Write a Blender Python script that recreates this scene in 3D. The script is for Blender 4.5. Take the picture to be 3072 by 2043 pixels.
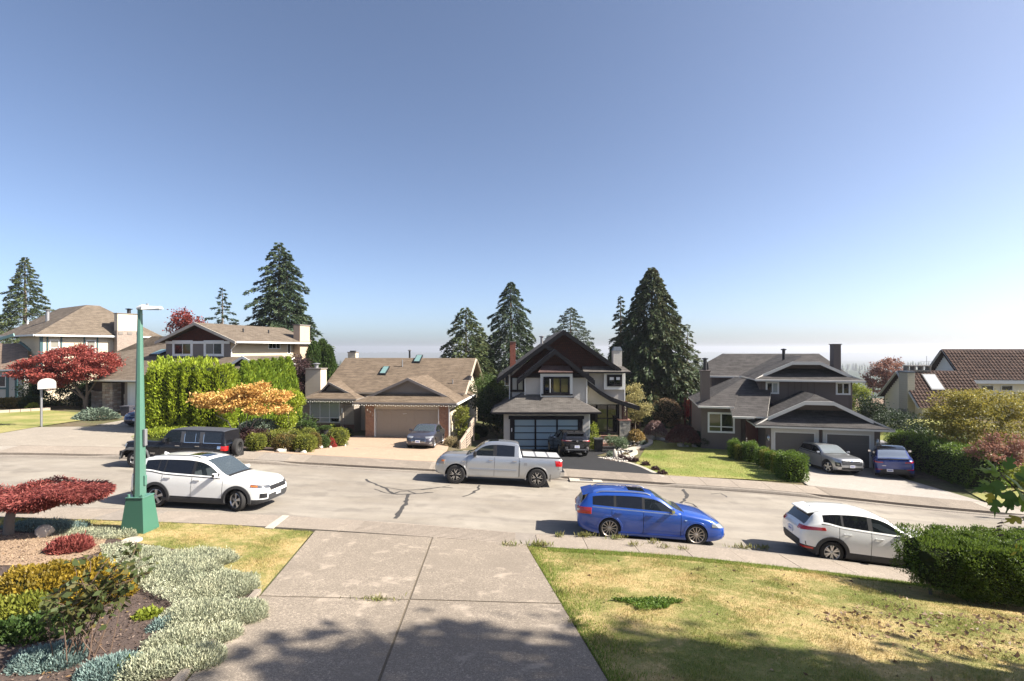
import bpy,bmesh,math,random
import numpy as np
from mathutils import Vector,Matrix
from mathutils.bvhtree import BVHTree
from mathutils.geometry import tessellate_polygon

for _o in list(bpy.data.objects):
 bpy.data.objects.remove(_o)
SC = bpy.context.scene
COL = SC.collection
random.seed(7)
RNG = np.random.default_rng(7)
R = math.radians

# camera
CAMZ,FPX,CX,HY = 5.7,1500.0,1536.0,1046.0      # eye height, focal length and horizon in photo pixels
cam_d = bpy.data.cameras.new('camera')
cam_d.sensor_width = 36.0
cam_d.lens = 36.0*FPX/3072.0
cam_d.shift_y = (HY - 1021.5)/3072.0
cam_d.clip_start,cam_d.clip_end = 0.1,20000
cam = bpy.data.objects.new('camera',cam_d)
COL.objects.link(cam)
cam.location = (0,0,CAMZ)
cam.rotation_euler = (R(90),0,0)
SC.camera = cam

# sky, sun, exposure
SUN_EL,SUN_AZ = R(39),R(97)                        # azimuth from +Y towards +X
world = bpy.data.worlds.new('World')
SC.world = world
world.use_nodes = True
wn = world.node_tree
sky = wn.nodes.new('ShaderNodeTexSky')
sky.sky_type = 'NISHITA'
sky.sun_disc = False
sky.sun_elevation = SUN_EL
sky.sun_rotation = SUN_AZ
sky.altitude = 50
sky.air_density = 0.6
sky.dust_density = 1.5
sky.ozone_density = 2.5
hs_ = wn.nodes.new('ShaderNodeHueSaturation')                       # autumn haze: a slightly paler blue
hs_.inputs['Saturation'].default_value = .92
wn.links.new(sky.outputs[0],hs_.inputs['Color'])
wn.links.new(hs_.outputs[0],wn.nodes['Background'].inputs[0])
wn.nodes['Background'].inputs[1].default_value = 0.080
sun_d = bpy.data.lights.new('sun','SUN')
sun_d.energy = 5.0
sun_d.angle = R(0.53)
sun_d.color = (1.0,0.93,0.82)
sun = bpy.data.objects.new('sun',sun_d)
COL.objects.link(sun)
_sd = Vector((math.sin(SUN_AZ)*math.cos(SUN_EL),math.cos(SUN_AZ)*math.cos(SUN_EL),math.sin(SUN_EL)))
sun.rotation_euler = _sd.to_track_quat('Z','Y').to_euler()
sun.location = (0,0,60)
SC.view_settings.view_transform = 'Standard'
SC.view_settings.look = 'None'
SC.view_settings.gamma = 1
SC.view_settings.use_curve_mapping = False
SC.view_settings.exposure = 1.45
SC.render.engine = 'CYCLES'
SC.cycles.use_denoising = True
SC.cycles.max_bounces = 6
SC.cycles.diffuse_bounces = 3
SC.cycles.glossy_bounces = 3
SC.cycles.transmission_bounces = 4
SC.cycles.transparent_max_bounces = 8
SC.cycles.volume_bounces = 0
SC.cycles.caustics_reflective = False
SC.cycles.caustics_refractive = False
SC.cycles.sample_clamp_indirect = 6

# objects and tags
def tag(o,label=None,cat=None,group=None,kind=None):
 if label: o['label'] = label
 if cat: o['category'] = cat
 if group: o['group'] = group
 if kind: o['kind'] = kind
 return o

def thing(name,label,cat,loc=(0,0,0),rz=0.0,group=None):
 o = bpy.data.objects.new(name,None)
 COL.objects.link(o)
 o.empty_display_size = 0.2
 o.location = loc
 o.rotation_euler = (0,0,rz)
 return tag(o,label,cat,group)

def link(name,me,parent=None):
 o = bpy.data.objects.new(name,me)
 COL.objects.link(o)
 if parent is not None: o.parent = parent
 return o

def copy_tree(o,parent=None):
 c = o.copy()
 COL.objects.link(c)
 c.parent = parent
 for ch in o.children:
  copy_tree(ch,c)
 return c

def at(px,py,d):
 """point at depth d seen at photo pixel (px, py)"""
 return Vector(((px - CX)/FPX*d,d,CAMZ - (py - HY)/FPX*d))

# mesh builder
class MB:
 def __init__(s):
  s.v,s.f,s.m,s.mats = [],[],[],[]
 def mi(s,mat):
  if mat not in s.mats: s.mats.append(mat)
  return s.mats.index(mat)
 def add(s,vs,fs,mat):
  b = len(s.v); k = s.mi(mat)
  s.v.extend(tuple(p) for p in vs)
  for f in fs:
   s.f.append(tuple(i + b for i in f)); s.m.append(k)
  return s
 def box(s,x0,y0,z0,x1,y1,z1,mat):
  x0,x1 = min(x0,x1),max(x0,x1); y0,y1 = min(y0,y1),max(y0,y1); z0,z1 = min(z0,z1),max(z0,z1)
  vs = [(x0,y0,z0),(x1,y0,z0),(x1,y1,z0),(x0,y1,z0),(x0,y0,z1),(x1,y0,z1),(x1,y1,z1),(x0,y1,z1)]
  return s.add(vs,[(0,3,2,1),(4,5,6,7),(0,1,5,4),(1,2,6,5),(2,3,7,6),(3,0,4,7)],mat)
 def hexa(s,b,t,mat):
  """bottom 4 points, top 4 points, both counter-clockwise from above"""
  return s.add(list(b) + list(t),[(3,2,1,0),(4,5,6,7),(0,1,5,4),(1,2,6,5),(2,3,7,6),(3,0,4,7)],mat)
 def bar(s,p,q,w,h,mat,up=(0,0,1)):
  p,q = Vector(p),Vector(q); d = (q - p).normalized()
  sd = d.cross(Vector(up));
  if sd.length < 1e-5: sd = d.cross(Vector((1,0,0)))
  sd.normalize(); u = sd.cross(d)
  a,c = sd*w/2,u*h/2
  vs = [p - a - c,p + a - c,p + a + c,p - a + c,q - a - c,q + a - c,q + a + c,q - a + c]
  return s.add(vs,[(0,1,2,3),(7,6,5,4),(0,4,5,1),(1,5,6,2),(2,6,7,3),(3,7,4,0)],mat)
 def tube(s,pts,rad,mat,n=8,cap=True):
  pts = [Vector(p) for p in pts]
  if not hasattr(rad,'__len__'): rad = [rad]*len(pts)
  vs,fs = [],[]
  prev = None
  for i,p in enumerate(pts):
   d = (pts[min(i + 1,len(pts) - 1)] - pts[max(i - 1,0)])
   d = d.normalized() if d.length > 1e-9 else Vector((0,0,1))
   if prev is None:
    a = d.cross(Vector((0.13,1,0.07)))
    if a.length < .1: a = d.cross(Vector((1,0,0)))
   else:
    a = prev - d*prev.dot(d)
   a.normalize(); prev = a; c = d.cross(a)
   for k in range(n):
    t = 2*math.pi*k/n
    vs.append(p + (a*math.cos(t) + c*math.sin(t))*rad[i])
  for i in range(len(pts) - 1):
   for k in range(n):
    fs.append((i*n + k,i*n + (k + 1) % n,(i + 1)*n + (k + 1) % n,(i + 1)*n + k))
  if cap:
   fs.append(tuple(range(n))[::-1]); fs.append(tuple((len(pts) - 1)*n + k for k in range(n)))
  return s.add(vs,fs,mat)
 def lathe(s,prof,mat,n=24,axis='z',org=(0,0,0)):
  """prof: (radius, height) pairs round the axis"""
  vs,fs = [],[]
  for r,h in prof:
   for k in range(n):
    t = 2*math.pi*k/n
    c,q = r*math.cos(t),r*math.sin(t)
    p = (c,q,h) if axis == 'z' else ((q,h,c) if axis == 'y' else (h,c,q))
    vs.append((p[0] + org[0],p[1] + org[1],p[2] + org[2]))
  for i in range(len(prof) - 1):
   for k in range(n):
    fs.append((i*n + k,i*n + (k + 1) % n,(i + 1)*n + (k + 1) % n,(i + 1)*n + k))
  return s.add(vs,fs,mat)
 def prism(s,poly,vec,mat,side=None):
  """planar polygon (3-D points) pushed along vec"""
  poly = [Vector(p) for p in poly]; vec = Vector(vec); n = len(poly)
  nrm = Vector((0,0,0))
  for i in range(n):
   a,b = poly[i],poly[(i + 1) % n]
   nrm += a.cross(b)
  vs = poly + [p + vec for p in poly]
  if nrm.dot(vec) > 0:
   top = tuple(range(n,2*n)); bot = tuple(range(n))[::-1]; sides = [(i,(i + 1) % n,n + (i + 1) % n,n + i) for i in range(n)]
  else:
   top = tuple(range(n,2*n))[::-1]; bot = tuple(range(n)); sides = [(n + i,n + (i + 1) % n,(i + 1) % n,i) for i in range(n)]
  b0 = len(s.v)
  s.add(vs,[top,bot],mat)
  k = s.mi(side or mat)
  for f in sides:
   s.f.append(tuple(i + b0 for i in f)); s.m.append(k)
  return s
 def build(s,name,parent=None,smooth=None,uv=True,bevel=0):
  me = bpy.data.meshes.new(name)
  me.from_pydata([tuple(p) for p in s.v],[],s.f)
  for m in s.mats: me.materials.append(m)
  me.polygons.foreach_set('material_index',s.m)
  if uv: planar_uv(me)
  if smooth is not None:
   me.polygons.foreach_set('use_smooth',[True]*len(me.polygons))
   if smooth < 179: me.set_sharp_from_angle(angle=R(smooth))
  me.update()
  o = link(name,me,parent)
  if bevel:
   b = o.modifiers.new('bevel','BEVEL'); b.width = bevel; b.segments = 2; b.limit_method = 'ANGLE'
  return o

def planar_uv(me):
 """metre-true UVs: u runs level along each face, v up its slope"""
 uvl = me.uv_layers.new(name='UVMap')
 Z = Vector((0,0,1))
 co = me.vertices
 data = [0.0]*(2*len(me.loops))
 for p in me.polygons:
  n = p.normal
  if abs(n.z) > 0.995: u = Vector((1,0,0))
  else: u = Z.cross(n).normalized()
  v = n.cross(u)
  for li in p.loop_indices:
   c = co[me.loops[li].vertex_index].co
   data[2*li] = c.dot(u); data[2*li + 1] = c.dot(v)
 uvl.data.foreach_set('uv',data)

def np_mesh(name,verts,faces,mats,parent=None,smooth=False,mi=None):
 """fast mesh from numpy arrays, all faces of the same size"""
 me = bpy.data.meshes.new(name)
 k = faces.shape[1]
 me.vertices.add(len(verts)); me.vertices.foreach_set('co',np.ascontiguousarray(verts,dtype=np.float32).ravel())
 me.loops.add(faces.size); me.loops.foreach_set('vertex_index',np.ascontiguousarray(faces,dtype=np.int32).ravel())
 me.polygons.add(len(faces)); me.polygons.foreach_set('loop_start',np.arange(0,faces.size,k,dtype=np.int32))
 if mi is not None: me.polygons.foreach_set('material_index',np.asarray(mi,dtype=np.int32))
 if smooth: me.polygons.foreach_set('use_smooth',np.ones(len(faces),dtype=bool))
 for m in mats: me.materials.append(m)
 me.update(calc_edges=True)
 return link(name,me,parent)

# materials
class NT:
 def __init__(s,name):
  s.mat = bpy.data.materials.new(name); s.mat.use_nodes = True
  s.t = s.mat.node_tree; s.b = s.t.nodes['Principled BSDF']; s.out = s.t.nodes['Material Output']
  s.mat.cycles.displacement_method = 'BUMP' if hasattr(s.mat,'cycles') else None
 def n(s,typ,**kw):
  x = s.t.nodes.new('ShaderNode' + typ)
  for k,v in kw.items(): setattr(x,k,v)
  return x
 def l(s,a,b): s.t.links.new(a,b)
 def put(s,sock,v):
  if isinstance(v,bpy.types.NodeSocket): s.l(v,sock)
  elif isinstance(v,(tuple,list)): sock.default_value = tuple(v) + ((1,) if len(v) == 3 and len(sock.default_value) == 4 else ())
  else: sock.default_value = v
 def pos(s): return s.n('NewGeometry').outputs['Position']
 def uv(s): return s.n('UVMap').outputs[0]
 def noise(s,vec,scale,detail=3,rough=.55,dim='3D',dist=0):
  x = s.n('TexNoise',noise_dimensions=dim); s.put(x.inputs['Vector'],vec); x.inputs['Scale'].default_value = scale
  x.inputs['Detail'].default_value = detail; x.inputs['Roughness'].default_value = rough; x.inputs['Distortion'].default_value = dist
  return x.outputs['Fac'] if 'Fac' in x.outputs else x.outputs[0]
 def ramp(s,fac,stops,interp='LINEAR'):
  x = s.n('ValToRGB'); s.put(x.inputs[0],fac); cr = x.color_ramp; cr.interpolation = interp
  while len(cr.elements) < len(stops): cr.elements.new(.5)
  for e,(p,c) in zip(cr.elements,stops):
   e.position = p; e.color = tuple(c) + (1,) if len(c) == 3 else c
  return x.outputs[0]
 def val(s,fac,a,b,lo=0.,hi=1.):
  x = s.n('MapRange'); s.put(x.inputs[0],fac); x.inputs[1].default_value = a; x.inputs[2].default_value = b
  x.inputs[3].default_value = lo; x.inputs[4].default_value = hi; return x.outputs[0]
 def mix(s,fac,a,b,mode='MIX'):
  x = s.n('Mix',data_type='RGBA',blend_type=mode); s.put(x.inputs[0],fac); s.put(x.inputs[6],a); s.put(x.inputs[7],b)
  return x.outputs[2]
 def math(s,op,a,b=0.0):
  x = s.n('Math',operation=op); s.put(x.inputs[0],a); s.put(x.inputs[1],b); return x.outputs[0]
 def sep(s,v):
  x = s.n('SeparateXYZ'); s.put(x.inputs[0],v); return x.outputs
 def comb(s,a,b,c):
  x = s.n('CombineXYZ'); s.put(x.inputs[0],a); s.put(x.inputs[1],b); s.put(x.inputs[2],c); return x.outputs[0]
 def bump(s,h,strength=.3,dist=.02):
  x = s.n('Bump'); x.inputs['Strength'].default_value = strength; x.inputs['Distance'].default_value = dist
  s.put(x.inputs['Height'],h); s.l(x.outputs[0],s.b.inputs['Normal']); return x.outputs[0]
 def fin(s,col,rough=.7,metal=0.,spec=.4,coat=0.):
  s.put(s.b.inputs['Base Color'],col); s.put(s.b.inputs['Roughness'],rough); s.put(s.b.inputs['Metallic'],metal)
  s.b.inputs['Specular IOR Level'].default_value = spec; s.b.inputs['Coat Weight'].default_value = coat
  s.b.inputs['Coat Roughness'].default_value = .03
  return s.mat

def sc(c,k): return tuple(min(1,x*k) for x in c)

def m_plain(name,col,rough=.6,var=.12,vs=2.5,bump=0.,bs=60,metal=0.,spec=.4,coat=0.):
 """one colour with soft large- and small-scale unevenness and fine relief"""
 t = NT(name); p = t.pos()
 f = t.noise(p,vs,4)
 g = t.noise(p,bs,3)
 c = t.mix(f,sc(col,1 - var),sc(col,1 + var))
 c = t.mix(t.val(g,.3,.7,0,.5),c,sc(col,1 - var*.8))
 if bump: t.bump(g,bump,.01)
 return t.fin(c,rough,metal,spec,coat)

def m_concrete(name,col,dark=.72,grain=90,blotch=.35,bump=.25,stain=.25):
 t = NT(name); p = t.pos()
 a = t.noise(p,blotch,5,.6); b = t.noise(p,3.0,5,.65); g = t.noise(p,grain,3,.7)
 c = t.mix(t.val(a,.35,.65),sc(col,dark + .1),sc(col,1.08))
 c = t.mix(t.val(b,.35,.7,0,.55),c,sc(col,dark))
 c = t.mix(t.val(g,.40,.62,0,.8),c,sc(col,dark*.55))
 m2 = t.noise(p,22,3,.7); c = t.mix(t.val(m2,.42,.62,0,.6),c,sc(col,dark*.75)); c = t.mix(t.val(m2,.30,.42,.55,0),c,sc(col,1.4))
 g2 = t.noise(p,grain*1.3,2,.6)
 c = t.mix(t.val(g2,.56,.7,0,.5),c,sc(col,1.45))
 st = t.noise(p,.8,4,.6); c = t.mix(t.val(st,.50,.68,0,stain),c,sc(col,.55)); st2 = t.noise(p,1.7,3,.6); c = t.mix(t.val(st2,.58,.72,0,stain),c,sc(col,1.25))
 t.bump(g,bump,.008)
 return t.fin(c,.88,spec=.25)

def m_shingle(name,c1,c2,row=.145,wid=.32,streak=.4):
 """asphalt shingle courses on metre UVs: lapped rows, random tabs, weather streaks"""
 t = NT(name); uv = t.uv(); p = t.pos()
 br = t.n('TexBrick'); t.put(br.inputs['Vector'],uv); br.offset = .5
 br.inputs['Color1'].default_value = tuple(c1) + (1,); br.inputs['Color2'].default_value = tuple(c2) + (1,)
 br.inputs['Mortar'].default_value = tuple(sc(c1,.45)) + (1,)
 br.inputs['Scale'].default_value = 1; br.inputs['Mortar Size'].default_value = .012; br.inputs['Mortar Smooth'].default_value = .4
 br.inputs['Bias'].default_value = 0; br.inputs['Brick Width'].default_value = wid; br.inputs['Row Height'].default_value = row
 n1 = t.noise(p,.55,5,.6); n2 = t.noise(uv,2.2,4,.6); g = t.noise(p,70,2)
 c = t.mix(t.val(n1,.3,.7,0,streak + .15),br.outputs[0],sc(c1,.55))
 mp = t.n('Mapping'); t.put(mp.inputs[0],uv); mp.inputs['Scale'].default_value = (.8,7,1); n3 = t.noise(mp.outputs[0],1.0,3,.6)
 c = t.mix(t.val(n3,.45,.65,0,.6),c,sc(c1,.5)); c = t.mix(t.val(n3,.34,.46,.45,0),c,sc(c2,1.35))
 c = t.mix(t.val(n2,.4,.75,0,.45),c,sc(c2,1.22))
 c = t.mix(t.val(g,.4,.7,0,.35),c,sc(c1,.6))
 v = t.sep(uv)[1]
 saw = t.math('FRACT',t.math('DIVIDE',v,row))
 h = t.math('SUBTRACT',t.math('ADD',t.math('MULTIPLY',g,.35),1.0),t.math('ADD',saw,t.math('MULTIPLY',br.outputs[1],.5)))
 t.bump(h,.55,.02)
 return t.fin(c,.9,spec=.2)

def m_brick(name,c1,c2,mortar,wid=.22,row=.075,ms=.012,bump=.5):
 t = NT(name); uv = t.uv(); p = t.pos()
 br = t.n('TexBrick'); t.put(br.inputs['Vector'],uv)
 br.inputs['Color1'].default_value = tuple(c1) + (1,); br.inputs['Color2'].default_value = tuple(c2) + (1,)
 br.inputs['Mortar'].default_value = tuple(mortar) + (1,); br.inputs['Scale'].default_value = 1
 br.inputs['Mortar Size'].default_value = ms; br.inputs['Brick Width'].default_value = wid; br.inputs['Row Height'].default_value = row
 n1 = t.noise(p,9,3); c = t.mix(t.val(n1,.35,.7,0,.5),br.outputs[0],sc(c2,.6))
 t.bump(t.math('SUBTRACT',t.noise(p,60,2),br.outputs[1]),bump,.01)
 return t.fin(c,.85,spec=.2)

def m_lap(name,col,row=.18,axis=1,depth=.6,var=.1):
 """boards too small to pick apart: lap siding (axis 1) or board joints (axis 0) on metre UVs"""
 t = NT(name); uv = t.uv(); p = t.pos()
 s_ = t.sep(uv)[axis]; saw = t.math('FRACT',t.math('DIVIDE',s_,row))
 n1 = t.noise(p,1.2,4); g = t.noise(p,40,2)
 c = t.mix(n1,sc(col,1 - var),sc(col,1 + var))
 c = t.mix(t.val(saw,.0,.08,.55,0),c,sc(col,.35))
 t.bump(t.math('ADD',t.math('MULTIPLY',saw,-1.0 if axis == 1 else .0),t.math('MULTIPLY',g,.1)),depth,.02)
 return t.fin(c,.7,spec=.3)

def m_stucco(name,col,var=.12):
 t = NT(name); p = t.pos()
 a = t.noise(p,.9,4); g = t.noise(p,28,4,.7); g2 = t.noise(p,9,3)
 c = t.mix(a,sc(col,1 - var),sc(col,1 + var)); c = t.mix(t.val(g,.4,.7,0,.4),c,sc(col,.72))
 t.bump(t.math('ADD',g,t.math('MULTIPLY',g2,.6)),.7,.02)
 return t.fin(c,.9,spec=.2)

def m_leaf(name,cols,transl=.35,patch=.5,ps=1.3,rough=.55,spec=.3):
 """foliage: every leaf its own tint, plus patches, and light coming through"""
 t = NT(name); p = t.pos()
 isl = t.n('NewGeometry').outputs['Random Per Island']
 n1 = t.noise(p,ps,3)
 k = t.math('ADD',t.math('MULTIPLY',isl,1 - patch),t.math('MULTIPLY',t.val(n1,.28,.72),patch))
 stops = [(i/(len(cols) - 1),c) for i,c in enumerate(cols)]
 c = t.ramp(k,stops)
 t.fin(c,rough,spec=spec)
 tr = t.n('BsdfTranslucent'); t.put(tr.inputs[0],t.mix(.5,c,sc(cols[-1],1.3)))
 mx = t.n('MixShader'); mx.inputs[0].default_value = transl
 t.l(t.b.outputs[0],mx.inputs[1]); t.l(tr.outputs[0],mx.inputs[2]); t.l(mx.outputs[0],t.out.inputs[0])
 return t.mat

def m_grass(name,dry,green,thr=(.42,.62),scale=.5,transl=0.,dirt=None):
 t = NT(name); p = t.pos()
 a = t.noise(p,scale,5,.62); b = t.noise(p,4.5,4,.6); g = t.noise(p,55,2)
 k = t.math('ADD',t.math('MULTIPLY',a,.65),t.math('MULTIPLY',b,.35))
 c = t.mix(t.val(k,thr[0],thr[1]),dry,green)
 c = t.mix(t.val(b,.45,.75,0,.35),c,sc(dry,1.15))
 if transl:
  isl = t.n('NewGeometry').outputs['Random Per Island']
  c = t.mix(t.math('MULTIPLY',isl,.55),c,t.mix(isl,sc(green,.7),sc(dry,1.25)))
 else:
  c = t.mix(t.val(g,.4,.7,0,.55),c,dirt or sc(green,.55))
  t.bump(g,.6,.03)
 t.fin(c,.85,spec=.15)
 if transl:
  tr = t.n('BsdfTranslucent'); t.put(tr.inputs[0],c)
  mx = t.n('MixShader'); mx.inputs[0].default_value = transl
  t.l(t.b.outputs[0],mx.inputs[1]); t.l(tr.outputs[0],mx.inputs[2]); t.l(mx.outputs[0],t.out.inputs[0])
 return t.mat

def m_glass(name,tint=(.02,.024,.03),clear=0.,rough=.02,refl=1.0):
 """window glass: glossy over a tint; clear > 0 lets that share of light through"""
 t = NT(name)
 t.fin(tint,rough,spec=.6*refl)
 t.b.inputs['IOR'].default_value = 1.55
 if clear:
  fr = t.n('Fresnel'); fr.inputs[0].default_value = 1.5
  tp = t.n('BsdfTransparent'); tp.inputs[0].default_value = (.75,.82,.85,1)
  mx = t.n('MixShader'); t.put(mx.inputs[0],t.math('MULTIPLY',t.math('SUBTRACT',1.0,fr.outputs[0]),clear))
  t.l(t.b.outputs[0],mx.inputs[1]); t.l(tp.outputs[0],mx.inputs[2]); t.l(mx.outputs[0],t.out.inputs[0])
 return t.mat

def m_paint(name,col,metal=.0,rough=.32,flake=0.,coat=1.0):
 """car paint with clear coat; the inside of the shell is dark lining"""
 t = NT(name); p = t.pos()
 c = col
 if flake: c = t.mix(t.val(t.noise(p,900,1),.3,.7),sc(col,1 - flake),sc(col,1 + flake))
 dust = t.noise(p,2.5,4)
 c = t.mix(t.val(dust,.45,.8,0,.06 if max(col) > .06 else .012),c,(.35,.32,.28))
 bf = t.n('NewGeometry').outputs['Backfacing']
 c = t.mix(bf,c,(.03,.03,.032))
 return t.fin(c,t.val(dust,.3,.8,rough,rough + .08),metal,.5 if max(col) > .05 else .3,coat if max(col) > .05 else coat*.45)

# shared plain materials
WHITE = m_plain('white_paint',(.74,.74,.72),.5,.05)
WHITE_TRIM = m_plain('white_trim',(.70,.70,.68),.55,.06)
BLACK = m_plain('black_plastic',(.018,.018,.02),.5,.2)
DARK = m_plain('dark_void',(.008,.008,.009),.9,.2,spec=.1)
RUBBER = m_plain('tyre_rubber',(.022,.021,.021),.85,.2,20)
CHROME = m_plain('chrome',(.75,.75,.77),.12,.02,metal=1.0)
ALLOY = m_plain('alloy',(.52,.52,.53),.3,.05,metal=.9)
GREYMETAL = m_plain('grey_metal',(.32,.32,.33),.45,.1,metal=.6)
PLATE = m_plain('plate_white',(.72,.73,.78),.5,.03)
PLATEINK = m_plain('plate_ink',(.12,.15,.4),.5,.03)
REDLENS = m_plain('red_lens',(.45,.012,.012),.12,.1,coat=1)
AMBER = m_plain('amber_lens',(.6,.16,.02),.15,.1,coat=1)
LENS_D = m_plain('smoked_lens',(.13,.135,.145),.12,.3,30,metal=.4,coat=1)
LENS = m_plain('clear_lens',(.42,.43,.44),.12,.1,metal=.6,coat=1)
WOOD_WEATH = m_plain('weathered_wood',(.36,.29,.23),.8,.2,6,.3,40)
BARK = m_plain('bark',(.16,.125,.1),.9,.3,8,.8,30)
BARK_PALE = m_plain('pale_bark',(.34,.29,.24),.9,.25,8,.6,30)
STONE = m_plain('field_stone',(.40,.37,.33),.85,.25,7,.5,30)
STONE_PALE = m_plain('pale_stone',(.52,.49,.44),.85,.2,7,.5,30)
MULCH = m_plain('bark_mulch',(.085,.06,.05),.95,.45,9,.9,45)
SOIL = m_plain('dry_soil',(.30,.21,.14),.95,.3,5,.8,50)
GLASS_DARK = m_glass('house_glass',(.012,.014,.015))
GLASS_BLIND = m_glass('house_glass_blind',(.33,.36,.35),rough=.08)

def text_obj(body,size,mat,loc,rot,parent,name='lettering',ext=.004):
 fd = bpy.data.curves.new(name,'FONT'); fd.body = body; fd.size = size; fd.extrude = ext; fd.align_x = 'CENTER'
 t = bpy.data.objects.new('tmp',fd); COL.objects.link(t)
 me = bpy.data.meshes.new_from_object(t.evaluated_get(bpy.context.evaluated_depsgraph_get())); bpy.data.objects.remove(t)
 me.materials.clear(); me.materials.append(mat)
 o = link(name,me,parent); o.location = loc; o.rotation_euler = rot
 return o
# terrain
class Curve:
 """monotone cubic through points, vectorised, linear outside"""
 def __init__(s,pts):
  pts = sorted(pts); s.x = np.array([p[0] for p in pts],float); s.y = np.array([p[1] for p in pts],float)
  h = np.diff(s.x); d = np.diff(s.y)/h; m = np.zeros(len(pts))
  m[0],m[-1] = d[0],d[-1]
  for i in range(1,len(pts) - 1):
   if d[i - 1]*d[i] > 0:
    w1,w2 = 2*h[i] + h[i - 1],h[i] + 2*h[i - 1]
    m[i] = (w1 + w2)/(w1/d[i - 1] + w2/d[i])
  s.m = m
 def __call__(s,x):
  x = np.asarray(x,float); xc = np.clip(x,s.x[0],s.x[-1])
  i = np.clip(np.searchsorted(s.x,xc,side='right') - 1,0,len(s.x) - 2)
  h = s.x[i + 1] - s.x[i]; t = (xc - s.x[i])/h
  r = ((1 + 2*t)*(1 - t) ** 2*s.y[i] + t*(1 - t) ** 2*h*s.m[i] + t*t*(3 - 2*t)*s.y[i + 1] + t*t*(t - 1)*h*s.m[i + 1])
  return r

def dN(X): return 15.75 - .0042*(np.clip(X,-34,30) + 7) ** 2         # near kerb line
def dF(X): return 25.1 - .0036*(np.clip(X,-34,30) + 7) ** 2          # far kerb line
zN = Curve([(-70,3.2),(-25,1.36),(-15.3,.85),(-12,.69),(-8.7,.54),(-2.45,.19),(1,-.03),(4,-.13),(7.5,-.34),(11,-.6),(20,-1.15),(70,-3.6)])
zF = Curve([(-70,1.9),(-24.5,.64),(-19.6,.43),(-13.5,.13),(-10.6,-.06),(-3.9,-.43),(4.2,-.77),(8.8,-.96),(12.1,-1.08),(19.3,-1.52),(22.4,-1.65),(70,-3.4)])
dH = Curve([(-80,50),(-45,47),(-25,42),(-17,38.5),(0,36.8),(9,36),(13,33.5),(23,33),(27,38),(32,43),(70,44)])
zH = Curve([(-80,1.2),(-45,.8),(-25,.3),(-19,.25),(-16,-.75),(-14,-1.05),(-5,-1.1),(-1.5,-1.65),(6,-1.72),(9.5,-1.55),(12.5,-1.32),(15,-1.36),(16.6,-1.88),(22.5,-1.95),(25,-1.5),(30,-.6),(70,-.3)])
z7 = Curve([(-70,2.6),(-20,1.5),(-10,1.15),(-4,1.05),(2,1.05),(7,.92),(14,.6),(30,0),(70,-1.5)])

def breaks(X):
 X = np.asarray(X,float); o = np.ones_like(X)
 n,f = dN(X),dF(X); a,b = zN(X),zF(X); h,zh,s7 = dH(X),zH(X),z7(X)
 D = [o*-30,o*3,o*7,n - 1.42,n,n + .03,f - .03,f,f + 1.42,h,h + 14,o*95,o*260,o*620]
 Z = [s7 + 3.2,s7 + .40,s7,a + .13,a,a - .13,b - .12,b,b + .11,zh,zh - .5,o*-7,o*-22,o*-36]
 return np.stack(D),np.stack(Z)

def gz(x,y):
 """ground height, without the dips cut for paving"""
 x = np.atleast_1d(np.asarray(x,float)); y = np.atleast_1d(np.asarray(y,float))
 D,Z = breaks(x)
 z = Z[0].copy()
 for k in range(len(D) - 1):
  t = np.clip((y - D[k])/(D[k + 1] - D[k]),0,1)
  z = np.where(y > D[k],Z[k] + t*(Z[k + 1] - Z[k]),z)
 return z

def g1(x,y): return float(gz(x,y)[0])

def G(px,py):
 """ground point seen at photo pixel (px, py)"""
 ds = np.linspace(3,90,1200); X = (px - CX)/FPX*ds; Zr = CAMZ - (py - HY)/FPX*ds
 below = Zr < gz(X,ds)
 i = int(np.argmax(below)) if below.any() else len(ds) - 1
 d = ds[i]
 if i > 0:
  lo,hi = ds[i - 1],ds[i]
  for _ in range(18):
   d = (lo + hi)/2
   if CAMZ - (py - HY)/FPX*d < g1((px - CX)/FPX*d,d): hi = d
   else: lo = d
 x = (px - CX)/FPX*d
 return Vector((x,d,g1(x,d)))

# sheet of ground out to the far ridge
XS = np.concatenate([np.linspace(-80,-32,17)[:-1],np.arange(-32,32.01,.8),np.linspace(32,80,17)[1:]])
D,Z = breaks(XS)
rows_x,rows_y,rows_z = [],[],[]
for k in range(len(D)):
 nsub = {0: 2,1: 3,2: 4,8: 10,9: 6,10: 4,11: 4,12: 4}.get(k,1)
 if k == len(D) - 1: nsub = 1
 for j in range(nsub):
  t = j/nsub
  if k < len(D) - 1: y = D[k] + t*(D[k + 1] - D[k]); z = Z[k] + t*(Z[k + 1] - Z[k])
  else: y,z = D[k],Z[k]
  dip = .22 if 4 <= k <= 7 else (.06 if k in (3,8) and j == 0 else 0)
  sp = np.maximum(1,y/60.0)
  rows_x.append(XS*sp); rows_y.append(y); rows_z.append(z - dip)
HS = Curve([(-60,0),(-30,.4),(-10,.7),(10,.55),(30,1.0),(45,.85),(80,.6)])
for y,base in ((1100,-45),(1700,-60),(2350,-70),(4200,-88),(5200,0),(5700,5),(6400,-100)):
 sp = y/60.0
 amp = 0 if base < -20 else 1
 wob = 3.5*np.sin(XS*.31) + 2.5*np.sin(XS*.83 + 1) + 1.6*np.sin(XS*2.1)
 z = base*np.ones_like(XS) if not amp else (-52 + (base + 7)*HS(XS) + wob*.6)
 rows_x.append(XS*sp); rows_y.append(np.full_like(XS,float(y))); rows_z.append(z)
vx,vy,vz = np.stack(rows_x),np.stack(rows_y),np.stack(rows_z)
nr,nc = vx.shape
idx = np.arange(nr*nc).reshape(nr,nc)
F_ = np.stack([idx[:-1,:-1],idx[:-1,1:],idx[1:,1:],idx[1:,:-1]],-1).reshape(-1,4)

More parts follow.
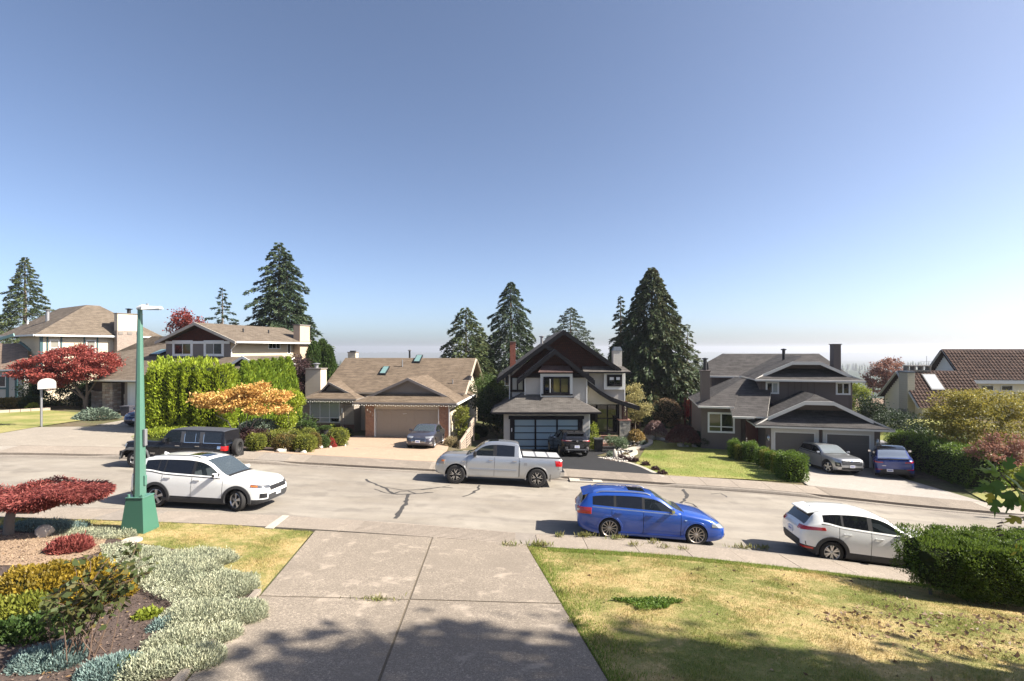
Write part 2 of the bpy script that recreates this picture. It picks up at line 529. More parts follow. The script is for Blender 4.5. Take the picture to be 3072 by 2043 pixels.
t_ = NT('ground_soil'); p_ = t_.pos()
a_ = t_.noise(p_,.25,5,.6); b_ = t_.noise(p_,5,4,.65)
c_ = t_.mix(t_.val(a_,.4,.6),(.16,.12,.08),(.10,.11,.045)); c_ = t_.mix(t_.val(b_,.4,.7,0,.6),c_,(.05,.042,.03))
far_ = t_.sep(p_)[1]; c_ = t_.mix(t_.val(far_,90,200),c_,(.045,.06,.04))
t_.bump(b_,.7,.04); M_SOILG = t_.fin(c_,.95,spec=.1)
ground = np_mesh('ground',np.stack([vx,vy,vz],-1).reshape(-1,3),F_,[M_SOILG],smooth=True)
tag(ground,kind='structure')

# paving materials
t_ = NT('asphalt_old'); p_ = t_.pos()
a_ = t_.noise(p_,.22,5,.6); b_ = t_.noise(p_,2.0,4,.6); g_ = t_.noise(p_,85,3,.75)
mp_ = t_.n('Mapping'); t_.put(mp_.inputs[0],p_); mp_.inputs['Scale'].default_value = (.12,1.3,1)
w_ = t_.noise(mp_.outputs[0],1.1,4,.55)
c_ = t_.mix(t_.val(a_,.38,.62),(.225,.196,.160),(.312,.280,.235)); o_ = t_.noise(p_,.9,2,.5); c_ = t_.mix(t_.val(o_,.58,.70,0,.5),c_,(.14,.122,.102))
c_ = t_.mix(t_.val(w_,.45,.65,0,.5),c_,(.175,.155,.135))
c_ = t_.mix(t_.val(b_,.5,.75,0,.35),c_,(.16,.142,.122))
c_ = t_.mix(t_.val(g_,.5,.68,0,.5),c_,(.10,.09,.08)); c_ = t_.mix(t_.val(g_,.32,.42,.4,0),c_,(.36,.33,.29))
t_.bump(g_,.35,.008); M_ASPH = t_.fin(c_,.9,spec=.25)
M_ASPH_NEW = m_concrete('asphalt_sealed',(.030,.030,.032),.8,80,.5,.3)
M_CONC = m_concrete('concrete_walk',(.36,.305,.25))
M_CONC_OLD = m_concrete('concrete_drive_old',(.345,.290,.232),.58,48,.28,.5,.6)
M_CONC_PINK = m_concrete('concrete_drive_pink',(.46,.335,.24),.82,90,.4,.15)
M_CONC_GREY = m_concrete('concrete_drive_grey',(.40,.365,.325),.8)
M_CONC_PALE = m_concrete('concrete_pale',(.36,.315,.26),.82)
M_BORDER = m_concrete('concrete_border',(.52,.47,.40),.8)
M_TAR = m_plain('tar_seal',(.05,.046,.043),.75,.3,6)
M_GUTTER = m_concrete('gutter_concrete',(.30,.262,.222),.75)

def drape(name,fa,fb,X0,X1,step,zoff,mat,nv=1,parent=None,thick=0,kind=None):
 """strip between two depth curves, lying on the ground"""
 xs = np.linspace(X0,X1,max(2,int((X1 - X0)/step) + 1))
 P = []
 for j in range(nv + 1):
  y = fa(xs) + (fb(xs) - fa(xs))*j/nv
  P.append(np.stack([xs,y,gz(xs,y) + zoff],-1))
 P = np.stack(P); n = len(xs); ix = np.arange((nv + 1)*n).reshape(nv + 1,n)
 f = np.stack([ix[:-1,:-1],ix[:-1,1:],ix[1:,1:],ix[1:,:-1]],-1).reshape(-1,4)
 o = np_mesh(name,P.reshape(-1,3),f,[mat],parent,smooth=True)
 if kind: tag(o,kind=kind)
 return o

def slab_mb(mb,A,B,C,D,mat,top=.03,thick=.12,n=4,gap=0.0):
 """one slab on the ground between corners A B (near side) and D C (far side), n x n to follow the ground"""
 A,B,C,D = [Vector((p[0],p[1])) for p in (A,B,C,D)]
 if gap:
  c = (A + B + C + D)/4
  A,B,C,D = [p + (c - p)*min(.4,gap/max((c - p).length,.01)) for p in (A,B,C,D)]
 vs,fs = [],[]
 for j in range(n + 1):
  for i in range(n + 1):
   u,v = i/n,j/n
   p = (A*(1 - u) + B*u)*(1 - v) + (D*(1 - u) + C*u)*v
   vs.append((p.x,p.y,g1(p.x,p.y) + top))
 m = n + 1
 for j in range(n):
  for i in range(n):
   a = j*m + i; fs.append((a,a + 1,a + m + 1,a + m))
 ring = [i for i in range(m)] + [j*m + n for j in range(1,m)] + [n*m + i for i in range(n - 1,-1,-1)] + [j*m for j in range(n - 1,0,-1)]
 b = len(vs)
 for r in ring: vs.append((vs[r][0],vs[r][1],vs[r][2] - thick))
 k = len(ring)
 for i in range(k): fs.append((ring[i],b + i,b + (i + 1) % k,ring[(i + 1) % k]))
 mb.add(vs,fs,mat)
 return mb

def drape_poly(name,pts,zoff,mat,cuts=3,parent=None,kind=None):
 bm = bmesh.new()
 vs = [bm.verts.new((p[0],p[1],0)) for p in pts]
 bm.faces.new(vs)
 bmesh.ops.triangulate(bm,faces=bm.faces[:])
 for _ in range(cuts):
  es = [e for e in bm.edges if e.calc_length() > .9]
  if not es: break
  bmesh.ops.subdivide_edges(bm,edges=es,cuts=1,use_grid_fill=True)
  bmesh.ops.triangulate(bm,faces=bm.faces[:])
 xy = np.array([v.co[:2] for v in bm.verts]); z = gz(xy[:,0],xy[:,1]) + zoff
 for v,q in zip(bm.verts,z): v.co.z = q
 bmesh.ops.recalc_face_normals(bm,faces=bm.faces[:])
 for f in bm.faces:
  if f.normal.z < 0: f.normal_flip()
  f.smooth = True
 me = bpy.data.meshes.new(name); bm.to_mesh(me); bm.free(); me.materials.append(mat)
 o = link(name,me,parent)
 if kind: tag(o,kind=kind)
 return o

def in_poly(xy,poly):
 x,y = xy[:,0],xy[:,1]; c = np.zeros(len(x),bool); n = len(poly)
 for i in range(n):
  x0,y0 = poly[i][0],poly[i][1]; x1,y1 = poly[(i + 1) % n][0],poly[(i + 1) % n][1]
  if y0 == y1: continue
  k = (y > y0) != (y > y1)
  c ^= k & (x < (x1 - x0)*(y - y0)/(y1 - y0) + x0)
 return c

def rand_in(poly,n):
 P = np.array([(p[0],p[1]) for p in poly]); lo,hi = P.min(0),P.max(0)
 xy = RNG.uniform(lo,hi,(int(n*2.2*1.2),2)); xy = xy[in_poly(xy,poly)]
 return xy[:n]

# road, gutter strips, kerbs
road = drape('road',lambda X: dN(X) + .33,lambda X: dF(X) - .30,-55,48,.7,.004,M_ASPH,3,kind='structure')
for fa,fb in ((lambda X: dN(X) + .035,lambda X: dN(X) + .33),(lambda X: dF(X) - .30,lambda X: dF(X) - .035)):
 drape('gutter',fa,fb,-55,48,.7,.006,M_GUTTER,1,kind='structure')

def kerb(name,f,zf,sgn,drops):
 """kerb with its upright face towards the road; lowered at driveways"""
 xs = np.arange(-55,48.01,.6); low = np.zeros_like(xs)
 for a,b in drops: low = np.maximum(low,np.clip(np.minimum(xs - a + .6,b + .6 - xs)/.6,0,1))
 y = f(xs); z = zf(xs); h = .0 - low*.085
 prof = [(sgn*.17,.02,1),(sgn*.03,.018,1),(0,.0,1),(-sgn*.03,-.13,0),(-sgn*.035,-.3,0)]
 P = [np.stack([xs,y - dy*0 + (-dy),z + dz + h*k],-1) for dy,dz,k in prof]
 P = np.stack(P); n = len(xs); ix = np.arange(len(prof)*n).reshape(len(prof),n)
 fc = np.stack([ix[:-1,:-1],ix[:-1,1:],ix[1:,1:],ix[1:,:-1]],-1).reshape(-1,4)
 if sgn < 0: fc = fc[:,::-1]
 o = np_mesh(name,P.reshape(-1,3),fc[:,::-1],[M_GUTTER]); tag(o,kind='structure')
 return o
DROP_N = [(-5.9,.3)]
DROP_F = [(-30,-20.5),(-11.0,-3.6),(2.6,7.4),(14.6,22.0)]
kerb('near_kerb',dN,zN,1,DROP_N)
kerb('far_kerb',dF,zF,-1,DROP_F)

def near_low(x):
 return max([0] + [min(1,max(0,min(x - a + .6,b + .6 - x)/.6)) for a,b in DROP_N])

# sidewalks: every slab its own piece
side_n = bpy.data.objects.new('near_sidewalk',None); COL.objects.link(side_n); tag(side_n,kind='structure')
side_f = bpy.data.objects.new('far_sidewalk',None); COL.objects.link(side_f); tag(side_f,kind='structure')
M_SLABS = [M_CONC,m_concrete('concrete_walk_light',(.41,.365,.31)),m_concrete('concrete_walk_dark',(.32,.28,.24)),M_CONC_PALE]
def lay_walk(par,f,sgn,X0,X1,L,zoff):
 x = X0; k = 0
 while x < X1:
  a,b = x + .008,x + L - .008
  mb = MB()
  ya,yb = float(f(a)),float(f(b)); w0,w1 = .18,1.42
  if sgn > 0: A,B,C,D_ = (a,ya - w1),(b,yb - w1),(b,yb - w0),(a,ya - w0)
  else: A,B,C,D_ = (a,ya + w0),(b,yb + w0),(b,yb + w1),(a,ya + w1)
  slab_mb(mb,A,B,C,D_,M_SLABS[0 if random.random() < .6 else random.choice((0,1,2))],zoff + random.uniform(-.004,.004),.1,2)
  mb.build('slab',par,smooth=30,uv=False)
  x += L; k += 1
lay_walk(side_n,dN,1,-22,18,1.42,.022)
lay_walk(side_f,dF,-1,-34,30,1.5,.022)
# strip of bright new concrete and grooved ramp in front of the drive
mb = MB()
for i in range(9):
 e0 = .22 + i*.13
 xs_ = [-4.55,.1]
 slab_mb(mb,(xs_[0],float(dN(xs_[0])) - e0 - .10),(xs_[1],float(dN(xs_[1])) - e0 - .10),(xs_[1],float(dN(xs_[1])) - e0),(xs_[0],float(dN(xs_[0])) - e0),M_CONC,.030,.05,6)
tag(mb.build('ramp_grooves',side_n,uv=False),kind='stuff')
for X0_,X1_ in ((-10.5,-4.2),(15.0,21.6),(2.8,7.0)):
 mb = MB()
 for i in range(9):
  e0 = .2 + i*.135
  slab_mb(mb,(X0_,float(dF(X0_)) + e0),(X1_,float(dF(X1_)) + e0),(X1_,float(dF(X1_)) + e0 + .10),(X0_,float(dF(X0_)) + e0 + .10),M_CONC,.032,.05,8)
 tag(mb.build('ramp_grooves',side_f,uv=False),kind='stuff')
mb = MB()
a_,b_ = G(806,1588),G(858,1549)
slab_mb(mb,(a_.x - .12,a_.y),(a_.x + .12,a_.y),(b_.x + .10,b_.y),(b_.x - .10,b_.y),M_BORDER,.034,.02,3)
mb.build('patch_strip',side_n,uv=False)

# near driveway: six slabs with open joints
drive = bpy.data.objects.new('near_driveway',None); COL.objects.link(drive); tag(drive,kind='structure')
def drv(u,d):
 """u 0..1 across the drive at depth d"""
 l = -5.6 + (14.2 - d)*.146; r = .42 + (14.1 - d)*.130; m = -2.25 + (14.1 - d)*.056
 return (l + (m - l)*u*2) if u < .5 else (m + (r - m)*(u - .5)*2)
for d0,d1 in ((.5,5.4),(5.4,9.8),(9.8,14.22)):
 for u0,u1 in ((0,.5),(.5,1)):
  g_ = .022
  mb = MB()
  slab_mb(mb,(drv(u0,d0) + g_,d0 + g_),(drv(u1,d0) - g_,d0 + g_),(drv(u1,d1) - g_,d1 - g_),(drv(u0,d1) + g_,d1 - g_),M_CONC_OLD,.03 + random.uniform(-.004,.004),.1,8)
  mb.build('slab',drive,smooth=30,uv=False)
# joint filler
M_JOINT = m_plain('joint_dirt',(.13,.105,.075),.95,.35,6,.5,50)
mb = MB()
for d0,d1 in ((.5,5.4),(5.4,9.8),(9.8,14.2)):
 slab_mb(mb,(drv(.5,d0) - .05,d0),(drv(.5,d0) + .05,d0),(drv(.5,d1) + .05,d1),(drv(.5,d1) - .05,d1),M_JOINT,.020,.05,6)
for dd in (5.4,9.8):
 slab_mb(mb,(drv(0,dd),dd - .05),(drv(1,dd),dd - .05),(drv(1,dd),dd + .05),(drv(0,dd),dd + .05),M_JOINT,.020,.05,10)
mb.build('joint_filler',drive,uv=False)

# far driveways
def poly_G(pts): return [G(*p) for p in pts]
def far_drive(name,quads,mat,top=.03):
 par = bpy.data.objects.new(name,None); COL.objects.link(par); tag(par,kind='structure')
 for q in quads:
  A,B,C,D_ = q
  slab_mb(MB(),A,B,C,D_,mat,top,.15,8,.02)
  m = MB(); slab_mb(m,A,B,C,D_,mat,top,.15,8,.02); m.build('slab',par,smooth=30,uv=False)
 return par
def fb(X,o=1.42): return (X,float(dF(X)) + o)
# pink drive of the tan house: fan of four slabs
L0,M0,R0 = fb(-13.6),fb(-8.3),fb(-3.2)
L1,M1,R1 = (-12.6,31.5),(-8.4,31.6),(-4.1,31.5)
L2,M2,R2 = (-12.3,39.0),(-8.4,38.9),(-4.6,38.4)
far_drive('pink_driveway',[(L0,M0,M1,L1),(M0,R0,R1,M1),(L1,M1,M2,L2),(M1,R1,R2,M2)],M_CONC_PINK)
# asphalt drive of the dark-gabled house
asph = [fb(-.4),fb(7.6),(6.9,30.5),(5.6,33.2),(7.5,36.5),(8.9,36.6),(8.9,38.4),(-.3,37.0)]
drape_poly('asphalt_driveway',asph,.03,M_ASPH_NEW,5,kind='structure')
# grey drive of the brown house
far_drive('grey_driveway',[(fb(14.7),fb(22.2),(22.4,28.2),(15.6,28.6)),((15.6,28.6),(22.4,28.2),(23.6,32.3),(16.4,33.6))],M_CONC_GREY)
# big fan drive at the left
far_drive('left_driveway',[(fb(-33),fb(-25),(-25.5,33),(-34,30)),(fb(-25),fb(-19.6),(-20.2,33),(-25.5,33)),((-27.5,33),(-20.2,33),(-22.2,45),(-29.0,44))],M_CONC_PALE)

# tar-sealed cracks in the road: thin strips laid in wandering lines
def crack(name,pts,w=.07):
 P = [G(*p) for p in pts]; Q = []
 for a,b in zip(P[:-1],P[1:]):
  n = max(2,int((b - a).length/.25))
  for i in range(n): Q.append(a.lerp(b,i/n) + Vector((random.uniform(-.05,.05),random.uniform(-.05,.05),0)))
 Q.append(P[-1]); vs,fs = [],[]
 for i,q in enumerate(Q):
  t = (Q[min(i + 1,len(Q) - 1)] - Q[max(i - 1,0)]); t.z = 0; t.normalize(); s_ = Vector((-t.y,t.x,0))*w*random.uniform(.35,.75)
  for p in (q - s_,q + s_): vs.append((p.x,p.y,g1(p.x,p.y) + .010))
  if i: fs.append((2*i - 2,2*i - 1,2*i + 1,2*i))
 m = MB(); m.add(vs,fs,M_TAR); return m
for i,(pts,w) in enumerate([
 ([(1098,1438),(1108,1446),(1150,1462),(1180,1482),(1225,1483),(1300,1478)],.10),
 ([(1150,1462),(1205,1470),(1262,1470),(1320,1462),(1358,1464)],.06),
 ([(1262,1470),(1300,1466),(1350,1457)],.05),
 ([(1225,1483),(1218,1505),(1205,1530),(1185,1556)],.13),
 ([(1180,1482),(1200,1475),(1225,1474),(1250,1482)],.08),([(1120,1468),(1160,1480),(1195,1484)],.05),
 ([(1440,1456),(1432,1470),(1412,1483),(1388,1490)],.09),
 ([(2048,1468),(2062,1488),(2050,1506),(2030,1512)],.13),([(2050,1506),(2080,1512),(2092,1524)],.07),([(2130,1482),(2165,1480),(2180,1492)],.05)]):
 tag(crack('tar_crack',pts,w).build('tar_crack',uv=False),kind='structure')
# storm inlet at the far kerb
c_ = G(1757,1441)
inlet = thing('storm_inlet','pale concrete storm drain with an iron grate at the kerb','drain',c_)
m = MB()
for x0,x1,y0,y1 in ((-.8,-.3,-.3,.3),(.35,.8,-.3,.3),(-.3,.35,-.3,-.17),(-.3,.35,.17,.3)):
 m.box(x0,y0,-.1,x1,y1,.022,M_BORDER)
m.build('collar',inlet)
m = MB()
for i in range(9): m.box(-.29 + i*.07,-.17,-.02,-.25 + i*.07,.17,.016,GREYMETAL)
m.box(-.3,-.17,-.1,.35,.17,-.03,DARK); m.build('grate',inlet)
inlet.rotation_euler = (0,R(2.6),0)

# lawns
DRY,GRN = (.47,.36,.17),(.13,.165,.035)
M_LAWN = m_grass('lawn_dry',DRY,GRN,(.445,.565),.42,dirt=(.16,.12,.06))
M_LAWN_FAR = m_grass('lawn_far',(.40,.33,.15),(.17,.20,.05),(.38,.60),.5)
M_LAWN_GRN = m_grass('lawn_green',(.38,.33,.13),(.15,.21,.035),(.36,.60),.45)
M_BLADE = m_grass('grass_blade',DRY,(.17,.225,.045),(.435,.56),.42,.3)
LAWN_R = [(drv(1,14.05) + .03,14.02),(3.5,float(dN(3.5)) - 1.44),(7,float(dN(7)) - 1.44),(11,float(dN(11)) - 1.44),(16,float(dN(16)) - 1.44),(16,8),(13,3.5),(4,2.5),(drv(1,2.5) + .03,2.5),(drv(1,8) + .03,8)]
LAWN_L = [(-17,float(dN(-17)) - 1.44),(-11,float(dN(-11)) - 1.44),(-8,float(dN(-8)) - 1.44),(drv(0,14.1) - .03,14.1),(drv(0,10) - .03,10),(-6.1,10.6),(-7.4,12.0),(-9.5,12.6),(-12,13.4),(-17,13.4)]
drape_poly('front_lawn',LAWN_R,.012,M_LAWN,5,kind='structure')
drape_poly('front_lawn',LAWN_L,.012,M_LAWN,5,kind='structure')
BED = [(-17,13.4),(-12,13.4),(-9.5,12.6),(-7.4,12.0),(-6.1,10.6),(drv(0,10) - .03,10),(drv(0,2.5) - .05,2.5),(-14,2.5),(-19,8)]
drape_poly('planting_bed',BED,.010,MULCH,5,kind='structure')
drape_poly('dry_bed',[tuple(G(*p)[:2]) for p in ((0,1600),(150,1605),(330,1600),(300,1660),(150,1700),(0,1700))],.03,SOIL,4,kind='structure')

def blades(name,poly,n,h=(.02,.055),w=.008,lean=.6,mat=None,patch=None):
 xy = rand_in(poly,n); n = len(xy); z = gz(xy[:,0],xy[:,1]) + .005
 a = RNG.uniform(0,2*np.pi,n); hh = RNG.uniform(h[0],h[1],n)
 if patch is not None: hh *= patch(xy)
 b = RNG.uniform(0,2*np.pi,n); ln = RNG.uniform(.1,lean,n)*hh
 base = np.stack([xy[:,0],xy[:,1],z],-1); s_ = np.stack([np.cos(a),np.sin(a),0*a],-1)*w*.5*RNG.uniform(.7,1.5,n)[:,None]
 tip = base + np.stack([np.cos(b)*ln,np.sin(b)*ln,hh],-1)
 V = np.stack([base - s_,base + s_,tip],1).reshape(-1,3); F = np.arange(3*n).reshape(-1,3)
 o = np_mesh(name,V,F,[mat or M_BLADE]); tag(o,kind='stuff'); return o
def tufty(xy): return .55 + .9*(np.sin(xy[:,0]*3.1 + np.sin(xy[:,1]*2.3))*np.sin(xy[:,1]*2.7 + 1.3)*.5 + .5) ** 2
NEAR_R = [p for p in LAWN_R]
blades('grass',[(.4,14.0),(3.5,14.0),(7,13.4),(11,12.9),(11.5,10),(9,4.2),(4,3.5),(2.0,3.5)],170000,(.02,.06),.010,.9,patch=tufty)
blades('grass',LAWN_L,50000,(.02,.055),.010,.9,patch=tufty)
M_BLADE_G = m_grass('grass_blade_green',(.24,.27,.07),(.15,.25,.035),(.3,.6),.9,.3)
EDGE = [(drv(1,14.0),14.0),(drv(1,14) + .9,14.0),(drv(1,9) + 1.0,9),(drv(1,5) + 1.1,5),(drv(1,5),5),(drv(1,9),9)]
def near_edge(xy):
 e = np.array([drv(1,y) for y in xy[:,1]]); o = xy[:,0] - e; w_ = .10 + .30*(np.sin(xy[:,1]*2.1 + 1)*np.sin(xy[:,1]*5.3)*.5 + .5)
 return np.where(RNG.random(len(o)) < np.exp(-np.maximum(o,0)/w_),1.0,.05)
blades('grass',EDGE,34000,(.025,.085),.011,.8,M_BLADE_G,near_edge)
WALK_EDGE = [(x,float(dN(x)) - 1.42) for x in (1.0,3,5,7,9,11,12)] + [(x,float(dN(x)) - 1.85) for x in (12,11,9,7,5,3,1.0)]
blades('grass',WALK_EDGE,18000,(.03,.08),.011,.8,M_BLADE_G)
# far lawns
LAWN_F4 = [tuple(p[:2]) for p in poly_G([(1905,1395),(1990,1428),(2080,1431),(2360,1446),(2330,1420),(2200,1372),(2180,1345),(2000,1330),(1945,1312),(1935,1345)])]
drape_poly('green_lawn',LAWN_F4,.02,M_LAWN_GRN,5,kind='structure')
blades('grass',LAWN_F4,26000,(.03,.08),.02,.8,m_grass('blade_far',(.42,.36,.15),(.17,.24,.045),(.36,.60),.45,.3))
LAWN_F1 = [tuple(p[:2]) for p in poly_G([(-120,1318),(0,1302),(120,1281),(250,1262),(240,1240),(120,1230),(0,1236),(-120,1240)])]
drape_poly('left_lawn',LAWN_F1,.05,M_LAWN_FAR,5,kind='structure')
drape_poly('right_lawn',[(25.6,35.5),(34,39),(40,43.5),(32,45),(27,42)],.05,M_LAWN_GRN,5,kind='structure')
drape_poly('verge',[(22.3,float(dF(22.3)) + 1.45),(30,float(dF(30)) + 1.45),(30,26),(23.5,26)],.05,M_LAWN_FAR,4,kind='structure')
BEDF = [tuple(p[:2]) for p in poly_G([(740,1352),(890,1362),(1030,1335),(1045,1300),(900,1270),(760,1275),(700,1300)])]
drape_poly('far_bed',BEDF,.02,MULCH,4,kind='structure')
# houses
class Fr:
 """house frame: local x along the front, y away from the road, z up from the slab"""
 def __init__(s,px,d,z,yaw,x=None):
  X = (px - CX)/FPX*d if x is None else x
  s.O = Vector((X,d,z)); s.yaw = R(yaw); c,q = math.cos(s.yaw),math.sin(s.yaw)
  s.ex,s.ey = Vector((c,q,0)),Vector((-q,c,0))
 def ray(s,px,py): return Vector(((px - CX)/FPX,1,-(py - HY)/FPX))
 def f(s,px,py,ly):
  r = s.ray(px,py); o = Vector((0,0,CAMZ)) - s.O
  t = (ly - o.dot(s.ey))/r.dot(s.ey); p = o + r*t
  return (p.dot(s.ex),p.z)
 def fx(s,px,ly): return s.f(px,HY,ly)[0]
 def fz(s,py,ly,px): return s.f(px,py,ly)[1]
 def g(s,px,py,lz):
  r = s.ray(px,py); o = Vector((0,0,CAMZ)) - s.O
  t = (lz - o.z)/r.z; p = o + r*t
  return (p.dot(s.ex),p.dot(s.ey))

def roof(root,polys,mat,th=.10,side=None,name='roof'):
 mb = MB()
 for P in polys:
  P = [Vector(p) for p in P]; n = Vector((0,0,0))
  for i in range(len(P)): n += P[i].cross(P[(i + 1) % len(P)])
  if n.z < 0: P = P[::-1]
  mb.prism([p - Vector((0,0,th)) for p in P],Vector((0,0,th)),mat,side or mat)
 return mb.build(name,root)

def wallbox(root,x0,y0,z0,x1,y1,z1,mat,name='wall'):
 mb = MB(); mb.box(x0,y0,z0,x1,y1,z1,mat); return mb.build(name,root)

def wallpoly(root,pts,ly,mat,th=.15,name='wall',axis='y'):
 """upright wall of outline pts (a, z); axis y: in the plane y = ly going back; axis x: in the plane x = ly, pts (y, z), going left"""
 mb = MB()
 if axis == 'y': mb.prism([(a,ly,z) for a,z in pts],(0,th,0),mat)
 else: mb.prism([(ly,a,z) for a,z in pts],(-th,0,0),mat)
 return mb.build(name,root)

def window(root,x0,z0,x1,z1,ly,frame,glass,fw=.08,cols=2,rows=1,proud=.05,outer=None,ow=.0,bars=None,sill=True,axis='y',curtains=None):
 """window proud of the wall in plane y = ly (axis y) or x = ly (axis x, seen from +x)"""
 if x1 < x0: x0,x1 = x1,x0
 if z1 < z0: z0,z1 = z1,z0
 mb = MB()
 def bx(a,b,c,d,e0,e1,mat):
  if axis == 'y': mb.box(a,ly - e1,b,c,ly - e0,d,mat)
  else: mb.box(ly + e0,a,b,ly + e1,c,d,mat)
 def ring(a0,b0,a1,b1,w,e0,e1,mat):
  bx(a0,b0,a1,b0 + w,e0,e1,mat); bx(a0,b1 - w,a1,b1,e0,e1,mat); bx(a0,b0 + w,a0 + w,b1 - w,e0,e1,mat); bx(a1 - w,b0 + w,a1,b1 - w,e0,e1,mat)
 if outer: ring(x0 - ow,z0 - ow,x1 + ow,z1 + ow,ow,0,proud - .008,outer)
 ring(x0,z0,x1,z1,fw,0,proud,frame)
 iw = (x1 - x0 - 2*fw); ih = z1 - z0 - 2*fw
 for i in range(1,cols): a = x0 + fw + iw*i/cols; bx(a - fw*.35,z0 + fw,a + fw*.35,z1 - fw,0.0,proud - .012,frame)
 for i in range(1,rows): b = z0 + fw + ih*i/rows; bx(x0 + fw,b - fw*.3,x1 - fw,b + fw*.3,0.0,proud - .016,frame)
 w = mb.build('window',root)
 for i in range(cols):
  for j in range(rows):
   a0,a1 = x0 + fw + iw*i/cols + .002,x0 + fw + iw*(i + 1)/cols - .002; b0,b1 = z0 + fw + ih*j/rows + .002,z0 + fw + ih*(j + 1)/rows - .002
   mb = MB(); gl = glass[(i + j) % len(glass)] if isinstance(glass,(list,tuple)) else glass
   bx(a0,b0,a1,b1,.004,.014,gl); mb.build('pane',w)
 return w

def barge(root,pts,ly,w,t,mat,name='bargeboard',up=0.0):
 """boards along a gable edge, hanging down w from the polyline pts (x, z), t thick towards the viewer"""
 mb = MB()
 for (a,za),(b,zb) in zip(pts[:-1],pts[1:]):
  mb.prism([(a,ly,za + up),(b,ly,zb + up),(b,ly,zb - w),(a,ly,za - w)],(0,-t,0),mat)
 return mb.build(name,root)

def gutter(root,a,b,mat,w=.11,h=.12):
 mb = MB(); mb.bar(a,b,w,h,mat); return mb.build('gutter',root)

def pipe(root,x,y,z0,z1,r,mat,name='vent_pipe',cap=None):
 mb = MB(); mb.tube([(x,y,z0),(x,y,z1)],r,mat,10)
 if cap: mb.lathe([(r*1.2,z1 - .02),(r*1.9,z1 + .02),(r*1.9,z1 + .07),(.01,z1 + .12)],cap,12,'z',(x,y,0))
 return mb.build(name,root,smooth=50)

def skylight(root,x,y,zf,w,l,slope,mat=None):
 """box on a front roof plane: zf(y) is roof height"""
 mb = MB(); z0,z1 = zf(y),zf(y + l); h = .16
 P = [(x,y,z0),(x + w,y,z0),(x + w,y + l,z1),(x,y + l,z1)]
 mb.hexa(P,[(a,b,c + h) for a,b,c in P],BLACK); o = mb.build('skylight',root)
 m = MB(); k = .07; Q = [(x + k,y + k,zf(y + k) + h + .004),(x + w - k,y + k,zf(y + k) + h + .004),(x + w - k,y + l - k,zf(y + l - k) + h + .004),(x + k,y + l - k,zf(y + l - k) + h + .004)]
 m.hexa(Q,[(a,b,c + .01) for a,b,c in Q],mat or SKYGL); m.build('pane',o); return o

SKYGL = m_glass('skylight_glass',(.16,.26,.25),rough=.05)
SH_TAN = m_shingle('shingle_tan',(0.145,0.108,0.076),(0.2,0.152,0.11))
SH_GREY = m_shingle('shingle_grey',(0.13,0.12,0.105),(0.18,0.165,0.148),.15)
SH_DARK = m_shingle('shingle_weathered',(0.06,0.055,0.054),(0.092,0.085,0.082),.16,.34,.55)
SH_BRN = m_shingle('shingle_brown',(0.135,0.106,0.08),(0.185,0.15,0.116))
SH_PINK = m_shingle('shingle_pinkish',(0.215,0.155,0.115),(0.28,0.205,0.155))

# tan bungalow with the double garage
TAN = m_plain('wall_tan',(.36,.305,.25),.75,.08,1.5,.1)
TAN_SIDE = m_lap('siding_tan',(.52,.45,.35),.19)
TAN_TRIM = m_plain('trim_tan',(.46,.40,.32),.6,.06)
TAUPE = m_plain('trim_taupe',(.20,.175,.155),.65,.08)
GDOOR = m_plain('garage_door_tan',(.33,.285,.235),.6,.05,1.0)
BRICK = m_brick('brick_orange',(.42,.20,.11),(.30,.14,.09),(.34,.28,.23))
BRICK_D = m_brick('brick_dark',(.20,.085,.06),(.15,.065,.05),(.16,.12,.10))
F3 = Fr(1096,38.5,-1.08,-5.5)
h3 = thing('house','tan bungalow with a brick-sided double garage door and string lights','house',F3.O,F3.yaw,'houses across the street')
zm = lambda y: 3.1 + .54*(y - 3.4)
RX0,RX1 = -5.4,7.15
roof(h3,[[(RX0,3.4,3.1),(RX1,3.4,3.1),(RX1,8.6,zm(8.6)),(RX0,8.6,zm(8.6))],[(RX0,8.6,zm(8.6)),(RX1,8.6,zm(8.6)),(RX1,13.6,3.2),(RX0,13.6,3.2)]],SH_TAN,.12,TAN_TRIM)
wallbox(h3,-5.0,3.8,-.6,6.5,13.2,3.15,TAN_SIDE)
wallpoly(h3,[(3.8,3.1),(13.2,3.1),(8.6,5.62)],6.5,TAN_SIDE,.15,'gable_wall','x')

mb = MB(); mb.bar((RX1 + .02,3.35,3.0),(RX1 + .02,8.6,zm(8.6) - .09),.05,.2,TAN_TRIM,(1,0,0)); mb.bar((RX1 + .02,8.6,zm(8.6) - .09),(RX1 + .02,13.65,3.08),.05,.2,TAN_TRIM,(1,0,0)); mb.build('bargeboard',h3)
# garage wing
gz0 = 2.72; gxm,gx0,gx1 = 3.25,-.78,7.25; gs = (4.5 - gz0)/(gx1 - gxm)
hx = lambda z: (z - gz0)/gs
ga = hx(3.27)
roof(h3,[[(gx0,-.55,gz0),(gx1,-.55,gz0),(gx1 - ga,.65,3.27),(gx0 + ga,.65,3.27)],
          [(gx1,-.55,gz0),(gx1,8.2,gz0),(gxm,8.2,4.5),(gxm,.35,4.5),(gx1 - ga + .25,.35,3.27 - .08),(gx1 - ga + .35,.3,3.13)],
          [(gx0,-.55,gz0),(gx0,4.6,gz0),(gxm,5.8,4.5),(gxm,.35,4.5),(gx0 + ga - .25,.35,3.27 - .08),(gx0 + ga - .35,.3,3.13)]],SH_TAN,.09,TAUPE)
wallpoly(h3,[(gx0 + ga + .1,3.2),(gx1 - ga - .1,3.2),(gxm,4.36)],.66,TAUPE,.1,'gable_wall')
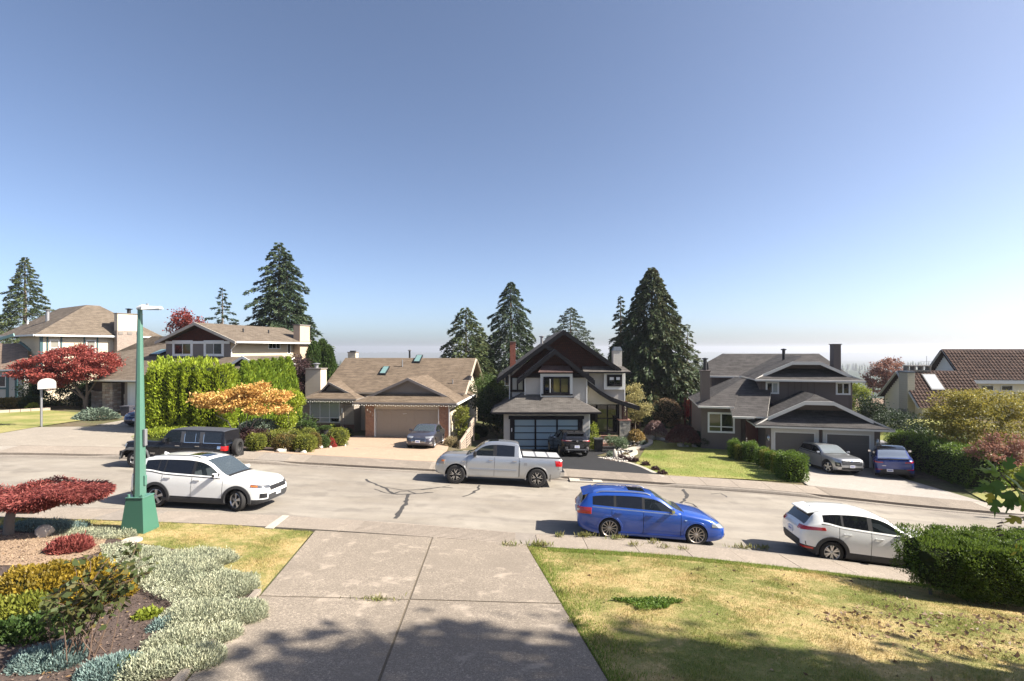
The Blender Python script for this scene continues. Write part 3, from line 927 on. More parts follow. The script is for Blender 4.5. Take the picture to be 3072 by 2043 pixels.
mb = MB(); mb.box(gx0 + ga + .3,.60,3.24,gx1 - ga - .3,.66,3.36,m_plain('trim_dark_taupe',(.10,.09,.085),.6,.08)); mb.build('trim_board',h3)
barge(h3,[(gx0 + ga - .35,3.13),(gxm,4.53),(gx1 - ga + .35,3.13)],.35,.20,.06,m_plain('barge_grey',(.24,.215,.20),.6,.06))
wallbox(h3,0,.02,-.3,.70,.6,2.5,BRICK,'brick_pier'); wallbox(h3,5.78,.02,-.3,6.5,.6,2.5,BRICK,'brick_pier')
wallbox(h3,0,.03,2.5,6.5,.6,2.72,TAN_TRIM,'header'); wallbox(h3,.70,.05,2.16,5.78,.6,2.5,TAN_TRIM,'header')
wallbox(h3,6.34,.6,-.6,6.52,4,2.7,TAN_SIDE); wallbox(h3,0,.6,-.3,.15,4,2.7,TAN)
wallbox(h3,.70,.0,0,.78,.22,2.16,WHITE_TRIM,'trim_board'); wallbox(h3,5.70,.0,0,5.78,.22,2.16,WHITE_TRIM,'trim_board'); wallbox(h3,6.50,.0,-.3,6.58,.1,2.6,WHITE_TRIM,'trim_board')
gd = MB(); gd.box(.78,.22,0,5.70,.28,2.16,GDOOR); gd = gd.build('garage_door',h3)
for r in range(4):
 for k in range(8):
  mb = MB(); x = .86 + k*.605; z = .07 + r*.53; mb.box(x,.205,z,x + .52,.219,z + .38,GDOOR); mb.build('panel',gd,uv=False)
mb = MB(); mb.box(2.9,.19,1.78,3.2,.205,1.80,WHITE_TRIM); mb.box(2.98,.19,1.72,3.0,.205,1.80,WHITE_TRIM); mb.build('knocker',gd)
for i,(ch,x,z) in enumerate((('4',.16,1.98),('7',.38,1.80),('3',.58,1.60))):
 text_obj(ch,.26,CHROME,(x,.012,z),(R(90),0,0),h3,'house_number',.008)
gutter(h3,(gx0,-.60,gz0 - .09),(gx1,-.60,gz0 - .09),TAUPE); gutter(h3,(gx1 + .05,-.6,gz0 - .09),(gx1 + .05,8.2,gz0 - .09),WHITE_TRIM)
mb = MB(); mb.tube([(gx1 - .1,-.5,gz0 - .2),(6.62,-.1,2.2),(6.62,-.1,0)],.04,WHITE_TRIM,8); mb.build('downpipe',h3)
wallbox(h3,gx0 + .1,-.5,gz0 - .16,gx1 - .1,.6,gz0 - .10,TAN_TRIM,'soffit')
# living-room wing
F = F3.f; wy = 2.35
wx0,wx1 = F(906,1200,1.75)[0],F(1070,1200,1.75)[0]
wm = F(986,1145,2.6)[0]; wz0 = 2.72; wa = .57/gs
roof(h3,[[(wx0,1.75,wz0),(wx1,1.75,wz0),(wx1 - wa,2.95,3.27),(wx0 + wa,2.95,3.27)],
          [(wx1,1.75,wz0),(wx1,4,wz0),(wm,5.2,3.98),(wm,2.65,3.98),(wx1 - wa + .2,2.65,3.19),(wx1 - wa + .3,2.6,3.13)],
          [(wx0,1.75,wz0),(wx0,4,wz0),(wm,5.2,3.98),(wm,2.65,3.98),(wx0 + wa - .2,2.65,3.19),(wx0 + wa - .3,2.6,3.13)]],SH_TAN,.09,TAUPE)
wallpoly(h3,[(wx0 + wa + .1,3.2),(wx1 - wa - .1,3.2),(wm,3.86)],2.96,TAUPE,.1,'gable_wall')
barge(h3,[(wx0 + wa - .3,3.13),(wm,4.01),(wx1 - wa + .3,3.13)],2.65,.17,.06,bpy.data.materials['barge_grey'])
gutter(h3,(wx0,1.70,wz0 - .09),(wx1,1.70,wz0 - .09),TAUPE)
ax0,ax1 = F(908,1230,wy)[0],F(1062,1230,wy)[0]
wallbox(h3,ax0,wy,-.6,ax1,5,2.7,m_lap('siding_taupe',(.27,.235,.20),.2)); wallbox(h3,ax0 + .4,wy - .06,-.6,ax1 + .02,wy,.55,BRICK_D,'brick_base')
q0,q1 = F(930,1203,wy),F(1020,1268,wy)
window(h3,q0[0],q1[1],q1[0],q0[1],wy,WHITE_TRIM,[GLASS_BLIND],.06,3,1,.07)
wz_ = q1[1] + .40
mb = MB(); mb.box(q0[0] + .06,wy - .075,wz_ - .025,q1[0] - .06,wy - .02,wz_ + .025,WHITE_TRIM); mb.build('window_transom',h3)
for a,b in ((.02,.31),(.69,.98)):
 mb = MB(); w_ = q1[0] - q0[0]; mb.box(q0[0] + w_*a + .06,wy - .03,q1[1] + .08,q0[0] + w_*b - .02,wy - .018,wz_ - .04,GLASS_DARK); mb.build('pane',h3)
a = F(1026,1240,wy); mb = MB(); mb.box(a[0] - .1,wy - .06,a[1] - .0,a[0] + .12,wy,a[1] + .42,PLATE); mb.build('notice',h3)
for px_ in (1024,1030):
 b = F(px_,1200,wy)[0]; mb = MB(); mb.tube([(b,wy - .06,2.6),(b,wy - .06,.3)],.035,TAN_TRIM,8); mb.build('downpipe',h3)
wallbox(h3,ax1,4.6,-.5,.05,4.75,2.8,TAUPE); wallbox(h3,ax1 + .6,4.55,-.4,ax1 + 1.5,4.6,1.7,m_plain('entry_door',(.10,.07,.055),.5,.1),'door')
# chimneys, skylights and pipes
a = F(918,1108,3.4); b = F(939,1108,3.4); e = F(965,1108,3.6)
cx0 = F(928,1108,3.6)[0]; cx1 = e[0]; cz = a[1]
mb = MB(); mb.box(cx0 - .25,3.4,.0,cx1,4.5,cz,m_lap('siding_chimney',(.50,.43,.34),.12)); ch = mb.build('chimney',h3)
mb = MB(); mb.box(cx0 - .32,3.33,cz,cx1 + .07,4.57,cz + .09,TAUPE); mb.build('cap',ch)
pipe(ch,(cx0 + cx1)/2 - .1,3.95,cz + .09,cz + .42,.17,GREYMETAL,'flue',GREYMETAL);
mb = MB(); a = F(1046,1075,11.0); b = F(1069,1058,11.0); mb.box(a[0],10.8,4,b[0],11.5,b[1],TAN_SIDE); ch = mb.build('chimney',h3); mb = MB(); mb.box(a[0] - .05,10.75,b[1],b[0] + .05,11.55,b[1] + .08,TAUPE); mb.box(a[0] + .15,10.95,b[1] + .08,b[0] - .15,11.35,b[1] + .2,BLACK); mb.build('cap',ch)
for px_,py_ in ((1136,1126),(1239,1090)):
 lo,hi = 3.4,8.6
 for _ in range(30):
  m_ = (lo + hi)/2
  if F(px_,py_,m_)[1] > zm(m_): lo = m_
  else: hi = m_
 yy = (lo + hi)/2; skylight(h3,F(px_,py_,yy)[0],yy,zm,.62,1.15,.54)
for px_,y,h_,r_ in ((1207,7.2,.62,.05),(1358,4.7,.35,.05)):
 pipe(h3,F(px_,1100,y)[0],y,zm(y) - .1,zm(y) + h_,r_,GREYMETAL)
pipe(h3,F(1229,1060,9.6)[0],9.6,5.0,F(1229,1052,9.6)[1],.09,BLACK,'vent_pipe',GREYMETAL)
# string of lights under the gutters: each bulb a piece of its own
sl_ = thing('string_lights','string of small white bulbs along the tan house gutters','string lights',F3.O,F3.yaw)
BULB = m_plain('bulb_glass',(.8,.78,.7),.25,.03,coat=.5)
mb = MB(); mb.tube([(gx0,-.70,gz0 - .16),(gx1,-.70,gz0 - .16)],.008,BLACK,5); mb.tube([(wx0,1.58,wz0 - .16),(wx1,1.58,wz0 - .16)],.008,BLACK,5); mb.build('cable',sl_)
bm_ = bmesh.new(); bmesh.ops.create_icosphere(bm_,subdivisions=1,radius=.042); bme = bpy.data.meshes.new('bulb'); bm_.to_mesh(bme); bm_.free(); bme.materials.append(BULB)
for X0,X1,y,n in ((gx0,gx1,-.70,46),(wx0,wx1,1.58,26)):
 for i in range(n):
  o = link('bulb',bme,sl_); o.location = (X0 + (X1 - X0)*(i + .5)/n,y,gz0 - .20 - .05*(i % 2) + random.uniform(-.015,.015))

# dark-gabled house
STUC = m_stucco('stucco_grey',(.50,.475,.44)); STUC_W = m_stucco('stucco_cream',(.52,.48,.40))
NAVY = m_plain('timber_charcoal',(.011,.010,.013),.7,.15,3,spec=.2); NAVY2 = m_plain('barge_charcoal',(.007,.007,.010),.65,.15,3,spec=.2)
SHAKE = m_brick('shake_redbrown',(.060,.020,.013),(.038,.015,.011),(.012,.007,.006),.16,.19,.012,.7)
COPPER = m_plain('copper_roof',(.20,.135,.125),.4,.2,3,metal=.6)
FROST = m_glass('frosted_glass',(.30,.40,.45),rough=.14)
SH_G4 = m_shingle('shingle_charcoal',(0.095,0.085,0.077),(0.14,0.127,0.115),.15)
F4 = Fr(1511,36.6,-1.72,0)
h4 = thing('house','grey stucco house with dark steep gables and a glass garage door','house',F4.O,F4.yaw,'houses across the street')
F = F4.f
wallbox(h4,0,.0,-.4,.46,6,2.95,STUC); wallbox(h4,5.78,.0,-.4,6.24,6,2.95,STUC); wallbox(h4,.46,.0,2.47,5.78,6,2.95,STUC)
mb = MB(); mb.box(6.24,.0,0,6.32,.1,2.9,WHITE_TRIM); mb.build('trim_board',h4)
mb = MB(); mb.box(.36,-.05,2.26,5.88,.1,2.50,NAVY); mb.box(.46,-.04,0,.74,.1,2.26,NAVY); mb.box(5.50,-.04,0,5.78,.1,2.26,NAVY); mb.build('door_surround',h4)
gd = MB(); gd.box(.74,.10,0,5.50,.16,2.26,NAVY);
cw = (5.50 - .74)/3; rh = 2.26/4.6
for i in range(4): gd.box(.74 + i*cw - .06,.05,0,.74 + i*cw + .06,.10,2.26,NAVY) if 0 < i < 3 else None
for j in range(6): gd.box(.74,.05,max(0,2.26 - j*rh - .055),5.50,.10,2.26 - j*rh + .0,NAVY) if 2.26 - j*rh > .02 else None
gd = gd.build('garage_door',h4)
for i in range(3):
 for j in range(5):
  z1 = 2.26 - j*rh - .06; z0 = max(.05,2.26 - (j + 1)*rh + .005)
  if z1 - z0 < .1: continue
  mb = MB(); mb.box(.74 + i*cw + .065,.085,z0,.74 + (i + 1)*cw - .065,.0985,z1,FROST); mb.build('pane',gd)
mb = MB(); mb.lathe([(.001,0),(.06,.02),(.07,.08),(.03,.12)],LENS,12,'z',(3.1,-.25,2.68)); mb.build('lamp',h4); wallbox(h4,.56,-.07,1.35,.62,-.03,1.62,PLATE,'keypad')
# skirt roof above the garage
zz = 2.86; sx0,sx1 = -.82,7.02; run = 2.15; zt_ = 3.95
roof(h4,[[(sx0,-.72,zz),(sx1,-.72,zz),(sx1 - run,-.72 + run,zt_),(sx0 + run,-.72 + run,zt_)],
          [(sx1,-.72,zz),(sx1,3.2,zz),(sx1 - run,3.2,zt_),(sx1 - run,-.72 + run,zt_)],[(sx0,-.72,zz),(sx0,5,zz),(sx0 + run,5,zt_),(sx0 + run,-.72 + run,zt_)]],SH_G4,.09,NAVY)
gutter(h4,(sx0,-.78,zz - .06),(sx1,-.78,zz - .06),NAVY,.1,.14); gutter(h4,(sx0 - .04,-.78,zz - .06),(sx0 - .04,5,zz - .06),NAVY,.1,.14)
# centre bay
cz0 = 3.2
wallpoly(h4,[(1.62,3.2),(6.28,3.2),(6.28,5.25),(3.85,7.15),(1.62,5.4)],1.42,STUC,3,'wall')
mb = MB(); mb.box(1.56,1.36,3.4,1.63,1.44,5.3,WHITE_TRIM); mb.box(6.26,1.36,3.0,6.33,1.44,5.3,WHITE_TRIM); mb.build('corner_trim',h4)
wallpoly(h4,[(1.6,5.32),(6.3,5.32),(3.85,7.2)],1.38,SHAKE,.06,'gable_wall')
mb = MB(); mb.box(1.45,1.28,5.22,6.45,1.42,5.55,NAVY); mb.build('trim_board',h4)
A = (.98,5.06); B_ = (3.83,7.38); C_ = (6.82,5.02)
sl1 = (B_[1] - A[1])/(B_[0] - A[0])
roof(h4,[[(A[0],.9,A[1]),(B_[0],.9,B_[1]),(B_[0],5.5,B_[1]),(A[0],5.5,A[1])],[(C_[0],.9,C_[1]),(B_[0],.9,B_[1]),(B_[0],5.5,B_[1]),(C_[0],5.5,C_[1])]],SH_G4,.08,NAVY)
barge(h4,[A,B_,C_],.9,.36,.09,NAVY2,up=.02)
q0,q1 = F(1630,1130,1.1),F(1709,1182,1.1)
mb = MB(); mb.box(q0[0] - .22,1.10,q1[1] - .22,q1[0] + .22,1.42,q0[1] + .22,WHITE_TRIM); mb.build('window_box',h4)
window(h4,q0[0],q1[1],q1[0],q0[1],1.10,NAVY,[GLASS_DARK,m_glass('glass_amber',(.11,.10,.035)),m_glass('glass_amber2',(.09,.085,.04))],.13,3,1,.10,WHITE_TRIM,.0)
mb = MB(); k0,k1 = F(1626,1125,1.05)[0],F(1716,1125,1.05)[0]; mb.box(k0 - .05,1.0,q1[1] - .10,k1 + .05,1.10,q1[1] - .0,NAVY); mb.build('sill',h4)
mb = MB(); c0 = F(1694 - 48,1140,1.0); op = q0[0] + .16; mb.box(op + .30,.55,q1[1] + .16,op + .34,1.05,q0[1] - .16,WHITE_TRIM); mb.build('open_sash',h4)
mb = MB()
x0,x1 = F(1615,1117,.7)[0],F(1719,1117,.7)[0]; z0 = F(1660,1117,.7)[1]; y0_,z1 = 1.36,F(1660,1097,1.36)[1]
xi0,xi1 = F(1627,1097,1.36)[0],F(1707,1097,1.36)[0]
prof = [(0,0),(.3,.22),(.65,.55),(1,1)]
vs = []
for t,u in prof: vs += [(x0 + (xi0 - x0)*t,.7 + (y0_ - .7)*t,z0 + (z1 - z0)*u),(x1 + (xi1 - x1)*t,.7 + (y0_ - .7)*t,z0 + (z1 - z0)*u)]
fs = [(2*i,2*i + 1,2*i + 3,2*i + 2) for i in range(3)]; n_ = len(vs); vs += [(x0,1.36,z0),(x1,1.36,z0)]; fs += [(0,2,4,6,n_),(1,n_ + 1,7,5,3),(0,n_,n_ + 1,1)]
mb.add(vs,fs,COPPER)
for i in range(5):
 t = i/4
 for k in range(3): mb.bar((vs[2*k][0] + (vs[2*k + 1][0] - vs[2*k][0])*t,vs[2*k][1],vs[2*k][2] + .01),(vs[2*k + 2][0] + (vs[2*k + 3][0] - vs[2*k + 2][0])*t,vs[2*k + 2][1],vs[2*k + 2][2] + .01),.03,.03,COPPER)
mb.build('copper_canopy',h4)
# middle gable at the left with its wall and windows
M_A,M_B,M_C = (-.55,5.08),(3.16,7.84),(6.9,5.1)
roof(h4,[[(M_A[0],2.0,M_A[1]),(M_B[0],2.0,M_B[1]),(M_B[0],6,M_B[1]),(M_A[0],6,M_A[1])],[(M_C[0],2.0,M_C[1]),(M_B[0],2.0,M_B[1]),(M_B[0],6,M_B[1]),(M_C[0],6,M_C[1])]],SH_G4,.08,NAVY)
barge(h4,[M_A,M_B,M_C],2.0,.36,.09,NAVY2,up=.02)
wallpoly(h4,[(.45,3.3),(1.7,3.3),(1.7,6.4),(.45,5.6)],2.6,STUC,.3); wallpoly(h4,[(.45,5.2),(5.8,5.2),(3.16,7.6)],2.45,SHAKE,.1,'gable_wall')
wallbox(h4,.42,2.6,3.0,.60,9,5.6,STUC); wallbox(h4,.38,2.5,3.2,.46,2.62,5.5,WHITE_TRIM,'corner_trim')
q0,q1 = F(1531,1128,2.55),F(1574,1175,2.55)
window(h4,q0[0],q1[1],q1[0],q0[1],2.55,NAVY,GLASS_BLIND,.16,2,1,.06)
mb = MB(); q0,q1 = F(1514,1125,3.1),F(1528,1157,3.1); mb.box(q0[0],3.0,q1[1],q1[0],3.06,q0[1],WHITE_TRIM); mb.box(q0[0] + .05,2.985,q1[1] + .05,q1[0] - .05,3.0,q0[1] - .05,GLASS_DARK); mb.build('open_sash',h4)
# main gable
W_A,W_B,W_C = (-.62,5.02),(4.75,8.92),(9.35,5.78)
roof(h4,[[(W_A[0],3.4,W_A[1]),(W_B[0],3.4,W_B[1]),(W_B[0],13,W_B[1]),(W_A[0],13,W_A[1])],[(W_C[0],3.4,W_C[1]),(W_B[0],3.4,W_B[1]),(W_B[0],13,W_B[1]),(W_C[0],13,W_C[1])]],SH_G4,.08,NAVY)
barge(h4,[W_A,W_B,W_C],3.4,.36,.09,NAVY2,up=.02)
wallpoly(h4,[(.4,5.2),(9.1,5.6),(4.75,8.7)],3.9,SHAKE,.1,'gable_wall')
k0 = F(1750,1115,3.2); k1 = F(1893,1115,3.2); kz = F(1800,1099,3.9)[1]
roof(h4,[[(k0[0],3.2,k0[1]),(k1[0],3.2,k1[1]),(k1[0] - .45,3.9,kz),(k0[0],3.9,kz)]],SH_G4,.08,NAVY); gutter(h4,(k0[0],3.14,k0[1] - .06),(k1[0],3.14,k1[1] - .06),NAVY)
wx = F(1873,1130,3.9)[0]
wallbox(h4,6.2,3.9,2.2,wx,12,k0[1] - .05,STUC); wallbox(h4,wx - .02,3.84,2.6,wx + .06,3.92,k0[1] - .1,WHITE_TRIM,'corner_trim')
q0,q1 = F(1821,1124,3.55),F(1866,1159,3.55)
mb = MB(); mb.box(q0[0] - .24,3.55,q1[1] - .26,q1[0] + .24,3.9,q0[1] + .12,WHITE_TRIM); mb.build('window_box',h4)
window(h4,q0[0],q1[1],q1[0],q0[1],3.55,NAVY,GLASS_DARK,.17,2,1,.08)
for k in range(2):
 mb = MB(); w_ = (q1[0] - q0[0])/2; mb.box(q0[0] + .2 + k*w_*.9,3.50,q0[1] - .42,q0[0] + .2 + k*w_*.9 + w_*.6,3.535,q0[1] - .2,PLATE); mb.build('blind',h4)
# swooping entry roof
pts = [F(*p,2.2) for p in ((1752,1135),(1775,1153),(1800,1172),(1830,1190),(1870,1205),(1918,1219))]
polys = [[(a[0],2.15,a[1]),(b[0],2.15,b[1]),(b[0],4.2,b[1]),(a[0],4.2,a[1])] for a,b in zip(pts[:-1],pts[1:])]
roof(h4,polys,SH_G4,.08,NAVY,'entry_roof'); barge(h4,pts,2.15,.34,.09,NAVY2,up=.02)
zb_ = F(1800,1213,2.6)[1]
wallpoly(h4,[(6.28,zb_),(pts[-1][0] - 1.0,zb_)] + [(p[0],p[1] - .12) for p in reversed(pts[:-1])] + [(6.28,pts[0][1])],2.6,STUC_W,.3,'wall')
e0,e1 = F(1787,1215,3.4)[0],F(1857,1215,3.4)[0]
wallbox(h4,6.2,4.7,-.2,wx,4.85,3.2,NAVY);
window(h4,e0,.62,e1,zb_,3.4,NAVY,[m_glass('glass_green',(.05,.06,.025)),GLASS_DARK,GLASS_DARK,m_glass('glass_green2',(.035,.042,.02))],.14,2,2,.08)
wallbox(h4,e1 + .02,3.35,.5,e1 + .5,3.5,zb_,STUC_W)
p0,p1 = F(1868,1230,2.1)[0],F(1883,1230,2.1)[0]; sz = F(1875,1262,2.1)[1]
mb = MB(); mb.box(p0,2.1,sz + .06,p1,2.1 + (p1 - p0),zb_ + .25,m_plain('post_redbrown',(.055,.022,.018),.55,.2)); post = mb.build('porch_post',h4)
for i,ch in enumerate('471'): text_obj(ch,.32,CHROME,((p0 + p1)/2,2.092,sz + .98 - i*.29),(R(90),0,0),post,'house_number',.008)
s0,s1 = F(1859,1262,2.0)[0],F(1891,1262,2.0)[0]
mb = MB(); mb.box(s0 - .05,1.95,sz,s1 + .05,2.85,sz + .07,m_plain('cap_stone',(.25,.13,.10),.7,.1)); mb.build('pedestal_cap',h4)
PEDM = [m_plain('ledge_stone_%d' % i,c,.85,.2,8,.4,40) for i,c in enumerate(((.33,.31,.27),(.27,.255,.225),(.38,.355,.31)))]
mb = MB(); mb.box(s0 + .04,2.04,-.4,s1 - .04,2.76,sz,DARK); ped = mb.build('pedestal',h4)
z = -.2
while z < sz - .02:
 h_ = min(random.uniform(.11,.19),sz - z); x = s0
 while x < s1 - .02:
  w_ = random.uniform(.18,.42); x2 = min(s1,x + w_)
  if s1 - x2 < .12: x2 = s1
  mb = MB(); pr = random.uniform(0,.03); mb.box(x + .006,2.0 - pr,z + .006,x2 - .006,2.1,z + h_ - .006,random.choice(PEDM)); mb.build('stone',ped,uv=False); x = x2
 z += h_
# steps
for i in range(3):
 mb = MB(); a,b = F(1782,1295,2.0)[0],F(1862,1295,2.0)[0]; mb.box(a,1.55 + i*.42,-.1,b,3.4,.17 + i*.17,STONE_PALE if i == 1 else m_plain('step_brick_%d' % i,(.24,.13,.10),.8,.15)); mb.build('step',h4)
# chimneys and dormer pipe
q0,q1 = F(1530,1026,6),F(1547,1095,6)
mb = MB(); mb.box(q0[0],6,q1[1] - 2.5,q1[0],6.6,q0[1],m_brick('brick_red',(.30,.085,.05),(.24,.07,.045),(.25,.15,.12))); ch = mb.build('chimney',h4); mb = MB(); mb.box(q0[0] - .04,5.96,q0[1],q1[0] + .04,6.64,q0[1] + .06,TAUPE); mb.build('cap',ch)
q0,q1 = F(1840,1052,6.5),F(1866,1110,6.5)
mb = MB(); mb.box(q0[0],6.5,q1[1] - 2,q1[0],7.2,q0[1],STUC); ch = mb.build('chimney',h4)
mb = MB(); zc = q0[1]; mb.hexa([(q0[0] - .04,6.46,zc),(q1[0] + .04,6.46,zc),(q1[0] + .04,7.24,zc),(q0[0] - .04,7.24,zc)],[(q0[0] + .1,6.6,zc + .34),(q1[0] - .1,6.6,zc + .34),(q1[0] - .1,7.1,zc + .34),(q0[0] + .1,7.1,zc + .34)],m_plain('cap_slate',(.06,.075,.10),.5,.1)); mb.build('cap',ch)
pipe(h4,F(1625,1015,7)[0],7,6.5,F(1625,1011,7)[1],.12,GREYMETAL,'vent_pipe',GREYMETAL)

# brown house with two garage doors
BRN = m_plain('wall_brown',(.135,.108,.098),.7,.1,1.5,.1); BRN2 = m_plain('wall_brown_dark',(.10,.080,.073),.7,.1,1.5)
GREYT = m_plain('trim_offwhite',(.60,.58,.54),.6,.06)
GD5 = m_plain('garage_door_brown',(.125,.115,.105),.6,.05)
F5 = Fr(2297,33.2,-1.92,-14)
h5 = thing('house','dark brown split-level house with white-trimmed twin garage doors','house',F5.O,F5.yaw,'houses across the street')
F = F5.f
gW = F(2641,1350,0)[0]
wallbox(h5,0,.02,-.5,gW,7,2.6,BRN)
def battens(root,x0,x1,ly,z0,z1,step,mat):
 x = x0 + step*.5
 while x < x1:
  mb = MB(); mb.box(x - .022,ly - .025,z0,x + .022,ly,z1,mat); mb.build('batten',root,uv=False); x += step
for (pa,pb,pyt) in ((2313,2456,1284),(2468,2622,1290)):
 x0,x1 = F(pa,1350,-.02)[0],F(pb,1350,-.02)[0]; zt = F((pa + pb)/2,pyt,-.02)[1]; zt = 2.36
 mb = MB(); mb.box(x0,-.06,0,x0 + .19,.02,zt,GREYT); mb.box(x1 - .19,-.06,0,x1,.02,zt,GREYT); mb.box(x0 + .19,-.06,zt - .2,x1 - .19,.02,zt,GREYT); mb.box(x0 + .19,-.02,0,x0 + .26,.04,zt - .2,WHITE_TRIM); mb.box(x1 - .26,-.02,0,x1 - .19,.04,zt - .2,WHITE_TRIM); mb.box(x0 + .26,-.02,zt - .27,x1 - .26,.04,zt - .2,WHITE_TRIM); mb.build('door_surround',h5)
 mb = MB(); mb.box(x0 + .26,-.0,0,x1 - .26,.018,zt - .27,GD5); gd = mb.build('garage_door',h5)
 for r in range(4):
  mb = MB(); h_ = (zt - .3)/4; mb.box(x0 + .27,-.02,r*h_ + .012,x1 - .27,-.001,(r + 1)*h_ - .012,GD5); mb.build('panel',gd,uv=False)
battens(h5,F(2456,1350,0)[0] - .05,F(2468,1350,0)[0] + .1,.02,0,2.7,.3,BRN2)
for px_ in (2305,2632):
 x = F(px_,1310,-.1)[0]; mb = MB(); mb.lathe([(.02,1.5),(.09,1.55),(.11,1.75),(.05,1.88),(.01,1.95)],LENS,10,'z',(x,-.14,0)); mb.box(x - .03,-.14,1.8,x + .03,.02,1.86,BLACK); mb.build('wall_lamp',h5,smooth=50)
gutter_z = 2.62
a = F(2265,1272,-.65); b = F(2683,1292,-.65); ex0,ex1 = a[0],b[0]
xm = F(2440,1170,1.2)[0]; rise = .50
zr = lambda x: gutter_z + rise*min(x - ex0,ex1 - x)
gy = .7; og = .42; ov5 = .75; run5 = gy + .65; zb5 = gutter_z + run5*rise
jz = F(2455,1205,gy - ov5)[1]                                       # level where the gable is clipped
jx0,jx1 = F(2415,1205,gy - ov5)[0],F(2501,1205,gy - ov5)[0]
xm = (ex0 + ex1)/2; sl5 = (jz - gutter_z)/(jx0 - ex0); sr5 = (jz - gutter_z)/(ex1 - jx1)
xr_ = (sl5*ex0 + sr5*ex1 - 0)/(sl5 + sr5); zr_ = gutter_z + sl5*(xr_ - ex0)
ba,bb_ = ex0 + (zb5 - gutter_z)/sl5,ex1 - (zb5 - gutter_z)/sr5
yr_ = gy - ov5 + (zr_ - jz)/.55
roof(h5,[[(ex0,-.65,gutter_z),(ex1,-.65,gutter_z),(bb_ - og,gy + og,zb5 + og*rise),(ba + og,gy + og,zb5 + og*rise)],
          [(ex0,-.65,gutter_z),(ba - .3,gy - ov5,zb5 - .3*sl5),(jx0,gy - ov5,jz),(xr_,yr_,zr_),(xr_,7,zr_),(ex0,7,gutter_z)],
          [(ex1,-.65,gutter_z),(bb_ + .3,gy - ov5,zb5 - .3*sr5),(jx1,gy - ov5,jz),(xr_,yr_,zr_),(xr_,7,zr_),(ex1,7,gutter_z)],
          [(jx0,gy - ov5,jz),(jx1,gy - ov5,jz),(xr_,yr_,zr_)]],SH_DARK,.1,GREYT)
wallpoly(h5,[(ba + .1,zb5 - .1),(bb_ - .1,zb5 - .1),(jx1,jz - .1),(jx0,jz - .1)],gy + og,BRN,.1,'gable_wall')
barge(h5,[(ba - .45,zb5 - .45*sl5),(jx0,jz),(jx1,jz),(bb_ + .45,zb5 - .45*sr5)],gy - ov5,.22,.07,GREYT,up=.02)
gutter(h5,(ex0,-.72,gutter_z - .08),(ex1,-.72,gutter_z - .08),GREYT); mb = MB(); mb.bar((ex0,-.72,gutter_z - .0),(ex1,-.72,gutter_z - .0),.14,.03,BLACK); mb.build('gutter_lip',h5)
# upper storey
uy = 3.6
u0,u1 = F(2278,1160,uy)[0],F(2557,1160,uy)[0]; uz = F(2400,1139,uy - .6)[1]
wallbox(h5,u0,uy,2.0,u1,uy + 8,uz + .1,BRN)
battens(h5,u0 + 1.7,u1 - 2.0,uy,3.0,uz,.42,BRN2); battens(h5,u1 - .25,u1,uy,2.8,uz,.2,BRN2); battens(h5,u0,u0 + .4,uy,3.2,uz,.3,BRN2)
ue0,ue1 = F(2264,1140,uy - .65)[0],F(2596,1140,uy - .65)[0]
uj0,uj1 = F(2377,1086,uy - .05)[0],F(2460,1086,uy - .05)[0]; ujz = F(2420,1086,uy - .05)[1]
ugy = uy + .7; us0 = (ujz - uz)/(uj0 - ue0); us1 = (ujz - uz)/(ue1 - uj1); uzb = F(2420,1115,ugy)[1]
uxr = (us0*ue0 + us1*ue1)/(us0 + us1); uzr = uz + us0*(uxr - ue0)
ua,ub = ue0 + (uzb - uz)/us0,ue1 - (uzb - uz)/us1; uyr = ugy - ov5 + (uzr - ujz)/.5
roof(h5,[[(ue0,uy - .65,uz),(ue1,uy - .65,uz),(ub - og,ugy + og,uzb + og*.5),(ua + og,ugy + og,uzb + og*.5)],
          [(ue0,uy - .65,uz),(ua - .3,ugy - ov5,uzb - .3*us0),(uj0,ugy - ov5,ujz),(uxr,uyr,uzr),(uxr,uy + 8,uzr),(ue0,uy + 8,uz)],
          [(ue1,uy - .65,uz),(ub + .3,ugy - ov5,uzb - .3*us1),(uj1,ugy - ov5,ujz),(uxr,uyr,uzr),(uxr,uy + 8,uzr),(ue1,uy + 8,uz)],
          [(uj0,ugy - ov5,ujz),(uj1,ugy - ov5,ujz),(uxr,uyr,uzr)]],SH_DARK,.1,GREYT)
wallpoly(h5,[(ua + .1,uzb - .1),(ub - .1,uzb - .1),(uj1,ujz - .08),(uj0,ujz - .08)],ugy + og,BRN2,.1,'gable_wall')
barge(h5,[(ua - .45,uzb - .45*us0),(uj0,ujz),(uj1,ujz),(ub + .45,uzb - .45*us1)],ugy - ov5,.20,.07,GREYT,up=.02)
gutter(h5,(ue0,uy - .72,uz - .08),(ue1,uy - .72,uz - .08),GREYT)
for pa,pb,ya,yb in ((2297,2337,1145,1182),(2507,2551,1146,1185)):
 q0,q1 = F(pa,ya,uy),F(pb,yb,uy); window(h5,q0[0],q1[1],q1[0],q0[1],uy,WHITE_TRIM,[GLASS_DARK,GLASS_BLIND] if pa < 2400 else GLASS_DARK,.11,2,1,.05)
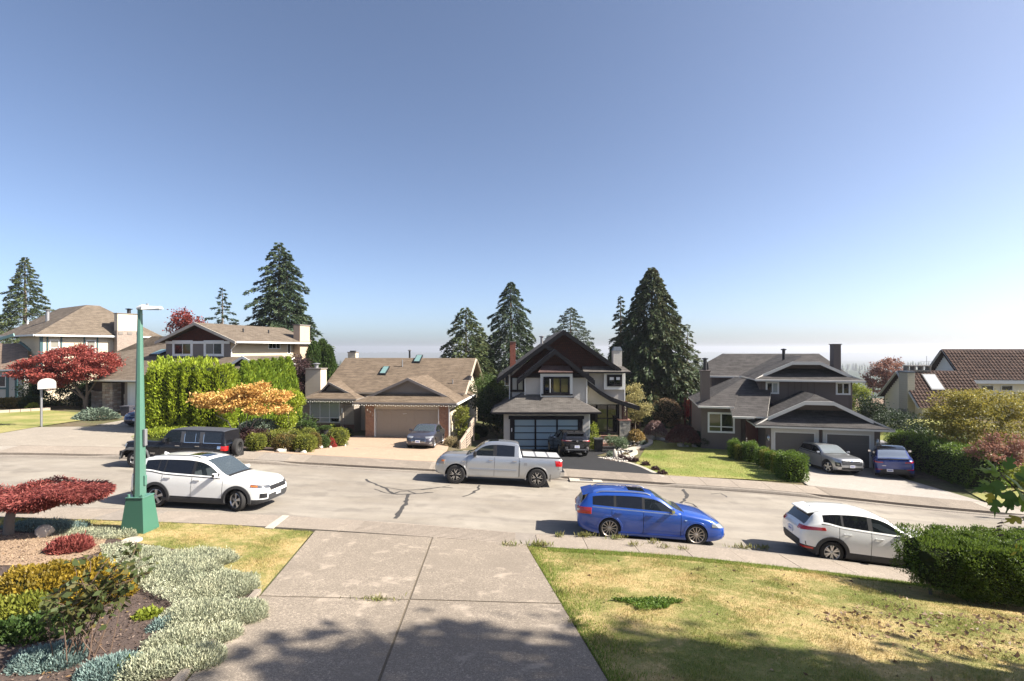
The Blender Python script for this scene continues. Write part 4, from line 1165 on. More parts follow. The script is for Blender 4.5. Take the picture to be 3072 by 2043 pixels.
# rear roof: long clipped hip
by_ = 8.0; r0,r1 = F(2178,1061,by_ + 3.2),F(2457,1061,by_ + 3.2); e0,e1 = F(2128,1127,by_),F(2560,1127,by_); ez = e0[1]
roof(h5,[[(e0[0],by_,ez),(e1[0],by_,ez),(r1[0],by_ + 3.2,r1[1]),(r0[0],by_ + 3.2,r0[1]),(e0[0] + .15,by_ + 2.0,ez + (r0[1] - ez)*.62)],
          [(e0[0],by_,ez),(e0[0] + .15,by_ + 2.0,ez + (r0[1] - ez)*.62),(r0[0],by_ + 3.2,r0[1]),(r0[0],by_ + 5,r0[1]),(e0[0],by_ + 7,ez)],
          [(e1[0],by_,ez),(r1[0],by_ + 3.2,r1[1]),(r1[0],by_ + 5,r1[1]),(e1[0],by_ + 7,ez)]],SH_DARK,.1,GREYT)
gutter(h5,(e0[0],by_ - .05,ez - .08),(e0[0] + 4.5,by_ - .05,ez - .08),GREYT)
wallbox(h5,e0[0] + .25,by_ + .5,.5,e1[0] - .6,by_ + 7,ez + .05,BRN); battens(h5,e0[0] + .3,e0[0] + 4,by_ + .5,2.5,ez - .1,.42,BRN2)
# left wing with the big low roof
lz = 2.62; ly0 = 1.0
l0,l1 = F(2094,1217,ly0),F(2203,1217,ly0); m0,m1 = F(2197,1248,ly0 - .95),F(2262,1248,ly0 - .95)
lz = l0[1]; mz = m0[1]; top = F(2268,1136,5.2); lsl = (top[1] - lz)/4.2
roof(h5,[[(l0[0],ly0,lz),(l1[0],ly0,lz),(m0[0],ly0,lz),(m0[0],ly0 - .95,mz),(m1[0] + .8,ly0 - .95,mz),(m1[0] + 2.2,4.6,lz + lsl*3.6),(u0 + .2,5.2,lz + lsl*4.2),(l0[0] + 3.7,5.2,lz + lsl*4.2)],
          [(l0[0],ly0,lz),(l0[0] + 3.7,5.2,lz + lsl*4.2),(l0[0] + 3.7,8,lz + lsl*4.2),(l0[0],8,lz)]],SH_DARK,.1,GREYT)
gutter(h5,(l0[0],ly0 - .05,lz - .08),(l1[0],ly0 - .05,lz - .08),GREYT); gutter(h5,(m0[0],ly0 - 1.0,mz - .08),(m1[0],ly0 - 1.0,mz - .08),GREYT)
lw0,lw1 = F(2104,1280,ly0 + .5)[0],F(2222,1280,ly0 + .5)[0]
wallbox(h5,lw0,ly0 + .5,-.6,lw1,8,lz - .02,BRN); wallbox(h5,lw1,ly0 + 1.2,-.5,0.02,8,mz + .2,BRN)
battens(h5,lw1 + .05,lw1 + .8,ly0 + 1.2,0,mz,.3,BRN2)
q0,q1 = F(2123,1236,ly0 + .5),F(2204,1300,ly0 + .5)
w_ = window(h5,q0[0],q1[1],q1[0],q0[1],ly0 + .5,WHITE_TRIM,[m_glass('glass_reflect_tint',(.10,.10,.04)),GLASS_DARK],.12,2,1,.06)  # left pane: yellowish reflection put into the glass tint
mb = MB(); zc = q1[1] + (q0[1] - q1[1])*.3; mb.box(q0[0] + .12,ly0 + .44,zc - .03,q1[0] - .12,ly0 + .48,zc + .03,WHITE_TRIM); mb.build('window_transom',h5)
q0,q1 = F(2236,1254,ly0 + 1.2),F(2274,1325,ly0 + 1.2)
mb = MB(); mb.box(q0[0],ly0 + 1.12,0,q1[0],ly0 + 1.2,q0[1] - .15,m_plain('door_red',(.10,.012,.012),.4,.1)); dr = mb.build('front_door',h5); mb = MB()
for k in range(3): mb.box(q0[0] + .02,ly0 + 1.08,.9 + k*.16,q0[0] + .10,ly0 + 1.118,1.0 + k*.16,LENS)
mb.build('handle',dr)
a,b = F(2103,1114,2.2),F(2128,1114,2.2)
mb = MB(); mb.box(a[0],1.9,0,b[0],2.8,a[1],BRN); ch = mb.build('chimney',h5); mb = MB(); mb.box(a[0] - .05,1.85,a[1],b[0] + .05,2.85,a[1] + .08,BRN2); mb.build('cap',ch); pipe(ch,(a[0] + b[0])/2,2.3,a[1] + .08,F(2115,1078,2.3)[1],.12,BLACK,'flue',BLACK)
a,b = F(2501,1034,7.5),F(2523,1034,7.5)
mb = MB(); mb.box(a[0],7.5,4,b[0],8.3,a[1],BRN); ch = mb.build('chimney',h5); mb = MB(); mb.box(a[0] - .06,7.44,a[1],b[0] + .06,8.36,a[1] + .06,BRN2); mb.build('cap',ch)
pipe(h5,F(2351,1070,6.5)[0],6.5,F(2351,1084,6.5)[1],F(2351,1050,6.5)[1],.11,BLACK,'flue',BLACK)

# two-storey beige house at the left
BEI = m_stucco('stucco_beige',(.50,.42,.31)); GRB = m_plain('wall_greybrown',(.175,.152,.14),.75,.1,1.5,.1)
REDW = m_brick('shake_redwood',(.075,.020,.012),(.05,.016,.011),(.02,.009,.007),.2,.2,.01,.6)
F2 = Fr(692,44.0,.30,-12)
h2 = thing('house','beige two-storey house with a red-brown gable above the clipped hedge','house',F2.O,F2.yaw,'houses across the street')
F = F2.f
x0 = F(500,1050,0)[0]; x1 = 0.0; ez = F(600,1024,0)[1]; zb_ = F(600,1069,0)[1]
wallbox(h2,x0,0,0,x1,11,ez + .1,BEI)
wallbox(h2,x0 - .01,-.06,zb_ - .2,x1 + .01,.0,ez + .1,GRB,'front_cladding')
ga,gb,gc = F(466,1025,-.6),F(587,967,-.6),F(707,1025,-.6)
xm = (ga[0] + gc[0])/2
roof(h2,[[(ga[0],-.6,ga[1]),(xm,-.6,gb[1]),(xm,11.4,gb[1]),(ga[0],11.4,ga[1])],[(gc[0],-.6,ga[1]),(xm,-.6,gb[1]),(xm,11.4,gb[1]),(gc[0],11.4,ga[1])]],SH_BRN,.1,GRB)
wallpoly(h2,[(ga[0] + .7,ez - .02),(gc[0] - .7,ez - .02),(xm,gb[1] - .35)],-.1,REDW,.1,'gable_wall')
barge(h2,[(ga[0],ga[1]),(xm,gb[1]),(gc[0],ga[1])],-.6,.24,.07,m_plain('barge_putty',(.42,.38,.33),.6,.06),up=.02)
mb = MB(); mb.box(x0,-.14,ez - .22,x1,-.06,ez + .02,WHITE_TRIM); mb.box(x0,-.12,zb_ - .22,x1,-.06,zb_ - .1,WHITE_TRIM); mb.build('trim_board',h2)
for pa,pb in ((523,574),(617,667)):
 q0,q1 = F(pa,1027,-.06),F(pb,1063,-.06); window(h2,q0[0],q1[1],q1[0],q0[1],-.06,WHITE_TRIM,[GLASS_DARK,m_glass('glass_leafy',(.07,.08,.03))] if pa < 600 else [m_glass('glass_halfblind',(.14,.13,.12)),GLASS_DARK],.05,2,1,.06,WHITE,.17)
# side wall windows (plane x = 0 seen from the right)
def side_y(px):
 r = F2.ray(px,HY); o = Vector((0,0,CAMZ)) - F2.O; t = -o.dot(F2.ex)/r.dot(F2.ex); return (o + r*t).dot(F2.ey),t
for pa,pb,ya,yb,cc in ((804,840,1029,1047,3),(861,871,1031,1062,1)):
 (y0,t0),(y1,t1) = side_y(pa),side_y(pb); za,zc = CAMZ - (ya - HY)/FPX*(F2.O.y + y0) - F2.O.z,CAMZ - (yb - HY)/FPX*(F2.O.y + y0) - F2.O.z
 window(h2,y0,zc,y1,za,.0,WHITE_TRIM,GLASS_DARK,.07,cc,1,.06,axis='x')
gutter(h2,(gc[0] + .05,-.6,ga[1] - .05),(gc[0] + .05,11.4,ga[1] - .05),WHITE_TRIM,.12,.15)
mb = MB(); mb.tube([(gc[0],-.4,ga[1] - .15),(.12,-.05,ga[1] - .7),(.12,-.05,2)],.05,WHITE_TRIM,8); mb.build('downpipe',h2)
yc,tc = side_y(868); ye,te = side_y(920); cz = CAMZ - (976 - HY)/FPX*(F2.O.y + yc) - F2.O.z
mb = MB(); mb.box(-.02,yc + .7,0,.75,yc + 2.4,cz,m_stucco('stucco_chimney',(.47,.36,.27))); ch = mb.build('chimney',h2); mb = MB(); mb.box(-.08,yc + .64,cz,.81,yc + 2.46,cz + .12,GRB); mb.build('cap',ch)
for px_,y in ((677,3),(792,6.5)):
 zz_ = ga[1] + (gb[1] - ga[1])*.55; pipe(h2,gc[0]*.45 + xm*.55,y,zz_ - .2,zz_ + .35,.07,BLACK)
# lower front roofs
lx0 = F(285,1140,-5.0)[0]; lx1 = F(760,1146,-5.0)[0]; lz0 = F(400,1141,-5.0)[1]; lz1 = F(600,1070,-.06)[1]; hx_ = F(352,1057,-1.0)
ms = (lz1 - lz0)/4.94
def on_slope(px,py):
 lo,hi = -5.0,14.0
 for _ in range(40):
  m_ = (lo + hi)/2
  if F(px,py,m_)[1] > lz0 + ms*(m_ + 5): lo = m_
  else: hi = m_
 return (F(px,py,lo)[0],lo,lz0 + ms*(lo + 5))
B2,C2 = on_slope(345,1057),on_slope(455,1009)
roof(h2,[[(lx0,-5.0,lz0),(lx1,-5.0,lz0),(lx1,-.06,lz1),(x0 + .2,-.06,lz1),(x0 + .2,C2[1],C2[2]),C2,B2],[C2,(x0 + .2,C2[1],C2[2]),(x0 + .2,C2[1] + 8,lz0 + 1),(lx0 + 3,C2[1] + 8,lz0 + 1),B2]],SH_BRN,.1,GREYT)
rx0,rz0 = B2[0],B2[2]
gutter(h2,(lx0,-5.05,lz0 - .06),(lx1,-5.05,lz0 - .06),GREYT)
wallbox(h2,lx0 + 2.0,-3.0,0,0,-.1,lz0,m_plain('wall_mauve',(.27,.23,.21),.75,.08))
q0,q1 = F(389,1150,-4.2),F(520,1240,-4.2)
wallbox(h2,q0[0] - .5,-4.2,0,q1[0] + .5,-3,lz0 - .05,m_plain('garage_wall',(.24,.20,.18),.75,.08)); mb = MB(); mb.box(q0[0] - .12,-4.28,0,q0[0],-4.2,2.5,WHITE_TRIM); mb.box(q0[0] - .12,-4.28,2.5,q1[0],-4.2,2.62,WHITE_TRIM); mb.build('door_surround',h2)
mb = MB(); mb.box(q0[0],-4.24,0,q1[0],-4.2,2.5,WHITE); gd = mb.build('garage_door',h2)
for r in range(4):
 mb = MB(); mb.box(q0[0] + .05,-4.262,.03 + r*.62,q1[0] - .05,-4.241,.58 + r*.62,WHITE); mb.build('panel',gd,uv=False)
_k = on_slope(447,1068); skylight(h2,_k[0],_k[1],lambda y: lz0 + ms*(y + 5),1.1,1.3,.4)
# small gable over the side door, stone pillars
sg = [F(689,1093,-2.0),F(727,1068,-2.0),F(775,1096,-2.0)]
roof(h2,[[(sg[0][0],-2,sg[0][1]),(sg[1][0],-2,sg[1][1]),(sg[1][0],3,sg[1][1]),(sg[0][0],3,sg[0][1])],[(sg[2][0],-2,sg[2][1]),(sg[1][0],-2,sg[1][1]),(sg[1][0],3,sg[1][1]),(sg[2][0],3,sg[2][1])]],SH_BRN,.1,WHITE_TRIM); barge(h2,sg,-2,.22,.06,WHITE_TRIM,up=.02); wallpoly(h2,[(sg[0][0] + .3,0),(sg[2][0] - .3,0),(sg[2][0] - .3,sg[2][1] - .1),(sg[1][0],sg[1][1] - .15),(sg[0][0] + .3,sg[0][1] - .1)],-1.6,BEI,.1)
PIL = [m_plain('ashlar_%d' % i,c,.85,.2,8,.4,40) for i,c in enumerate(((.36,.30,.25),(.28,.235,.20),(.43,.37,.31),(.30,.22,.18)))]
for pa,pb,yt,ly in ((307,338,1148,-4.6),(274,306,1172,-3.6),(372,386,1182,-4.0)):
 q0,q1 = F(pa,yt,ly),F(pb,1240,ly); mb = MB(); mb.box(q0[0] + .04,ly + .04,-.2,q1[0] - .04,ly + .7,q0[1] - .02,DARK); pil = mb.build('stone_pillar',h2)
 z = -.1
 while z < q0[1] - .03:
  h_ = min(random.uniform(.12,.2),q0[1] - z); x = q0[0]
  while x < q1[0] - .02:
   x2 = min(q1[0],x + random.uniform(.22,.5)); x2 = q1[0] if q1[0] - x2 < .14 else x2
   mb = MB(); mb.box(x + .008,ly - random.uniform(0,.035),z + .008,x2 - .008,ly + .08,z + h_ - .008,random.choice(PIL)); mb.build('stone',pil,uv=False); x = x2
  for yy in (0,1):
   mb = MB(); mb.box(q1[0] - .06,ly + .09 + yy*.32,z + .008,q1[0] + random.uniform(0,.03),ly + .38 + yy*.32,z + h_ - .008,random.choice(PIL)); mb.build('stone',pil,uv=False)
  z += h_
wallbox(h2,F(280,1200,-3.2)[0],-3.2,0,F(388,1200,-3.2)[0],-3.0,lz0,m_plain('porch_wall',(.11,.075,.06),.8,.1))

# cream house at the far left
CRM = m_stucco('stucco_cream_light',(.60,.52,.39)); TEAL = m_plain('trim_teal',(.035,.085,.095),.5,.1); TEAL_L = m_plain('barge_teal',(.22,.36,.34),.5,.1)
BRK1 = m_brick('brick_taupe',(.34,.27,.22),(.28,.22,.185),(.36,.31,.27),.25,.09)
F1 = Fr(122,47.0,.35,-33)
h1 = thing('house','cream house with teal trim behind the red maple at far left','house',F1.O,F1.yaw,'houses across the street')
F = F1.f
ez = F(115,1003,-.5)[1]
wallbox(h1,-6.5,0,0,0,9,ez,CRM)
ov = .55; zr = F(240,932,4.5)[1]; zr = ez + 3.3
roof(h1,[[(-12,-ov,ez),(ov,-ov,ez),(-3.6,4.5,zr),(-12,4.5,zr)],[(ov,-ov,ez),(ov,10,ez),(-3.6,5.6,zr),(-3.6,4.5,zr)],[(ov,10,ez),(-12,10,ez),(-12,5.6,zr),(-3.6,5.6,zr)]],SH_BRN,.1,WHITE_TRIM)
gutter(h1,(ov + .04,-ov,ez - .06),(ov + .04,10,ez - .06),WHITE_TRIM,.12,.16); gutter(h1,(-12,-ov - .04,ez - .06),(ov,-ov - .04,ez - .06),WHITE_TRIM,.12,.16)
mb = MB(); mb.box(-.16,-.05,0,.05,.16,ez - .1,TEAL); mb.build('corner_post',h1)
def side_y1(px):
 r = F1.ray(px,HY); o = Vector((0,0,CAMZ)) - F1.O; t = -o.dot(F1.ex)/r.dot(F1.ex); return (o + r*t).dot(F1.ey)
for pa,pb in ((148,178),(258,287)):
 y0,y1 = side_y1(pa),side_y1(pb); window(h1,y0,ez - 2.0,y1,ez - .45,.0,WHITE_TRIM,[m_glass('glass_curtain',(.22,.21,.18))],.09,1,2,.06,axis='x')
 for yy in (y0 - .2,y1 + .08):
  mb = MB(); mb.box(.0,yy,ez - 2.4,.05,yy + .12,ez - .1,TEAL); mb.build('trim_board',h1)
ya = side_y1(333); cz = F(372,922,ya)[1]
cz = ez + 2.3
mb = MB(); mb.box(.02,ya + .2,0,.95,ya + 2.5,ez - .0 + .55,BRK1); mb.box(.05,ya + .25,ez + .55,.92,ya + 2.4,cz,m_stucco('stucco_pale',(.66,.58,.45))); ch = mb.build('chimney',h1)
mb = MB(); mb.box(-.02,ya + .18,cz,1.0,ya + 2.5,cz + .07,TAUPE); mb.build('cap',ch); pipe(ch,.45,ya + 1.4,cz + .07,cz + .5,.17,BLACK,'flue',BLACK)
for k in range(3):
 mb = MB(); mb.box(.0,ya + .3 + k*.8,ez + .15,.99,ya + .7 + k*.8,ez + .42,TAUPE); mb.build('brick_corbel',ch)
pipe(h1,-5.2,1.8,ez + .8,ez + 2.6,.16,GREYMETAL,'flue',GREYMETAL); pipe(h1,-10.5,1.5,ez + .8,ez + 1.7,.08,WHITE_TRIM)
# lower front wing with timber strips
LW = Fr(72,46.0,.35,-8)
r_ = F1
def w2l(p): v = Vector(p) - F1.O; return (v.dot(F1.ex),v.dot(F1.ey),v.z)
def lp(px,py,ly):
 x,z = LW.f(px,py,ly); p = LW.O + LW.ex*x + LW.ey*ly; return w2l((p.x,p.y,LW.O.z + z))
mb = MB()
pl = [lp(-140,1110,-.6),lp(84,1108,-.6),lp(84,1030,3.2),lp(-140,1030,3.2)]
mb.prism(pl,(0,0,-.12),SH_PINK,WHITE_TRIM); mb.build('lower_roof',h1)
mb = MB(); mb.prism([lp(-140,1115,0),lp(72,1113,0),lp(72,1232,0),lp(-140,1232,0)],(.1,.3,0),m_plain('wall_render',(.42,.40,.38),.8,.1,2,.3)); mb.build('wall',h1)
for pa,pb,yt,yb in ((17,24,1113,1205),(44,51,1113,1205),(-140,17,1160,1168)):
 a = lp(pa,yt,-.05); b = lp(pb,yt,-.05); c_ = lp(pb,yb,-.05); d_ = lp(pa,yb,-.05); mb = MB(); mb.prism([a,b,c_,d_],(.02,.06,0),TEAL); mb.build('timber_strip',h1)
a = [lp(-40,1126,-.06),lp(17,1126,-.06),lp(17,1162,-.06),lp(-40,1162,-.06)]; mb = MB(); mb.prism(a,(.02,.05,0),WHITE_TRIM); w_ = mb.build('window',h1); a = [lp(-37,1129,-.08),lp(14,1129,-.08),lp(14,1159,-.08),lp(-37,1159,-.08)]; mb = MB(); mb.prism(a,(.005,.02,0),m_glass('glass_navy',(.012,.02,.05))); mb.build('pane',w_)
mb = MB(); a,b = lp(-140,1060,.2),lp(42,1004,.2); mb.bar(a,b,.08,.25,TEAL_L); mb.bar(lp(60,1026,1.5),lp(92,1052,1.5),.08,.2,TEAL); mb.build('bargeboard',h1)

# white house with tile roofs at the right
SID6 = m_plain('siding_cream',(.80,.72,.56),.65,.06,1.2)
SID6W = m_plain('siding_white',(.82,.79,.72),.65,.06,1.2)
TILE_M = [m_plain('roof_tile_%d' % i,c,.85,.2,5,.2,40,spec=.12) for i,c in enumerate(((.062,.036,.028),(.050,.030,.024),(.074,.044,.034)))]
F6 = Fr(2767,44.0,-.55,-6)
h6 = thing('house','cream sided house with dark brown tile roofs behind the golden tree','house',F6.O,F6.yaw,'houses across the street')
F = F6.f
def tile_mesh(w,l,mat):
 """one S-shaped roof tile: w wide, l long down the slope, in local x / y, curved up in z"""
 vs,fs = [],[]; n = 6
 for j,(y,lift) in enumerate(((0,.0),(l,-.045))):
  for i in range(n + 1):
   u = i/n; vs.append((u*w,-y,.034*math.sin(u*math.pi*2)*(1 if u < .5 else .35) + .03 + lift*0 + (0.045 if j else 0.0)))
 for i in range(n): fs.append((i,i + 1,n + 2 + i,n + 1 + i)[::-1])
 b = len(vs)
 for i in range(n + 1): vs.append((vs[n + 1 + i][0],vs[n + 1 + i][1],vs[n + 1 + i][2] - .05))
 for i in range(n): fs.append((n + 1 + i,n + 2 + i,b + i + 1,b + i)[::-1])
 m = bpy.data.meshes.new('tile'); m.from_pydata(vs,[],fs); m.materials.append(mat); m.update(); return m
TW,TL = .30,.36
TMESH = [tile_mesh(TW + .004,TL + .03,m) for m in TILE_M]
def tile_field(root,eL,eR,rL,rR,keep,limit):
 """rows of tiles on the plane eave (eL..eR) to ridge (rL..rR); the first `limit` largest become pieces, the rest one mesh"""
 eL,eR,rL,rR = [Vector(p) for p in (eL,eR,rL,rR)]
 ux = (eR - eL).normalized(); up = (rL - eL); up = (up - ux*up.dot(ux)); Ls = up.length; up.normalize(); n = ux.cross(up)
 M = Matrix((ux,up,n)).transposed()
 par = bpy.data.objects.new('roof_tiles',None)
 rows = int(Ls/TL); bulk_v,bulk_f,bulk_m = [],[],[]; cnt = 0
 for r in range(rows):
  v0 = r*TL; t = (v0 + TL)/Ls; a = eL.lerp(rL,t).dot(ux); b = eR.lerp(rR,t).dot(ux); a2 = eL.lerp(rL,v0/Ls).dot(ux); b2 = eR.lerp(rR,v0/Ls).dot(ux)
  x0,x1 = max(a,a2),min(b,b2); k = int((x1 - x0)/TW + .5); org = eL + up*(v0 + TL) - ux*eL.dot(ux)
  for i in range(k):
   p = org + ux*(x0 + i*TW); mi = (i*7 + r*3 + (i*r) % 5) % 3
   if cnt < limit:
    o = link('tile',TMESH[mi],root); o.matrix_local = M.to_4x4(); o.location = p + n*.012; cnt += 1
   else:
    b0 = len(bulk_v)
    for v in TMESH[mi].vertices: bulk_v.append(tuple(p + n*.012 + M @ v.co))
    for f in TMESH[mi].polygons: bulk_f.append(tuple(j + b0 for j in f.vertices)); bulk_m.append(mi)
 bpy.data.objects.remove(par)
 if bulk_f:
  me = bpy.data.meshes.new('tile_field'); me.from_pydata(bulk_v,[],bulk_f)
  for m in TILE_M: me.materials.append(m)
  me.polygons.foreach_set('material_index',bulk_m); me.update(); o = link('tile_field',me,root); tag(o,kind='stuff')
# gabled wing: ridge runs along x, gable end faces left (x = gx)
def plane_x(px,lx):
 """depth where the sight line through px meets the plane x = lx"""
 r = F6.ray(px,HY); o = Vector((0,0,CAMZ)) - F6.O; t = (lx - o.dot(F6.ex))/r.dot(F6.ex); return (o + r*t).dot(F6.ey),t
gx = 0.0
ya_,ta = plane_x(2699,gx); yb_,tb = plane_x(2641,gx)
ze = CAMZ - (1222 - HY)/FPX*44.0 - F6.O.z; za = CAMZ - (1111 - HY)/FPX*ta - F6.O.z; zb_ = CAMZ - (1187 - HY)/FPX*tb - F6.O.z
wl = 5.6
roof(h6,[[(gx - .25,-.0,ze),(gx + wl,-.0,ze),(gx + wl,ya_,za),(gx - .25,ya_,za)],[(gx - .25,yb_,zb_),(gx + wl,yb_,zb_),(gx + wl,ya_,za),(gx - .25,ya_,za)]],TILE_M[1],.1,WHITE_TRIM,'roof_deck')
tile_field(h6,(gx - .28,-.08,ze - .08),(gx + wl,-.08,ze - .08),(gx - .28,ya_,za),(gx + wl,ya_,za),None,150)
def planks(root,lx,poly,mat,step=.2,th=.02,nm='plank'):
 """lap boards on a wall in the plane x = lx facing -x; poly is a list of (y, z)"""
 zs = [p[1] for p in poly]; z = min(zs)
 while z < max(zs) - .02:
  zm_ = z + step*.5; xs_ = []
  for (y0,z0),(y1,z1) in zip(poly,poly[1:] + poly[:1]):
   if (z0 - zm_)*(z1 - zm_) < 0: xs_.append(y0 + (y1 - y0)*(zm_ - z0)/(z1 - z0))
  xs_.sort()
  for a,b in zip(xs_[::2],xs_[1::2]):
   mb = MB(); mb.add([(lx - .035,a,z),(lx - .012,a,z + step - .004),(lx,a,z + step - .004),(lx,a,z),(lx - .035,b,z),(lx - .012,b,z + step - .004),(lx,b,z + step - .004),(lx,b,z)],[(0,4,5,1),(0,3,7,4),(1,5,6,2),(0,1,2,3),(7,6,5,4)],mat); mb.build(nm,root,uv=False)
  z += step
gp = [(.35,-.2),(yb_ - .4,-.2),(yb_ - .4,zb_ + .1),(ya_,za - .25),(.35,ze + .1)]
wallpoly(h6,gp,gx + .35,SID6,.12,'gable_wall','x'); planks(h6,gx + .22,gp,SID6,.21)
wallbox(h6,gx + .3,.35,-.5,gx + wl,.5,ze - .05,SID6)
mb = MB(); mb.bar((gx - .27,-.02,ze - .12),(gx - .27,ya_,za - .12),.05,.2,GREYT,(1,0,0)); mb.bar((gx - .27,ya_,za - .12),(gx - .27,yb_,zb_ - .12),.05,.2,GREYT,(1,0,0)); mb.build('bargeboard',h6)
yc0,yc1 = plane_x(2727,gx - .3)[0],plane_x(2701,gx - .3)[0]
mb = MB(); mb.box(gx - .42,yc0,-.3,gx + .2,yc1,za - .15,m_lap('siding_chase',(.42,.38,.30),.21)); chs = mb.build('chimney_chase',h6); mb = MB(); mb.box(gx - .47,yc0 - .05,za - .15,gx + .2,yc1 + .05,za - .02,m_plain('slate_cap',(.08,.10,.13),.5,.1)); mb.build('cap',chs)
mb = MB(); mb.box(gx - .44,yc0 + .15,.0,gx - .40,yc0 + .95,.75,m_plain('hatch_grey',(.16,.15,.14),.6,.1)); mb.build('hatch',h6)
q0 = F(2788,1168,2.0); skylight(h6,F(2795,1160,1.2)[0],1.2,lambda y: ze + (za - ze)*y/ya_ + .06,1.15,1.3,.8,m_glass('skylight_pale',(.42,.44,.46),rough=.12))
a,b = F(2716,1109,ya_),F(2786,1096,ya_); mb = MB(); mb.box(a[0],ya_ - .3,za - .1,b[0],ya_ + .3,za + .04,TAUPE)
for i in range(4): x = a[0] + (b[0] - a[0])*(i + .0)/3 - (.1 if i else 0); mb.box(x,ya_ - .3,za + .04,x + .14,ya_ + .3,b[1] - .1,TAUPE)
mb.box(a[0] - .05,ya_ - .35,b[1] - .1,b[0] + .05,ya_ + .35,b[1],TAUPE); mb.build('ridge_vent_box',h6)
mb = MB(); mb.tube([F(2780,1098,7) [:1] + (7,F(2780,1098,7)[1] - 1),F(2780,1098,7)[:1] + (7,F(2780,1068,7)[1])],.02,GREYMETAL,5); q = F(2780,1085,7); mb.bar((q[0] - .5,7,q[1]),(q[0] + .5,7,q[1]),.02,.02,GREYMETAL); mb.build('aerial',h6)
# taller main part
mx = F(2889,1140,3.0)[0]; mze = F(2897,1137,2.4)[1]
my_,mt = plane_x(2824,mx - .5); mza = CAMZ - (1047 - HY)/FPX*mt - F6.O.z
ml = 13
roof(h6,[[(mx - .5,2.4,mze),(mx + ml,2.4,mze),(mx + ml,my_,mza),(mx - .5,my_,mza)],[(mx - .5,my_*2 - 2.4,mze),(mx + ml,my_*2 - 2.4,mze),(mx + ml,my_,mza),(mx - .5,my_,mza)]],TILE_M[1],.1,WHITE_TRIM,'roof_deck')
tile_field(h6,(mx - .53,2.32,mze - .06),(mx + ml,2.32,mze - .06),(mx - .53,my_,mza),(mx + ml,my_,mza),None,150)
gp = [(2.9,0),(my_*2 - 2.9,0),(my_*2 - 2.9,mze),(my_,mza - .3),(2.9,mze + .1)]
wallpoly(h6,gp,mx + .12,SID6W,.12,'gable_wall','x'); planks(h6,mx,[(p[0],max(p[1],ze - 1)) for p in gp],SID6W,.21)
mb = MB(); mb.bar((mx - .52,2.36,mze - .12),(mx - .52,my_,mza - .12),.05,.2,TILE_M[1],(1,0,0)); mb.bar((mx - .52,my_,mza - .12),(mx - .52,my_*2 - 2.4,mze - .12),.05,.2,WHITE_TRIM,(1,0,0)); mb.build('bargeboard',h6)
mb = MB(); mb.box(mx - .4,2.3,mze - .42,mx + ml,2.4,mze - .1,WHITE_TRIM); mb.build('fascia',h6); wallbox(h6,mx,3.0,-1,mx + ml,3.2,mze - .05,SID6)
for pa,pb in ((2943,2980),(3002,3038)):
 q0,q1 = F(pa,1156,3.0),F(pb,1172,3.0); window(h6,q0[0],q1[1],q1[0],q0[1],3.0,WHITE_TRIM,GLASS_DARK,.06,1,1,.06)
# vegetation
def unit(v): return v/np.maximum(np.linalg.norm(v,axis=-1,keepdims=True),1e-9)
def rdir(n): return unit(RNG.normal(size=(n,3)))

def leaf_mesh(name,P,Dr,L,W,mat,parent=None,bend=.25,up=None):
 """many small folded leaves: base, two sides, tip"""
 n = len(P); L = np.broadcast_to(L,(n,)); W = np.broadcast_to(W,(n,)); Dr = unit(Dr)
 s_ = unit(np.cross(Dr,up if up is not None else rdir(n)))
 nn = np.cross(s_,Dr)
 a = P; m = P + Dr*(L*.45)[:,None] + nn*(L*bend*.35)[:,None]
 tip = P + Dr*L[:,None] - nn*(L*bend*.2)[:,None]
 V = np.stack([a,m - s_*(W*.5)[:,None],tip,m + s_*(W*.5)[:,None]],1).reshape(-1,3)
 F = np.arange(4*n).reshape(-1,4)
 return np_mesh(name,V,F,[mat],parent)

def limbs(paths,mat,name,parent,n=6):
 mb = MB()
 for pts,r0,r1 in paths:
  k = len(pts); mb.tube(pts,[r0 + (r1 - r0)*i/(k - 1) for i in range(k)],mat,n)
 return mb.build(name,parent,smooth=60,uv=False)

# leaf colours
LF_SPRUCE = m_leaf('needles_spruce',[(.020,.036,.018),(.042,.066,.026),(.085,.108,.038),(.15,.15,.05)],.15,.5,.5)
LF_FIR = m_leaf('needles_dark',[(.013,.026,.015),(.027,.048,.026),(.052,.078,.034),(.092,.112,.044)],.12,.5,.45)
LF_CEDAR = m_leaf('needles_cedar',[(.014,.030,.016),(.032,.058,.026),(.062,.092,.032),(.10,.065,.036)],.18,.55,.35)
LF_DEODAR = m_leaf('needles_deodar',[(.030,.045,.030),(.055,.075,.045),(.10,.12,.062)],.2,.4,.5)
LF_ARB = m_leaf('leaf_arborvitae',[(.08,.135,.016),(.16,.24,.024),(.30,.36,.032)],.3,.45,1.0)
LF_HEDGE = m_leaf('leaf_hedge_yellow',[(.10,.15,.014),(.22,.28,.022),(.38,.40,.035)],.3,.4,1.1)
LF_HEDGE_D = m_leaf('leaf_hedge_green',[(.036,.078,.012),(.085,.15,.018),(.18,.26,.035)],.25,.35,1.2)
LF_YEW = m_leaf('leaf_front_hedge',[(.030,.058,.012),(.070,.12,.018),(.15,.21,.03)],.3,.3,1.2)
LF_BOX = m_leaf('leaf_box',[(.075,.10,.014),(.165,.185,.026),(.30,.29,.05)],.25,.4,2.0)
LF_BOXR = m_leaf('leaf_box_rust',[(.060,.060,.016),(.14,.115,.028),(.17,.075,.03)],.25,.6,2.0)
LF_GRN = m_leaf('leaf_green',[(.020,.045,.010),(.045,.085,.018),(.11,.155,.04)],.3,.35,1.5)
LF_DKG = m_leaf('leaf_dark_green',[(.008,.018,.008),(.016,.034,.012),(.034,.060,.020)],.2,.4,1.5)
